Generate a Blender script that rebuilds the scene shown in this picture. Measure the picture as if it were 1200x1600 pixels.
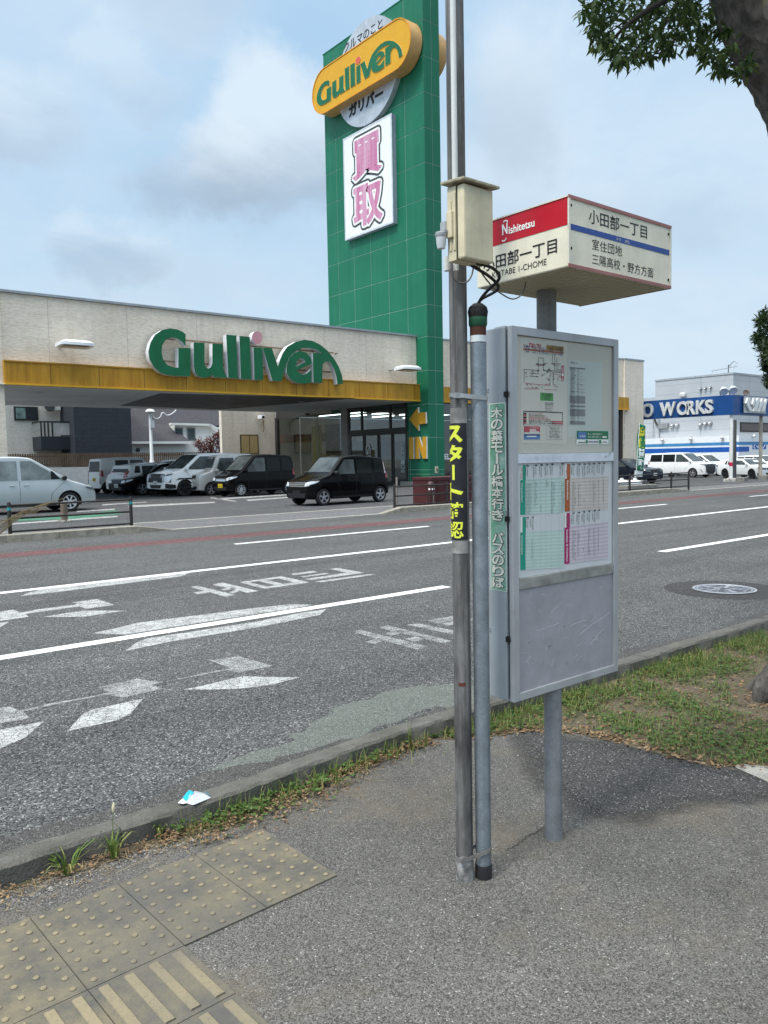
import bpy, bmesh, math, random
from math import sin, cos, pi, radians
from mathutils import Vector, Matrix
from mathutils.bvhtree import BVHTree
import mathutils.geometry as mgeo

random.seed(7)
for o in list(bpy.data.objects):
    bpy.data.objects.remove(o, do_unlink=True)
SC = bpy.context.scene
COL = SC.collection

# ------------------------------------------------------------------ camera
F_PX, PITCH, ROLL, YAW, EYE = 1243.62, 0.0673911, -0.0185584, 0.6844712, 1.48756
_fwd = Vector((sin(YAW), cos(YAW), 0)); _right = Vector((cos(YAW), -sin(YAW), 0)); _up = Vector((0, 0, 1))
_f2 = _fwd * cos(PITCH) - _up * sin(PITCH); _u2 = _up * cos(PITCH) + _fwd * sin(PITCH)
_r3 = _right * cos(ROLL) + _u2 * sin(ROLL); _u3 = _u2 * cos(ROLL) - _right * sin(ROLL)
CAMPOS = Vector((0, 0, EYE))
cam = bpy.data.cameras.new('camera'); camo = bpy.data.objects.new('camera', cam); COL.objects.link(camo)
cam.sensor_fit = 'VERTICAL'; cam.sensor_height = 24.0; cam.sensor_width = 18.0
cam.lens = 24.0 * F_PX / 1600.0
cam.clip_start = 0.05; cam.clip_end = 3000
Mx = Matrix(((_r3.x, _u3.x, -_f2.x, 0), (_r3.y, _u3.y, -_f2.y, 0), (_r3.z, _u3.z, -_f2.z, EYE), (0, 0, 0, 1)))
camo.matrix_world = Mx
SC.camera = camo

def ray(px, py):
    return _r3 * ((px - 600) / F_PX) - _u3 * ((py - 800) / F_PX) + _f2
def G(px, py, z=0.0):
    d = ray(px, py); return CAMPOS + d * ((z - EYE) / d.z)
def PY(px, py, y):
    d = ray(px, py); return CAMPOS + d * (y / d.y)
def PX(px, py, x):
    d = ray(px, py); return CAMPOS + d * (x / d.x)

# ------------------------------------------------------------------ light and sky
SUN_EL, SUN_AZ = radians(57), math.atan2(-0.08, -1.0)      # direction towards the sun
sdir = Vector((cos(SUN_EL) * cos(SUN_AZ), cos(SUN_EL) * sin(SUN_AZ), sin(SUN_EL)))
sl = bpy.data.lights.new('sun', 'SUN'); sl.energy = 2.1; sl.angle = radians(9); sl.color = (1, .945, .87)
so = bpy.data.objects.new('sun', sl); COL.objects.link(so); so.location = (0, 0, 40)
so.rotation_euler = (-sdir).to_track_quat('-Z', 'Y').to_euler()

W = bpy.data.worlds.new("World"); SC.world = W; W.use_nodes = True
nt = W.node_tree; nt.nodes.clear()
def N(t, **k):
    n = nt.nodes.new(t)
    for a, b in k.items():
        setattr(n, a, b)
    return n
def L(a, b): nt.links.new(a, b)
def Mth(op, a, b=None, c=None):
    n = N('ShaderNodeMath', operation=op)
    for i, x in enumerate((a, b, c)):
        if x is None: continue
        if isinstance(x, (int, float)): n.inputs[i].default_value = x
        else: L(x, n.inputs[i])
    return n.outputs[0]
def Smooth(x, a, b):
    n = N('ShaderNodeMapRange', interpolation_type='SMOOTHSTEP'); L(x, n.inputs[0])
    n.inputs[1].default_value = a; n.inputs[2].default_value = b
    return n.outputs[0]
def MixC(f, a, b):
    n = N('ShaderNodeMix', data_type='RGBA')
    if isinstance(f, (int, float)): n.inputs[0].default_value = f
    else: L(f, n.inputs[0])
    for i, x in ((6, a), (7, b)):
        if isinstance(x, tuple): n.inputs[i].default_value = (*x, 1)
        else: L(x, n.inputs[i])
    return n.outputs[2]
sky = N('ShaderNodeTexSky'); sky.sky_type = 'NISHITA'; sky.sun_disc = False
sky.sun_elevation = SUN_EL; sky.sun_rotation = pi / 2 - SUN_AZ
sky.air_density = 1.2; sky.dust_density = 2.0
tc = N('ShaderNodeTexCoord'); sep = N('ShaderNodeSeparateXYZ'); L(tc.outputs['Generated'], sep.inputs[0])
dz = sep.outputs[2]
inv = Mth('DIVIDE', 1.0, Mth('ADD', Mth('MAXIMUM', dz, 0.0), 0.22))
comb = N('ShaderNodeCombineXYZ'); L(Mth('MULTIPLY', sep.outputs[0], inv), comb.inputs[0]); L(Mth('MULTIPLY', sep.outputs[1], inv), comb.inputs[1])
comb.inputs[2].default_value = 3.1
def Noise(scale, detail, rough, off=0.0, dist=0.0):
    n = N('ShaderNodeTexNoise'); n.inputs['Scale'].default_value = scale; n.inputs['Detail'].default_value = detail
    n.inputs['Roughness'].default_value = rough; n.inputs['Distortion'].default_value = dist
    v = N('ShaderNodeVectorMath', operation='ADD'); L(comb.outputs[0], v.inputs[0]); v.inputs[1].default_value = (off, off * .7, off * .3)
    L(v.outputs[0], n.inputs['Vector']); return n.outputs[0]
def Lobe(px, py, r, sx=1.0):
    """soft cloud bank in one direction of the sky (world space)"""
    d = ray(px, py).normalized()
    v = N('ShaderNodeVectorMath', operation='SUBTRACT'); L(warp.outputs[0], v.inputs[0]); v.inputs[1].default_value = d
    m = N('ShaderNodeVectorMath', operation='MULTIPLY'); L(v.outputs[0], m.inputs[0]); m.inputs[1].default_value = (1, 1, sx)
    ln = N('ShaderNodeVectorMath', operation='LENGTH'); L(m.outputs[0], ln.inputs[0])
    return Mth('SUBTRACT', 1.0, Smooth(ln.outputs['Value'], 0.0, r))
_wn = N('ShaderNodeTexNoise'); _wn.inputs['Scale'].default_value = 7.0; _wn.inputs['Detail'].default_value = 8; _wn.inputs['Roughness'].default_value = .6; L(tc.outputs['Generated'], _wn.inputs['Vector'])
_ws = N('ShaderNodeVectorMath', operation='SUBTRACT'); L(_wn.outputs['Color'], _ws.inputs[0]); _ws.inputs[1].default_value = (.5, .5, .5)
warp = N('ShaderNodeVectorMath', operation='MULTIPLY_ADD'); L(_ws.outputs[0], warp.inputs[0]); warp.inputs[1].default_value = (.22, .22, .16); L(tc.outputs['Generated'], warp.inputs[2])
def Add(*x):
    r = x[0]
    for y in x[1:]: r = Mth('ADD', r, y)
    return r
big = Noise(1.1, 7, .55, 1.7, .3); fine = Noise(3.4, 9, .62, 4.2, .25)
S10 = lambda c: tuple(x * 10 for x in c)
nish = N('ShaderNodeVectorMath', operation='SCALE'); L(sky.outputs[0], nish.inputs[0]); nish.inputs['Scale'].default_value = .8
horiz = Mth('SUBTRACT', 1.0, Smooth(dz, 0.0, .55))
col_ = MixC(.86, nish.outputs[0], MixC(horiz, S10((.345, .525, .715)), S10((.455, .59, .705))))
# wide thin veil
veil = Smooth(Add(Mth('MULTIPLY', big, .8), Mth('MULTIPLY', fine, .3), Mth('MULTIPLY', Lobe(60, 80, .3), .14), Mth('MULTIPLY', Lobe(1080, 480, .45), .20), Mth('MULTIPLY', Lobe(800, 150, .22), .20)), .46, .92)
col_ = MixC(Mth('MULTIPLY', veil, .75), col_, S10((.545, .635, .72)))
grey = Smooth(Add(Mth('MULTIPLY', big, .45), Mth('MULTIPLY', fine, .35), Mth('MULTIPLY', Lobe(1050, 400, .3, 2.2), .16), Mth('MULTIPLY', Lobe(300, 10, .16, 2.2), .26), Mth('MULTIPLY', Lobe(820, 330, .2, 2.0), .22), Mth('MULTIPLY', Lobe(250, 430, .25, 2.2), .16)), .48, .80)
col_ = MixC(Mth('MULTIPLY', grey, .55), col_, S10((.40, .48, .575)))
def Cumulus(c0, px, py, r, sx, ytop, ybot, amount=1.0, lo=.60, hi=.80):
    """one heap cloud: ragged lit top, soft grey base"""
    dens = Smooth(Add(Mth('MULTIPLY', Lobe(px, py, r, sx), .80), Mth('MULTIPLY', fine, .42)), lo, hi)
    z1, z0 = ray(px, ytop).normalized().z, ray(px, ybot).normalized().z
    sh = Smooth(Add(dz, Mth('MULTIPLY', Mth('SUBTRACT', fine, .5), .10)), z0, z1)
    return MixC(Mth('MULTIPLY', dens, amount), c0, MixC(sh, S10((.30, .385, .485)), S10((.57, .655, .73))))
col_ = Cumulus(col_, 455, 235, .25, 1.4, 175, 320, .85, .52, .84)
col_ = Cumulus(col_, 330, 272, .20, 2.0, 190, 310, .6, .52, .86)
col_ = Cumulus(col_, 800, 130, .2, 1.1, 30, 260, .5, .50, .95)
col_ = Cumulus(col_, 180, 390, .14, 1.6, 350, 430, .45, .52, .85)
col_ = Cumulus(col_, -20, 170, .17, 1.4, 90, 230, .45, .52, .9)
col_ = Cumulus(col_, 180, 120, .14, 1.8, 80, 200, .28, .52, .9)
col_ = Cumulus(col_, 1000, 330, .3, 2.4, 230, 420, .3, .52, .95)
c2 = col_
# brightness added overhead and round the sun, out of view, to light the ground
dots = N('ShaderNodeVectorMath', operation='DOT_PRODUCT'); L(tc.outputs['Generated'], dots.inputs[0]); dots.inputs[1].default_value = sdir
boost = Add(1.0, Mth('MULTIPLY', Smooth(dz, .60, .95), 1.9), Mth('MULTIPLY', Smooth(dots.outputs['Value'], .55, 1.0), 1.6))
vs = N('ShaderNodeVectorMath', operation='SCALE'); L(MixC(Smooth(dz, .58, .9), c2, S10((.72, .71, .70))), vs.inputs[0]); L(boost, vs.inputs['Scale'])
bg = N('ShaderNodeBackground'); bg.inputs['Strength'].default_value = 0.10; L(vs.outputs[0], bg.inputs[0])
wo = N('ShaderNodeOutputWorld'); L(bg.outputs[0], wo.inputs[0])

SC.view_settings.view_transform = 'Standard'; SC.view_settings.look = 'None'
SC.view_settings.exposure = 0.43; SC.view_settings.gamma = 1.0; SC.view_settings.use_curve_mapping = False
SC.cycles.max_bounces = 6; SC.cycles.transparent_max_bounces = 12

# ------------------------------------------------------------------ materials
MATS = {}
def srgb(r, g, b):
    f = lambda c: (c / 255 / 12.92) if c / 255 <= .04045 else ((c / 255 + .055) / 1.055) ** 2.4
    return (f(r), f(g), f(b))
class NT:
    def __init__(s, name):
        s.m = bpy.data.materials.new(name); s.m.use_nodes = True; s.t = s.m.node_tree
        s.b = s.t.nodes['Principled BSDF']; s.o = s.t.nodes['Material Output']; s._c = None
    def n(s, t, **k):
        x = s.t.nodes.new(t)
        for a, b in k.items(): setattr(x, a, b)
        return x
    def l(s, a, b): s.t.links.new(a, b)
    def coord(s, scale=(1, 1, 1), kind='Object'):
        if s._c is None: s._c = s.n('ShaderNodeTexCoord')
        mp = s.n('ShaderNodeMapping'); s.l(s._c.outputs[kind], mp.inputs[0]); mp.inputs['Scale'].default_value = scale
        return mp.outputs[0]
    def noise(s, scale, detail=4, rough=.55, vec=None, dist=0):
        x = s.n('ShaderNodeTexNoise'); x.inputs['Scale'].default_value = scale; x.inputs['Detail'].default_value = detail
        x.inputs['Roughness'].default_value = rough; x.inputs['Distortion'].default_value = dist
        s.l(vec if vec is not None else s.coord(), x.inputs['Vector']); return x.outputs[0]
    def vor(s, scale, out='Distance', feature='F1', vec=None, rnd=1.0):
        x = s.n('ShaderNodeTexVoronoi', feature=feature); x.inputs['Scale'].default_value = scale
        x.inputs['Randomness'].default_value = rnd
        s.l(vec if vec is not None else s.coord(), x.inputs['Vector']); return x.outputs[out]
    def ramp(s, x, stops):
        r = s.n('ShaderNodeValToRGB'); s.l(x, r.inputs[0]); e = r.color_ramp.elements
        while len(e) < len(stops): e.new(.5)
        for i, (p, c) in enumerate(stops):
            e[i].position = p; c = (c, c, c) if isinstance(c, (int, float)) else c; e[i].color = (*c, 1)
        return r.outputs[0]
    def mix(s, f, a, b, mode='MIX'):
        x = s.n('ShaderNodeMix', data_type='RGBA', blend_type=mode)
        if isinstance(f, (int, float)): x.inputs[0].default_value = f
        else: s.l(f, x.inputs[0])
        for i, y in ((6, a), (7, b)):
            if isinstance(y, tuple): x.inputs[i].default_value = (*y, 1)
            else: s.l(y, x.inputs[i])
        return x.outputs[2]
    def math(s, op, a, b=0.0):
        x = s.n('ShaderNodeMath', operation=op)
        for i, y in ((0, a), (1, b)):
            if isinstance(y, (int, float)): x.inputs[i].default_value = y
            else: s.l(y, x.inputs[i])
        return x.outputs[0]
    def col(s, c):
        if isinstance(c, tuple): s.b.inputs['Base Color'].default_value = (*c, 1)
        else: s.l(c, s.b.inputs['Base Color'])
    def set(s, **k):
        for a, v in k.items():
            i = s.b.inputs[a.replace('_', ' ')]
            if isinstance(v, (int, float)): i.default_value = v
            elif isinstance(v, tuple): i.default_value = v
            else: s.l(v, i)
    def bump(s, h, strength=.3, dist=.01):
        x = s.n('ShaderNodeBump'); x.inputs['Strength'].default_value = strength; x.inputs['Distance'].default_value = dist
        s.l(h, x.inputs['Height']); s.l(x.outputs[0], s.b.inputs['Normal'])

def mat(name, c, rough=.55, metal=0.0, var=.12, scale=3.0, bump=0.0, bscale=60, coat=0.0, streak=0.0, spec=.3, speck=0.0):
    """plain painted / plastic / metal surface with a little wear"""
    if name in MATS: return MATS[name]
    t = NT(name); a = t.noise(scale, 6, .6)
    lo = tuple(x * (1 - var) for x in c); hi = tuple(min(1, x * (1 + var)) for x in c)
    col = t.ramp(a, [(.3, lo), (.7, hi)])
    if streak:
        s_ = t.noise(1.0, 5, .6, t.coord((9, 9, .35)))
        col = t.mix(t.ramp(s_, [(.48, 0.0), (.75, streak)]), col, tuple(x * .45 for x in c))
    if speck:
        col = t.mix(t.ramp(t.noise(bscale, 3, .7), [(.60, 0.0), (.72, speck)]), col, tuple(x * .5 for x in c))
    t.col(col); t.set(Roughness=t.ramp(t.noise(scale * 4, 4), [(.3, max(0, rough - .08)), (.7, min(1, rough + .08))]), Metallic=metal)
    t.b.inputs['Specular IOR Level'].default_value = spec
    if coat: t.set(Coat_Weight=coat, Coat_Roughness=.04)
    if bump: t.bump(t.noise(bscale, 5, .6), bump, .01)
    MATS[name] = t.m; return t.m
def emis(name, c, s):
    if name in MATS: return MATS[name]
    t = NT(name); t.col((.8, .8, .8)); t.b.inputs['Emission Color'].default_value = (*c, 1); t.b.inputs['Emission Strength'].default_value = s
    MATS[name] = t.m; return t.m
def glass(name, tint=(.85, .9, .9), refl=.12, edge=.7):
    if name in MATS: return MATS[name]
    t = NT(name); t.t.nodes.remove(t.b)
    tr = t.n('ShaderNodeBsdfTransparent'); tr.inputs[0].default_value = (*tint, 1)
    gl = t.n('ShaderNodeBsdfGlossy'); gl.inputs['Roughness'].default_value = .02
    fr = t.n('ShaderNodeLayerWeight')      # same from both faces of the pane
    f = t.math('ADD', t.math('MULTIPLY', t.math('POWER', fr.outputs['Facing'], 4.0), edge), refl)
    mx = t.n('ShaderNodeMixShader'); t.l(f, mx.inputs[0]); t.l(tr.outputs[0], mx.inputs[1]); t.l(gl.outputs[0], mx.inputs[2])
    t.l(mx.outputs[0], t.o.inputs[0]); MATS[name] = t.m; return t.m

# ------------------------------------------------------------------ mesh helpers
def wl(o):
    v = Vector((0, 0, 0))
    while o is not None: v += o.location; o = o.parent
    return v
class MB:
    def __init__(s): s.v = []; s.f = []; s.mi = []
    def add(s, vs, fs, mi=0):
        n = len(s.v); s.v += [tuple(x) for x in vs]; s.f += [tuple(i + n for i in f) for f in fs]; s.mi += [mi] * len(fs); return s
    def box(s, a, b, mi=0):
        x0, y0, z0 = (min(p, q) for p, q in zip(a, b)); x1, y1, z1 = (max(p, q) for p, q in zip(a, b))
        return s.add([(x0, y0, z0), (x1, y0, z0), (x1, y1, z0), (x0, y1, z0), (x0, y0, z1), (x1, y0, z1), (x1, y1, z1), (x0, y1, z1)],
                     [(3, 2, 1, 0), (4, 5, 6, 7), (0, 1, 5, 4), (1, 2, 6, 5), (2, 3, 7, 6), (3, 0, 4, 7)], mi)
    def bar(s, p, q, w, h, mi=0, up=(0, 0, 1)):
        """rectangular bar from p to q"""
        p = Vector(p); q = Vector(q); d = (q - p).normalized(); u = Vector(up)
        r = d.cross(u)
        if r.length < 1e-4: r = d.cross(Vector((1, 0, 0)))
        r.normalize(); u = r.cross(d).normalized(); r *= w / 2; u *= h / 2
        vs = [p - r - u, p + r - u, p + r + u, p - r + u, q - r - u, q + r - u, q + r + u, q - r + u]
        return s.add(vs, [(0, 1, 2, 3), (7, 6, 5, 4), (0, 4, 5, 1), (1, 5, 6, 2), (2, 6, 7, 3), (3, 7, 4, 0)], mi)
    def quad(s, a, b, c, d, mi=0): return s.add([a, b, c, d], [(0, 1, 2, 3)], mi)
    def tube(s, pts, r, n=10, mi=0, caps=True):
        pts = [Vector(p) for p in pts]; m = len(pts); rs = r if isinstance(r, (list, tuple)) else [r] * m
        t0 = (pts[1] - pts[0]).normalized(); nn = t0.orthogonal().normalized(); base = len(s.v); prev = t0
        for i, p in enumerate(pts):
            t = (pts[min(i + 1, m - 1)] - pts[max(i - 1, 0)]).normalized()
            nn = prev.rotation_difference(t) @ nn; nn = (nn - t * nn.dot(t)).normalized(); b = t.cross(nn); prev = t
            for k in range(n):
                a = 2 * pi * k / n; s.v.append(tuple(p + (nn * cos(a) + b * sin(a)) * rs[i]))
        for i in range(m - 1):
            for k in range(n):
                k2 = (k + 1) % n; s.f.append((base + i * n + k, base + i * n + k2, base + (i + 1) * n + k2, base + (i + 1) * n + k)); s.mi.append(mi)
        if caps:
            s.f.append(tuple(base + k for k in range(n))[::-1]); s.mi.append(mi)
            s.f.append(tuple(base + (m - 1) * n + k for k in range(n))); s.mi.append(mi)
        return s
    def cyl(s, p, q, r0, r1=None, n=16, mi=0, caps=True): return s.tube([p, q], [r0, r0 if r1 is None else r1], n, mi, caps)
    def lathe(s, prof, org, ax=(0, 0, 1), n=20, mi=0):
        """prof: list of (r, h) along axis"""
        ax = Vector(ax).normalized(); u = ax.orthogonal().normalized(); w = ax.cross(u); org = Vector(org); base = len(s.v); m = len(prof)
        for r, h in prof:
            for k in range(n):
                a = 2 * pi * k / n; s.v.append(tuple(org + ax * h + (u * cos(a) + w * sin(a)) * max(r, 1e-4)))
        for i in range(m - 1):
            for k in range(n):
                k2 = (k + 1) % n; s.f.append((base + i * n + k, base + i * n + k2, base + (i + 1) * n + k2, base + (i + 1) * n + k)); s.mi.append(mi)
        return s
    def prism(s, pts, ext, mi=0, side=None):
        """planar polygon (3D points) extruded by vector ext"""
        n = len(pts); ext = Vector(ext); base = len(s.v)
        s.v += [tuple(p) for p in pts] + [tuple(Vector(p) + ext) for p in pts]
        tris = mgeo.tessellate_polygon([[Vector(p) for p in pts]])
        for t in tris: s.f.append(tuple(base + i for i in t)); s.mi.append(mi); s.f.append(tuple(base + n + i for i in t)[::-1]); s.mi.append(mi)
        for i in range(n):
            j = (i + 1) % n; s.f.append((base + i, base + j, base + n + j, base + n + i)); s.mi.append(mi if side is None else side)
        return s
    def holed(s, loops, ext, mi=0, side=None):
        """outer loop and holes, extruded"""
        ext = Vector(ext); flat = [p for l in loops for p in l]; n = len(flat); base = len(s.v)
        s.v += [tuple(p) for p in flat] + [tuple(Vector(p) + ext) for p in flat]
        for t in mgeo.tessellate_polygon([[Vector(p) for p in l] for l in loops]):
            s.f.append(tuple(base + i for i in t)); s.mi.append(mi); s.f.append(tuple(base + n + i for i in t)[::-1]); s.mi.append(mi)
        k = 0
        for l in loops:
            m = len(l)
            for i in range(m):
                a, b = base + k + i, base + k + (i + 1) % m; s.f.append((a, b, b + n, a + n)); s.mi.append(mi if side is None else side)
            k += m
        return s
    def poly(s, pts, mi=0):
        base = len(s.v); s.v += [tuple(p) for p in pts]
        for t in mgeo.tessellate_polygon([[Vector(p) for p in pts]]): s.f.append(tuple(base + i for i in t)); s.mi.append(mi)
        return s
    def build(s, name, mats, parent=None, smooth=False, bevel=0.0, local=False, fix=True, angle=35):
        me = bpy.data.meshes.new(name); off = Vector((0, 0, 0)) if (parent is None or local) else wl(parent)
        me.from_pydata([(x - off.x, y - off.y, z - off.z) for x, y, z in s.v], [], s.f)
        if not isinstance(mats, (list, tuple)): mats = [mats]
        for m in mats: me.materials.append(m)
        if len(mats) > 1: me.polygons.foreach_set('material_index', s.mi)
        if fix:
            bm = bmesh.new(); bm.from_mesh(me); bmesh.ops.recalc_face_normals(bm, faces=bm.faces); bm.to_mesh(me); bm.free()
        if smooth:
            me.polygons.foreach_set('use_smooth', [True] * len(me.polygons))
            me.set_sharp_from_angle(angle=radians(angle))
        me.update()
        o = bpy.data.objects.new(name, me); COL.objects.link(o)
        if parent is not None: o.parent = parent
        if bevel:
            b = o.modifiers.new('bevel', 'BEVEL'); b.width = bevel; b.segments = 2; b.limit_method = 'ANGLE'; b.angle_limit = radians(40)
        return o
def tag(o, label, cat, group=None):
    o['label'] = label; o['category'] = cat
    if group: o['group'] = group
    return o
def thing(name, label, cat, loc=(0, 0, 0), group=None):
    o = bpy.data.objects.new(name, None); COL.objects.link(o); o.location = loc; o.empty_display_size = .2
    return tag(o, label, cat, group)
def struct(o): o['kind'] = 'structure'; return o
def stuff(o): o['kind'] = 'stuff'; return o
def child(mb, name, m, parent, **k): return mb.build(name, m, parent, **k)

_tc = {}
def glyphs(txt, bold=0.0):
    """lettering as flat faces in a unit frame: returns verts (x, y), faces, bounds"""
    key = (txt, bold)
    if key in _tc: return _tc[key]
    c = bpy.data.curves.new('lettering', 'FONT'); c.body = txt; c.size = 1; c.offset = bold; c.resolution_u = 3; c.fill_mode = 'BOTH'
    o = bpy.data.objects.new('lettering', c); COL.objects.link(o)
    dg = bpy.context.evaluated_depsgraph_get(); me = bpy.data.meshes.new_from_object(o.evaluated_get(dg))
    vs = [(v.co.x, v.co.y) for v in me.vertices]; fs = [tuple(p.vertices) for p in me.polygons]
    bpy.data.objects.remove(o); bpy.data.curves.remove(c); bpy.data.meshes.remove(me)
    xs = [v[0] for v in vs] or [0, 1]; ys = [v[1] for v in vs] or [0, 1]
    _tc[key] = (vs, fs, (min(xs), min(ys), max(xs), max(ys))); return _tc[key]

class Panel:
    """flat surface with its own u, v axes; everything is laid on it in metres"""
    def __init__(s, org, u, v, layer=.0012):
        s.o = Vector(org); s.u = Vector(u).normalized(); s.v = Vector(v).normalized(); s.n = s.u.cross(s.v).normalized(); s.ly = layer
    def at(s, a, b, k=0): return s.o + s.u * a + s.v * b + s.n * (k * s.ly)
    def px(s, x, y):
        d = ray(x, y); t = (s.o - CAMPOS).dot(s.n) / d.dot(s.n); p = CAMPOS + d * t - s.o; return p.dot(s.u), p.dot(s.v)
    def rect(s, mb, a0, b0, a1, b1, k=1, mi=0): mb.quad(s.at(a0, b0, k), s.at(a1, b0, k), s.at(a1, b1, k), s.at(a0, b1, k), mi)
    def rpx(s, mb, p, q, k=1, mi=0):
        a0, b0 = s.px(*p); a1, b1 = s.px(*q); a0, a1 = sorted((a0, a1)); b0, b1 = sorted((b0, b1)); s.rect(mb, a0, b0, a1, b1, k, mi); return a0, b0, a1, b1
    def ppx(s, mb, pts, k=1, mi=0): mb.poly([s.at(*s.px(*p), k) for p in pts], mi)
    def text(s, mb, txt, a0, b0, a1, b1, k=2, mi=0, bold=0.0, aspect=False, rot=False, thick=0.0, ref=None):
        vs, fs, (x0, y0, x1, y1) = glyphs(txt, bold)
        if ref is not None: x0, y0, x1, y1 = glyphs(txt, ref)[2]
        w = max(x1 - x0, 1e-3); h = max(y1 - y0, 1e-3)
        if aspect:
            if rot: sc = min((a1 - a0) / h, (b1 - b0) / w)
            else: sc = min((a1 - a0) / w, (b1 - b0) / h)
            sx = sy = sc
        elif rot: sx = (b1 - b0) / w; sy = (a1 - a0) / h
        else: sx = (a1 - a0) / w; sy = (b1 - b0) / h
        ca, cb = (a0 + a1) / 2, (b0 + b1) / 2; out = []
        for x, y in vs:
            p = (x - (x0 + x1) / 2) * sx; q = (y - (y0 + y1) / 2) * sy
            if rot: p, q = q, -p          # turned to read downwards
            out.append(s.at(ca + p, cb + q, k))
        mb.add(out, fs, mi)
        if thick:
            mb2 = [Vector(p) - s.n * thick for p in out]; n = len(out)
            ed = {}
            for f in fs:
                for i in range(len(f)):
                    e = (f[i], f[(i + 1) % len(f)]); ed[e] = ed.get(e, 0) + 1
            side = [e for e in ed if (e[1], e[0]) not in ed]
            mb.add(out + mb2, [(a, b, b + n, a + n) for a, b in side], mi)
    def rim_text(s, mb, txt, a0, b0, a1, b1, k, mi, r, bold=0.0, n=14, ref=None):
        """the same lettering fattened by r metres all round"""
        for i in range(n):
            t = 2 * pi * i / n; dx, dy = r * cos(t), r * sin(t); s.text(mb, txt, a0 + dx, b0 + dy, a1 + dx, b1 + dy, k + i * .012, mi, bold, ref=ref)
    def vtext(s, mb, txt, a0, b0, a1, b1, k=2, mi=0, bold=0.0, fill=.92, ref=None, rim=0.0):
        n = len(txt); h = (b1 - b0) / n
        for i, ch in enumerate(txt):
            if ch == ' ': continue
            t0 = b1 - (i + 1) * h; m = h * (1 - fill) / 2
            if ch in 'ー―':
                c = (a0 + a1) / 2; w = (a1 - a0) * (.07 + bold) + rim; s.rect(mb, c - w, t0 + m, c + w, t0 + h - m, k, mi)
            elif rim: s.rim_text(mb, ch, a0, t0 + m, a1, t0 + h - m, k, mi, rim, bold, 10, ref)
            else: s.text(mb, ch, a0, t0 + m, a1, t0 + h - m, k, mi, bold, ref=ref)
# ------------------------------------------------------------------ ground materials
def asphalt(name, lo, hi, scale=170, bump=.5, speck=.25, patch=.2, stone=(.30, .295, .28), near_stone=0.0, brown=0.0, tracks=0.0):
    t = NT(name)
    v = t.n('ShaderNodeTexVoronoi', feature='F1'); v.inputs['Scale'].default_value = scale; t.l(t.coord(), v.inputs['Vector'])
    sp = t.n('ShaderNodeSeparateColor'); t.l(v.outputs['Color'], sp.inputs[0])
    grain = t.noise(scale * 1.3, 3, .7)
    mid = tuple((a + b) / 2 for a, b in zip(lo, hi))
    c = t.ramp(t.math('ADD', t.math('MULTIPLY', sp.outputs[0], .6), t.math('MULTIPLY', grain, .4)), [(.24, tuple(x * .5 for x in lo)), (.42, lo), (.62, hi), (.84, tuple(x * 1.35 for x in hi))])
    # a few pale stones
    c = t.mix(t.ramp(sp.outputs[1], [(1 - speck * .22, 0.0), (1 - speck * .2, .9)]), c, stone)
    big = t.noise(.55, 6, .6); med = t.noise(3.5, 6, .65)
    c = t.mix(1.0, c, t.ramp(t.math('ADD', t.math('MULTIPLY', big, .6), t.math('MULTIPLY', med, .4)), [(.3, 1 - patch), (.5, 1.0), (.72, 1 + patch)]), 'MULTIPLY')
    if tracks:      # polished wheel tracks and drips run along the road
        w = t.noise(1.0, 5, .6, t.coord((.10, 1.3, 1))); c = t.mix(1.0, c, t.ramp(w, [(.36, 1 - tracks), (.5, 1.0), (.66, 1 + tracks * .7)]), 'MULTIPLY')
        c = t.mix(t.ramp(t.noise(2.2, 4, .5), [(.66, 0.0), (.76, .45)]), c, tuple(x * .5 for x in lo))
    if brown:
        c = t.mix(t.ramp(t.noise(1.6, 6, .65), [(.5, 0.0), (.68, brown)]), c, (mid[0] * 1.35, mid[1] * 1.15, mid[2] * .85))
    t.col(c); t.set(Roughness=.92); t.b.inputs['Specular IOR Level'].default_value = .25
    h = t.math('ADD', t.math('MULTIPLY', v.outputs['Distance'], -1.0), t.math('MULTIPLY', grain, .5))
    t.bump(h, bump, .006); MATS[name] = t.m; return t.m
M_road = asphalt('road asphalt', (.049, .051, .051), (.102, .105, .103), 120, .9, .22, .18, tracks=.2)
M_walk = asphalt('worn pavement', (.084, .082, .076), (.122, .118, .108), 230, .6, .08, .28, brown=.45)
M_fresh = asphalt('newer asphalt', (.052, .051, .049), (.090, .089, .085), 210, .6, .10, .2)
M_patch = asphalt('greenish patch', (.088, .098, .088), (.128, .140, .126), 220, .35, .12, .12)
M_lot = asphalt('lot asphalt', (.046, .048, .050), (.080, .083, .085), 60, .3, .1, .2)
M_farwalk = asphalt('far pavement', (.08, .082, .082), (.14, .142, .142), 80, .4, .15, .16)
M_red = asphalt('red strip', (.080, .040, .042), (.130, .062, .064), 90, .4, .1, .2, tracks=.2)
M_green = asphalt('green strip', (.03, .11, .07), (.06, .17, .11), 90, .3, .06, .3)

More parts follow.
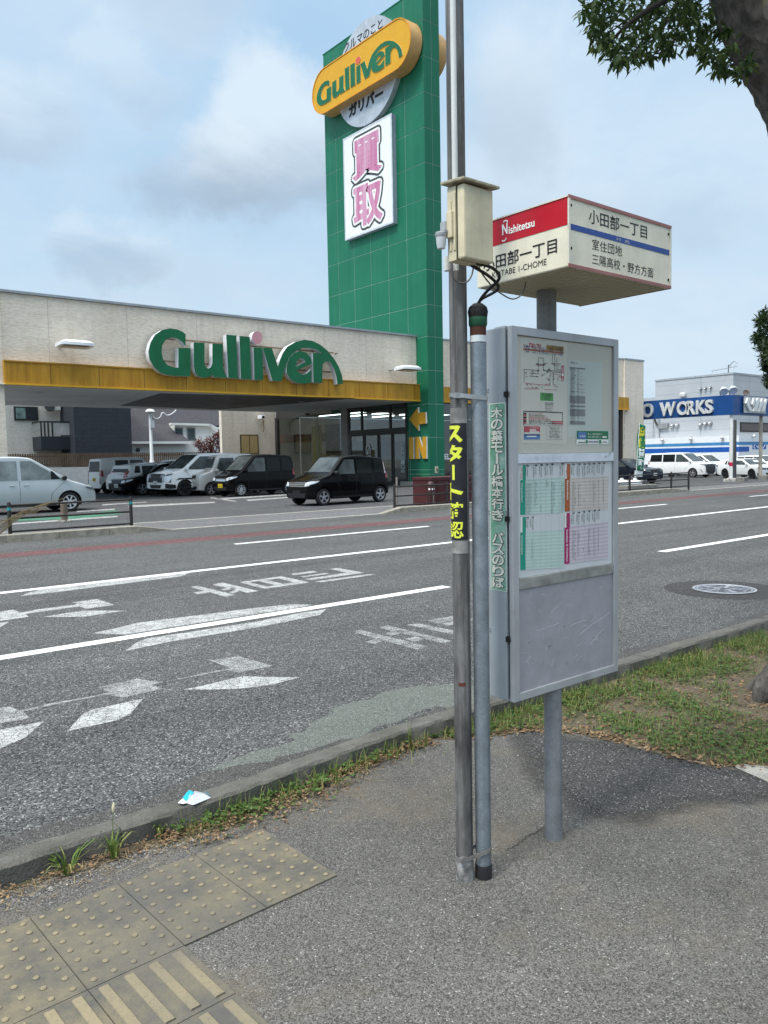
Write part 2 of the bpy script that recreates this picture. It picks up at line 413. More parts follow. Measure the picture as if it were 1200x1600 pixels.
def concrete(name, c, moss=.35):
    t = NT(name); a = t.noise(7, 8, .65); b = t.noise(90, 4, .7)
    col = t.ramp(a, [(.28, tuple(x * .5 for x in c)), (.5, c), (.75, tuple(min(1, x * 1.35) for x in c))])
    col = t.mix(t.ramp(b, [(.35, .55), (.6, 0.0)]), col, tuple(x * .4 for x in c))
    col = t.mix(t.ramp(t.noise(2.2, 6, .7), [(.5, 0.0), (.7, moss)]), col, (c[0] * .45, c[1] * .47, c[2] * .36))
    t.col(col); t.set(Roughness=.93); t.bump(t.math('ADD', a, t.math('MULTIPLY', b, 1.1)), .9, .012); MATS[name] = t.m; return t.m
M_kerb = concrete('mossy kerb concrete', (.128, .124, .108), .6)
M_kerbfar = concrete('pale kerb concrete', (.30, .28, .23), .4)
M_slab = concrete('pale slab', (.36, .35, .31), .2)
M_block = concrete('concrete block', (.22, .215, .19), .5)

def paint(name, wear, c=(.74, .75, .74)):
    """road paint: worn through to the asphalt below where the aggregate stands out"""
    t = NT(name); a = t.noise(120, 4, .75); b = t.noise(7, 6, .7); cr = t.vor(22, 'Distance', 'DISTANCE_TO_EDGE')
    w = t.math('ADD', t.math('MULTIPLY', a, .62), t.math('MULTIPLY', b, .38))
    f = t.ramp(w, [(.62 - wear * .22, 1.0), (.74 - wear * .17, 0.0)])
    if wear > .5: f = t.mix(t.ramp(cr, [(.02, .7), (.06, 0.0)]), f, (0.0, 0.0, 0.0))
    t.col(c); t.set(Roughness=.8); t.bump(a, .4, .003)
    tr = t.n('ShaderNodeBsdfTransparent'); mx = t.n('ShaderNodeMixShader'); t.l(f, mx.inputs[0]); t.l(tr.outputs[0], mx.inputs[1]); t.l(t.b.outputs[0], mx.inputs[2]); t.l(mx.outputs[0], t.o.inputs[0])
    MATS[name] = t.m; return t.m
M_line = paint('line paint', .10, (.66, .67, .66)); M_worn = paint('worn paint', .66, (.40, .41, .40)); M_very = paint('very worn paint', .92, (.37, .38, .37)); M_faint = paint('faint paint', .7, (.40, .41, .40))

def rough(pts, amp=.018, step=.05, seed=1):
    """ragged outline"""
    rnd = random.Random(seed); out = []
    for (x0, y0), (x1, y1) in zip(pts, pts[1:] + pts[:1]):
        n = max(1, int(math.hypot(x1 - x0, y1 - y0) / step))
        for k in range(n): out.append((x0 + (x1 - x0) * k / n + (rnd.uniform(-amp, amp) if 0 < k else 0), min(3.056, y0 + (y1 - y0) * k / n + (rnd.uniform(-amp, amp) if 0 < k else 0))))
    return out
def sheet(name, pts, z, m):
    o = MB().poly([(x, y, z) for x, y in pts]).build(name, m); return struct(o)
def rectsheet(name, x0, x1, y0, y1, z, m): return sheet(name, [(x0, y0), (x1, y0), (x1, y1), (x0, y1)], z, m)

rectsheet('ground', -600, 1500, -600, 1500, -.75, mat('distant ground', (.16, .16, .15), .95))
rectsheet('road', -80, 260, 3.19, 16.38, -.001, M_road)
rectsheet('near_pavement', -40, 60, -30, 3.055, 0, M_walk)
rectsheet('far_pavement', -80, 260, 16.52, 18.4, 0, M_farwalk); rectsheet('far_pavement', -80, 29.5, 18.4, 19.1, 0, M_farwalk)
rectsheet('parking_lot', -80, 29.5, 19.1, 90, 0, M_lot)

# kerb on this side: separate stones with joints; kerb is low, its inner face shows
def kyo(x):       # the kerb line bends towards the pavement at the left
    t = max(0, min(1, (x - 1.3) / 1.4)); return -.095 * (1 - t * t * (3 - 2 * t))
def kerb_stone(x0, x1, y0=3.055, y1=3.195, h=.085, m=M_kerb):
    a = .012; pr = [(y0, -.05), (y0, h - a), (y0 + a, h), (y1 - .03, h - .004), (y1, h - .03), (y1, -.05)]
    mb = MB(); n = len(pr); K = 40; rnd = random.Random(int(x0 * 100))
    vs = []
    for i in range(K + 1):
        x = x0 + (x1 - x0) * i / K
        for y, z in pr: vs.append((x, y + kyo(x) + rnd.uniform(-.003, .003), z + (rnd.uniform(-.0035, .002) if z > 0 else 0)))
    fs = [(i * n + k, (i + 1) * n + k, (i + 1) * n + (k + 1) % n, i * n + (k + 1) % n) for i in range(K) for k in range(n)]
    fs += [tuple(range(n)), tuple(K * n + k for k in range(n))[::-1]]
    mb.add(vs, fs); o = mb.build('kerb', m, smooth=True, angle=40); return struct(o)
x = -12.0 - .01
while x < 6.7:
    kerb_stone(x + .002, x + 1.868); x += 1.87
rectsheet('lowered_kerb', 6.72, 9.4, 3.055, 3.215, .03, M_slab)
x = 9.42
while x < 40: kerb_stone(x + .004, x + 1.996); x += 2.0
sheet('gutter', [(x_ * .35 - 12, 3.062) for x_ in range(160)] + [(x_ * .35 - 12, 3.40 + .06 * sin(x_ * 1.3) + .03 * sin(x_ * 3.1)) for x_ in range(159, -1, -1)], -.0003, M_fresh)

# far kerb: raised at the fences, lowered and cream where cars cross
def far_kerb(x0, x1, h=.15, m=M_kerbfar, taper0=0, taper1=0):
    mb = MB(); vs = []
    xs = [x0, x0 + max(taper0, .01), x1 - max(taper1, .01), x1]; hs = [.02 if taper0 else h, h, h, .02 if taper1 else h]
    for xx, hh in zip(xs, hs): vs += [(xx, 16.38, -.05), (xx, 16.39, hh - .01), (xx, 16.41, hh), (xx, 16.58, hh), (xx, 16.58, -.05)]
    fs = [(i * 5 + k, i * 5 + 5 + k, i * 5 + 5 + (k + 1) % 5, i * 5 + (k + 1) % 5) for i in range(3) for k in range(5)] + [(0, 1, 2, 3, 4), (19, 18, 17, 16, 15)]
    return struct(mb.add(vs, fs).build('kerb', m))
x = -14.0
while x < 5.9: far_kerb(x, x + .99); x += 1.0
far_kerb(6.0, 7.4, taper1=.8); far_kerb(13.3, 14.99, taper0=.7)
x = 15.0
while x < 26: far_kerb(x, x + .99); x += 1.0
far_kerb(26, 28.9, taper1=1.4)
x = 36.0
while x < 90: far_kerb(x, x + 1.99, taper0=.5 if x == 36 else 0); x += 2.0
MB().box((7.42, 16.38, -.05), (13.28, 16.56, .016)).build('lowered_kerb', M_slab)['kind'] = 'structure'
MB().box((28.92, 16.38, -.05), (35.98, 16.56, .016)).build('lowered_kerb', M_slab)['kind'] = 'structure'
rectsheet('pavement_edge', -20, 27.5, 18.95, 19.13, .003, M_slab)

# ------------------------------------------------------------------ road markings
def line(x0, x1, y, w, m=M_line, z=.0022): return rectsheet('lane_line', x0, x1, y - w / 2, y + w / 2, z, m)
rectsheet('red_strip', -80, 260, 13.75, 14.45, .0008, M_red)
line(-80, 6.3, 6.60, .15); line(10.8, 16.8, 6.62, .15); line(21, 27, 6.62, .15); line(31, 37, 6.62, .15)
line(-80, 260, 9.98, .15)
line(6.9, 11.6, 12.70, .14); line(16.2, 21.0, 12.72, .14); line(26, 31, 12.72, .14); line(-4, 1.5, 12.70, .14); line(36, 41, 12.72, .14)
def mark(name, pts, fn, m=M_worn, z=.0012):
    q = [G(*fn(*p), z) for p in pts]
    return struct(MB().poly([(p.x, p.y, z) for p in q]).build(name, m))
Z1 = lambda ox, oy, s: (lambda x, y: (ox + x / s, oy + y / s))
za = Z1(0, 800, 3.0)
mark('lane_marking', [(95, 394), (140, 376), (200, 362), (520, 322), (890, 284), (850, 301), (560, 338), (260, 376)], za, M_worn)
mark('lane_marking', [(430, 569), (560, 541), (640, 520), (1200, 449), (1360, 432), (1470, 434), (1380, 452), (1200, 478), (800, 541), (590, 574)], za, M_worn)
mark('lane_marking', [(585, 652), (640, 612), (690, 592), (1200, 514), (1420, 470), (1530, 455), (1500, 482), (1200, 542), (800, 607)], za, M_worn)
zb = Z1(0, 920, 6.0)
mark('road_arrow', [(-60, 224), (120, 195), (200, 222), (360, 192), (700, 150), (720, 138), (670, 128), (910, 95), (1070, 150), (810, 188), (745, 165), (560, 190), (235, 235), (270, 262), (0, 300), (-60, 310)], zb, M_worn)
mark('road_arrow', [(400, 264), (640, 225), (770, 205), (1200, 204), (1050, 222), (790, 262)], zb, M_worn)
mark('road_arrow', [(-60, 325), (90, 308), (0, 360), (-60, 385)], zb, M_worn)
zc = Z1(0, 1010, 2.5)
mark('road_arrow', [(-60, 245), (40, 235), (75, 250), (200, 222), (380, 190), (430, 178), (380, 160), (540, 125), (570, 132), (640, 140), (780, 108), (900, 85), (820, 55), (935, 38), (1065, 76), (930, 102), (890, 92), (690, 130), (590, 150), (640, 165), (480, 200), (420, 187), (200, 230), (90, 255), (115, 280), (-60, 312)], zc, M_very)
mark('road_arrow', [(715, 169), (820, 147), (940, 117), (1170, 121), (1060, 150), (920, 167)], zc, M_worn)
mark('road_arrow', [(262, 332), (320, 267), (360, 247), (560, 203), (510, 262), (460, 288)], zc, M_worn)
mark('road_arrow', [(-60, 345), (0, 325), (172, 292), (100, 355), (0, 400), (-60, 420)], zc, M_worn)
zd = Z1(290, 870, 3.871)
for pts in ([(30, 182), (70, 175), (305, 231), (240, 241)], [(45, 215), (110, 207), (155, 214), (75, 226)], [(165, 168), (225, 155), (440, 207), (375, 217)],
            [(215, 196), (290, 184), (312, 190), (236, 203)], [(265, 213), (310, 200), (325, 208), (285, 222)],
            [(635, 103), (770, 85), (800, 93), (655, 110)], [(695, 118), (845, 97), (868, 103), (710, 124)], [(720, 134), (975, 96), (872, 73), (920, 67), (1082, 96), (760, 140)], [(785, 149), (1110, 104), (1148, 108), (820, 154)]):
    mark('road_lettering', pts, zd, M_worn)
def ring_mark():
    out = [G(*zd(*p)) for p in ((325, 154), (580, 118), (752, 155), (480, 194))]
    h1 = [G(*zd(*p)) for p in ((385, 154), (440, 147), (545, 172), (490, 180))]; h2 = [G(*zd(*p)) for p in ((490, 140), (560, 131), (655, 155), (590, 164))]
    fl = lambda l: [(p.x, p.y, .0012) for p in l]
    mb = MB()
    flat = [p for l in (out, h1, h2) for p in fl(l)]; mb.v = flat
    for t in mgeo.tessellate_polygon([[Vector(p) for p in fl(l)] for l in (out, h1, h2)]): mb.f.append(tuple(t)); mb.mi.append(0)
    struct(mb.build('road_lettering', M_worn))
ring_mark()
ze = Z1(540, 950, 6.667)
for pts in ([(80, 250), (150, 225), (860, 400), (740, 432)], [(200, 352), (330, 318), (400, 340), (300, 372)], [(350, 205), (440, 180), (1110, 345), (1010, 368)], [(400, 265), (560, 225), (640, 248), (480, 285)],
            [(620, 320), (760, 285), (860, 310), (720, 352)], [(630, 172), (760, 160), (1250, 260), (1160, 283)], [(850, 130), (1180, 70), (1300, 90), (960, 160)], [(1000, 160), (1300, 110), (1330, 125), (1060, 185)]):
    mark('road_lettering', pts, ze, M_very)
# green bay stripes and faint white bay lines in the dealer's lot
def gpoly(name, pts, m, z=.0025): return struct(MB().poly([(G(*p).x, G(*p).y, z) for p in pts]).build(name, m))
gpoly('green_strip', [(16, 811), (120, 805), (180, 797), (190, 803), (130, 810), (16, 815)], M_green)
for pts in ([(16, 818), (183, 806), (184, 808), (16, 820)], [(120, 797), (180, 795), (178, 797), (120, 800)], [(200, 790), (335, 784), (336, 786), (202, 793)], [(160, 788), (230, 784), (230, 785), (160, 790)],
            [(338, 779), (455, 772), (456, 773.5), (340, 781)], [(330, 777), (370, 783), (367, 784), (328, 778.5)], [(385, 781), (470, 775), (471, 776.5), (388, 783)]):
    gpoly('bay_line', pts, M_faint, .004)

# repairs, manhole
def blob(name, px, m, z):
    q = [G(*p) for p in px]; rnd = random.Random(len(px)); pts = []
    for i in range(len(q)):
        a, b = q[i], q[(i + 1) % len(q)]
        for k in range(5):
            p = a.lerp(b, k / 5); pts.append((p.x + rnd.uniform(-.04, .04), p.y + rnd.uniform(-.03, .03), z))
    return struct(MB().poly(pts).build(name, m))
blob('asphalt_patch', [(320, 1209), (370, 1185), (440, 1164), (490, 1128), (530, 1103), (640, 1073), (720, 1068), (790, 1075), (760, 1100), (660, 1108), (560, 1150), (440, 1185)], M_patch, .0004)
mc = (8.25, 4.30)
circ = lambda r, z, n=48, sx=1.0: [(mc[0] + r * cos(2 * pi * k / n), mc[1] + r * sin(2 * pi * k / n), z) for k in range(n)]
struct(MB().poly(circ(.62, .0006)).build('asphalt_patch', asphalt('ring asphalt', (.030, .030, .030), (.058, .058, .057), 210, .5, .05, .15)))
mh = MB(); mh.lathe([(.30, .0), (.325, .004), (.325, .010), (.30, .0105), (.297, .006), (.285, .006), (.283, .0105), (.27, .0105), (.268, .0065), (.0, .0065)], (mc[0], mc[1], 0), n=48, mi=0)
rr = random.Random(5)
for k in range(5):
    a = 2 * pi * k / 5 + .3; mh.bar((mc[0] + .05 * cos(a), mc[1] + .05 * sin(a), .0085), (mc[0] + .25 * cos(a), mc[1] + .25 * sin(a), .0085), .035, .005, 0)
for k in range(46):
    a = rr.uniform(0, 2 * pi); r = rr.uniform(.06, .25); b = rr.uniform(0, pi); l = rr.uniform(.015, .04)
    px_, py_ = mc[0] + r * cos(a), mc[1] + r * sin(a)
    mh.bar((px_ - l * cos(b), py_ - l * sin(b), .0085), (px_ + l * cos(b), py_ + l * sin(b), .0085), .012, .0042, 0)
def iron():
    t = NT('cast iron lid'); lid_geo = t.n('ShaderNodeNewGeometry'); sp = t.n('ShaderNodeSeparateXYZ'); t.l(lid_geo.outputs['Position'], sp.inputs[0])
    up_ = t.ramp(t.math('MULTIPLY', sp.outputs[2], 80.0), [(.58, 0.0), (.66, 1.0)]); t.col(t.mix(up_, (.075, .08, .088), t.ramp(t.noise(40, 5), [(.35, (.26, .27, .29)), (.65, (.40, .42, .45))]))); t.set(Metallic=.5, Roughness=.55); return t.m  # coloured by height: low parts dark, raised pattern pale
tag(mh.build('manhole_cover', iron(), smooth=True), 'round cast iron manhole cover with raised flower pattern in the road', 'manhole cover')
# ------------------------------------------------------------------ pavement: darker soft-edged area, pale slab, soil
#blob('dark_pavement', [(780, 1150), (850, 1146), (900, 1160), (1010, 1170), (1110, 1198), (1200, 1208), (1330, 1235), (1260, 1262), (1100, 1262), (980, 1288), (900, 1275), (800, 1200)], M_fresh, .0012)
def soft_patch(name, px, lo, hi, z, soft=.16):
    """darker asphalt sheet whose ragged rim fades out"""
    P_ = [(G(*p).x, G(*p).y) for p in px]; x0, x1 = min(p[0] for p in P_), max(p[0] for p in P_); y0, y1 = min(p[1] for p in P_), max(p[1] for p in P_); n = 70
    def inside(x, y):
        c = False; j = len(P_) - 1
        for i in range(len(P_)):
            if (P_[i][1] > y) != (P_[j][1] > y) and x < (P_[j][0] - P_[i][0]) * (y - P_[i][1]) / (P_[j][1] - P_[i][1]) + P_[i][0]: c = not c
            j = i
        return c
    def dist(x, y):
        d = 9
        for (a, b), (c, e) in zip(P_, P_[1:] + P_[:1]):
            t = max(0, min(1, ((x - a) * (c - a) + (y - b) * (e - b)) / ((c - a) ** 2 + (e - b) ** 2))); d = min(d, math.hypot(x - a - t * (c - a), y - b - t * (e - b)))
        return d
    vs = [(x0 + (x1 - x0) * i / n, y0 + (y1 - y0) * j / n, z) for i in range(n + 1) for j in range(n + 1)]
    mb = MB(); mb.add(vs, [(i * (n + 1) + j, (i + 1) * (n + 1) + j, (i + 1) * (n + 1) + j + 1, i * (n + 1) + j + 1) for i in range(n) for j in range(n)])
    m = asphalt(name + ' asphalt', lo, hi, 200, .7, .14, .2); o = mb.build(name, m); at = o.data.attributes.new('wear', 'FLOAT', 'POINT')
    for k, v in enumerate(vs): at.data[k].value = min(1, dist(v[0], v[1]) / soft) if inside(v[0], v[1]) else 0  # darker tone is full inside and fades to nothing at the rim
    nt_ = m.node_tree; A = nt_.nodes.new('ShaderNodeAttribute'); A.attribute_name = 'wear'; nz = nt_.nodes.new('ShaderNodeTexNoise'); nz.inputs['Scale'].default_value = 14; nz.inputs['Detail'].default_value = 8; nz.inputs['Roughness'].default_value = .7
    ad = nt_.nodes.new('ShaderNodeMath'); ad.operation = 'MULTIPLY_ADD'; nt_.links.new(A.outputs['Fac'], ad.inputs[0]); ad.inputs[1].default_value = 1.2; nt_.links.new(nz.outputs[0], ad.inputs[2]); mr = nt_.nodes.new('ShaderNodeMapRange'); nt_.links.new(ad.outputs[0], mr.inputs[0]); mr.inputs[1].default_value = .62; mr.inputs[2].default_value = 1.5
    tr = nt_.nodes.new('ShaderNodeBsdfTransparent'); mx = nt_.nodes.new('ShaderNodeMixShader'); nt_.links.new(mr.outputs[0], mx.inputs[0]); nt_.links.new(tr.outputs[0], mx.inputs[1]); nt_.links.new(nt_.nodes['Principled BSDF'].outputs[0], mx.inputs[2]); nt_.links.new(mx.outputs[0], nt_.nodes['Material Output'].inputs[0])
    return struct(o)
soft_patch('dark_pavement', [(770, 1135), (850, 1132), (905, 1145), (1010, 1158), (1110, 1186), (1205, 1200), (1390, 1230), (1300, 1262), (1120, 1268), (1010, 1300), (900, 1292), (810, 1225)], (.038, .038, .037), (.070, .069, .067), .0012, .24)
gpoly('pale_slab', [(1145, 1198), (1160, 1194), (1260, 1205), (1250, 1235), (1200, 1222)], M_slab, .002)
def soil():
    t = NT('dry soil with litter'); a = t.noise(60, 6, .75); b = t.noise(6, 5, .6)
    c = t.ramp(a, [(.3, (.045, .032, .022)), (.5, (.12, .09, .06)), (.7, (.24, .19, .12))])
    c = t.mix(t.ramp(b, [(.4, 0.0), (.65, .6)]), c, (.05, .065, .02)); t.col(c); t.set(Roughness=.97); t.bump(a, .9, .02); return t.m
M_soil = soil()
grass_edge = [(2.75, 3.05), (2.95, 2.90), (3.20, 2.80), (3.33, 2.74), (3.42, 2.55), (3.47, 2.35), (3.47, 2.1), (3.52, 1.87), (3.66, 1.70), (4.0, 1.45), (4.6, 1.30), (6.4, 1.25), (6.5, 3.05)]
sheet('soil_bed', rough(grass_edge), .0016, M_soil)
sheet('soil_strip', rough([(.3, 3.05), (.55, 2.95), (.9, 2.90), (1.15, 2.90), (1.30, 2.84), (1.42, 2.82), (1.55, 2.83), (1.62, 2.86), (1.8, 2.87), (1.95, 2.93), (2.2, 2.98), (2.6, 3.02), (2.7, 3.05)], .02, .05, 3), .0014, M_soil)

def crack(px, w=.004):
    q = smooth2([G(*p) for p in px]); rnd = random.Random(9); a = []; b = []
    for i, p in enumerate(q):
        d = (q[min(i + 1, len(q) - 1)] - q[max(i - 1, 0)]).normalized(); n = Vector((-d.y, d.x, 0)); ww = w * rnd.uniform(.3, 1.3) * (1 - abs(2 * i / (len(q) - 1) - 1) ** 3); a.append(p + n * ww); b.append(p - n * ww)
    mb = MB(); n = len(q); mb.add([(p.x, p.y, .0014) for p in a + b], [(i, i + 1, n + i + 1, n + i) for i in range(n - 1)]); struct(mb.build('pavement_crack', mat('crack dirt', (.045, .042, .036), .95)))
def smooth2(pts, n=8):
    rnd = random.Random(4); out = []
    for a, b in zip(pts, pts[1:]):
        for k in range(n): out.append(a.lerp(b, k / n) + Vector((rnd.uniform(-.006, .006), rnd.uniform(-.006, .006), 0)))
    return out + [pts[-1]]
crack([(788, 1330), (806, 1322), (822, 1308), (840, 1300), (856, 1284)], .0055); crack([(905, 1160), (930, 1168), (948, 1180)], .003)
# ------------------------------------------------------------------ tactile paving
def tile_mat():
    t = NT('worn yellow tile'); a = t.noise(4.5, 7, .7); b = t.noise(60, 4, .7); geo = t.n('ShaderNodeNewGeometry'); sp = t.n('ShaderNodeSeparateXYZ'); t.l(geo.outputs['Position'], sp.inputs[0])
    grime = t.ramp(t.math('ADD', t.math('MULTIPLY', a, .8), t.math('MULTIPLY', b, .2)), [(.40, 1.0), (.60, .0)])
    # the raised dots and bars are rubbed clean by feet
    top = t.ramp(t.math('MULTIPLY', sp.outputs[2], 100.0), [(.70, 0.0), (.92, .8)])
    c = t.mix(grime, (.152, .131, .083), (.070, .067, .058))
    c = t.mix(top, c, (.235, .196, .115))
    c = t.mix(t.ramp(b, [(.55, 0.0), (.68, .5)]), c, (.055, .053, .047)); c = t.mix(t.ramp(t.noise(1.4, 5, .6), [(.45, 0.0), (.65, .55)]), c, (.080, .078, .070))
    t.col(c); t.set(Roughness=.85); t.bump(b, .6, .005); return t.m
M_tile = tile_mat()
T0 = Vector((.6931, 2.2119, 0)); ta = .042785; TU = Vector((cos(ta), sin(ta), 0)); TV = Vector((-sin(ta), cos(ta), 0))
def tile(i, j0, lv, bars=False, lu=.30):
    o = T0 + TU * i * .30 + TV * j0; mb = MB(); g = .0015; zt = .006
    q = [o + TU * g + TV * g, o + TU * (lu - g) + TV * g, o + TU * (lu - g) + TV * (lv - g), o + TU * g + TV * (lv - g)]
    mb.prism([(p.x, p.y, -.02) for p in q], (0, 0, .02 + zt))
    if not bars:
        nu, nv = 5, round(lv / .0605)
        for a in range(nu):
            for b in range(nv):
                c = o + TU * (lu * (a + .5) / nu) + TV * (lv * (b + .5) / nv)
                mb.lathe([(.0102, 0), (.0094, .0026), (.0066, .0046), (.0, .005)], (c.x, c.y, zt), n=10)
    else:
        for a in range(4):
            for s0, s1 in ((.02, lv - .02),):
                c = o + TU * (lu * (a + .5) / 4); p = c + TV * s0; r = c + TV * s1
                w, ww = TU * .017, TU * .012; ez = Vector((0, 0, zt)); et = Vector((0, 0, zt + .005))
                mb.add([p - w + ez, p + w + ez, r + w + ez, r - w + ez, p - ww + et, p + ww + et, r + ww + et, r - ww + et], [(4, 5, 6, 7), (0, 1, 5, 4), (1, 2, 6, 5), (2, 3, 7, 6), (3, 0, 4, 7)])
    ob = mb.build('tactile_tile', M_tile, smooth=True, angle=30)
    return ob
tl = {2: 'dotted yellow tactile tile at the end nearest the pole base', 1: 'dotted yellow tactile tile, second from the end nearest the pole', 0: 'dotted yellow tactile tile directly behind the outer barred tile',
      -1: 'dotted yellow tactile tile cut by the left picture edge', -2: 'dotted yellow tactile tile just beyond the left picture edge'}
for i in (2, 1, 0, -1): tag(tile(i, 0, .4917), tl[i], 'paving tile', 'yellow tactile tiles with dots')
bl = {(0, -.3): 'barred yellow tactile tile at the right end of its row', (-1, -.3): 'barred yellow tactile tile in the bottom left corner', (0, -.6): 'barred yellow tactile tile at the bottom edge'}
for (i, j), s_ in bl.items(): tag(tile(i, j, .30, True), s_, 'paving tile', 'yellow tactile tiles with bars')
# ------------------------------------------------------------------ bus stop
def galv(name, c=(.27, .30, .33), rough=.5, metal=.55, dirt=.4):
    t = NT(name); sp = t.vor(160, 'Color'); g = t.noise(14, 6, .6); s_ = t.noise(1, 5, .65, t.coord((22, 22, .7)))
    sc = t.n('ShaderNodeSeparateColor'); t.l(sp, sc.inputs[0])
    col = t.ramp(t.math('ADD', t.math('MULTIPLY', sc.outputs[0], .16), t.math('MULTIPLY', g, .84)), [(.25, tuple(x * .72 for x in c)), (.75, tuple(min(1, x * 1.3) for x in c))])
    col = t.mix(t.ramp(s_, [(.5, 0.0), (.72, dirt)]), col, tuple(x * .35 for x in c))
    t.col(col); t.set(Metallic=metal, Roughness=t.ramp(g, [(.3, rough - .1), (.7, rough + .12)])); t.bump(g, .08, .004); MATS[name] = t.m; return t.m
M_galv = galv('galvanised steel', (.215, .245, .27), .45, .5, .35)
M_post = galv('grey painted post', (.195, .20, .205), .5, .2, .2)
M_alu = mat('aluminium frame', (.42, .425, .435), .42, .4, var=.12, scale=6, streak=.3)
M_side = mat('grey side sheet', (.33, .36, .38), .5, .2, var=.08, scale=4, streak=.4)
M_cream = mat('cream enamel', (.66, .62, .49), .45, streak=.25, scale=8)
M_white = mat('white print', (.78, .78, .74), .5, var=.05)
M_black = mat('black print', (.012, .012, .013), .5, var=.1)
M_dark = mat('dark slot', (.012, .012, .012), .8)
M_redp = mat('red enamel', (.42, .008, .018), .35, var=.08)
M_bluep = mat('blue enamel', (.022, .06, .24), .4, var=.1)
M_trim = mat('faded red trim', (.30, .13, .12), .6, var=.2, streak=.4)

PX0, PY0 = 2.40, 1.932            # post centre
bs = thing('bus_stop', 'grey bus stop with route cabinet and boxy lit sign on one round post', 'bus stop', (PX0, PY0, 0))
mb = MB(); mb.lathe([(.034, -.05), (.034, .30), (.034, .61)], (PX0, PY0, 0), n=28); mb.build('post', M_post, bs, smooth=True)
mb = MB(); mb.lathe([(.037, 1.944), (.037, 2.12)], (PX0, PY0 + .022, 0), n=28); mb.build('post', galv('weathered post', (.17, .17, .16), .5, .3, .5), bs, smooth=True)
CX0, CX1, CY0, CY1, CZ0, CZ1 = 2.136, 2.772, 1.893, 2.015, .598, 1.943
cab = MB()
cab.box((CX0, CY0 + .032, CZ0), (CX1, CY1, CZ1)); cab.box((CX0 + .008, CY0 + .02, CZ0 + .012), (CX1 - .008, CY0 + .032, CZ1 - .012), 1)
# raised folds on the top sheet
cab.box((CX0 + .02, CY0 + .05, CZ1), (CX0 + .05, CY1 - .02, CZ1 + .008))
cabinet = cab.build('cabinet', [M_side, M_dark], bs, bevel=.003)
fr = MB(); w = .030; y0, y1 = CY0, CY0 + .021
fr.box((CX0, y0, CZ0), (CX0 + w, y1, CZ1)); fr.box((CX1 - w, y0, CZ0), (CX1, y1, CZ1))
fr.box((CX0 + w, y0, CZ1 - w), (CX1 - w, y1, CZ1)); fr.box((CX0 + w, y0, CZ0), (CX1 - w, y1, CZ0 + w))
fr.build('door_frame', M_alu, bs, bevel=.002)
FP = Panel((0, CY0, 0), (1, 0, 0), (0, 0, 1))
q1 = Z1(800, 520, 6.857); q2 = Z1(800, 710, 6.857)
zc1 = FP.px(885, 708)[1]; zc2 = FP.px(885, 722)[1]; zc3 = FP.px(885, 893)[1]; zc4 = FP.px(885, 909)[1]
X0, X1 = CX0 + w + .001, CX1 - w - .001
# aluminium lower panel, rails
def scratched():
    t = NT('scratched aluminium'); a = t.noise(18, 6, .6); b = t.noise(1, 3, .8, t.coord((250, 1, 14))); c_ = t.vor(9, 'Distance', 'DISTANCE_TO_EDGE')
    col = t.ramp(a, [(.3, (.315, .306, .330)), (.7, (.375, .365, .390))]); col = t.mix(t.ramp(b, [(.70, 0.0), (.76, .45)]), col, (.5, .5, .54))
    col = t.mix(t.ramp(t.noise(2, 4), [(.5, 0.0), (.7, .25)]), col, (.16, .16, .15))
    t.col(col); t.set(Metallic=.35, Roughness=t.ramp(a, [(.3, .42), (.7, .58)])); return t.m
mb = MB(); mb.box((X0, CY0 + .008, CZ0 + w + .001), (X1, CY0 + .019, zc4 - .002)); lp0 = mb.build('lower_panel', scratched(), bs)
sr = random.Random(17); M_scr = mat('scratch', (.62, .62, .65), .4, .4); M_scd = mat('dark scuff', (.16, .155, .15), .7)
sm_ = MB(); ZL0, ZL1 = CZ0 + w + .01, zc4 - .02
def scratch(mbx, x, z, dx, dz, t, mi):
    n = 4; pts = [Vector((x + dx * k / n + sr.uniform(-.002, .002), CY0 + .0076, z + dz * k / n + sr.uniform(-.003, .003))) for k in range(n + 1)]
    for p, q in zip(pts, pts[1:]): mbx.bar(p, q, t, .0003, mi, up=(0, -1, 0))
for k in range(60): scratch(sm_, sr.uniform(X0 + .02, X1 - .06), sr.uniform(ZL0, ZL1), sr.uniform(-.015, .04), sr.uniform(-.03, .03), sr.uniform(.0004, .0010), 0)
for x, z, dx, dz in ((.42, .10, .09, .045), (.30, .19, .10, .01), (.10, .20, .13, .012), (.36, .15, .2, .06)): scratch(sm_, X0 + x, ZL0 + z, dx, dz, .0015, 0)
for k in range(9): scratch(sm_, X0 + sr.uniform(.05, .5), ZL0 + sr.uniform(0, .2), sr.uniform(-.01, .02), sr.uniform(-.004, .004), .0018, 1)
stuff(sm_.build('scratches', [M_scr, M_scd], lp0))
rail = MB(); rail.box((X0, CY0 + .002, zc3 - .0), (X1, CY0 + .018, zc4)); rail.build('cross_rail', mat('grimy aluminium', (.27, .265, .24), .6, .2, var=.35, scale=14, streak=.5), bs, bevel=.001)
rail = MB(); rail.box((X0, CY0 + .002, zc2), (X1, CY0 + .018, zc1)); rl = rail.build('cross_rail', mat('white strip', (.60, .63, .68), .4, var=.1, scale=20), bs)
M_ghost = mat('faded lettering', (.52, .55, .60), .5); M_grey = mat('grey print', (.30, .30, .30), .6)
RP = Panel((0, CY0 + .002, 0), (1, 0, 0), (0, 0, 1), .0006)
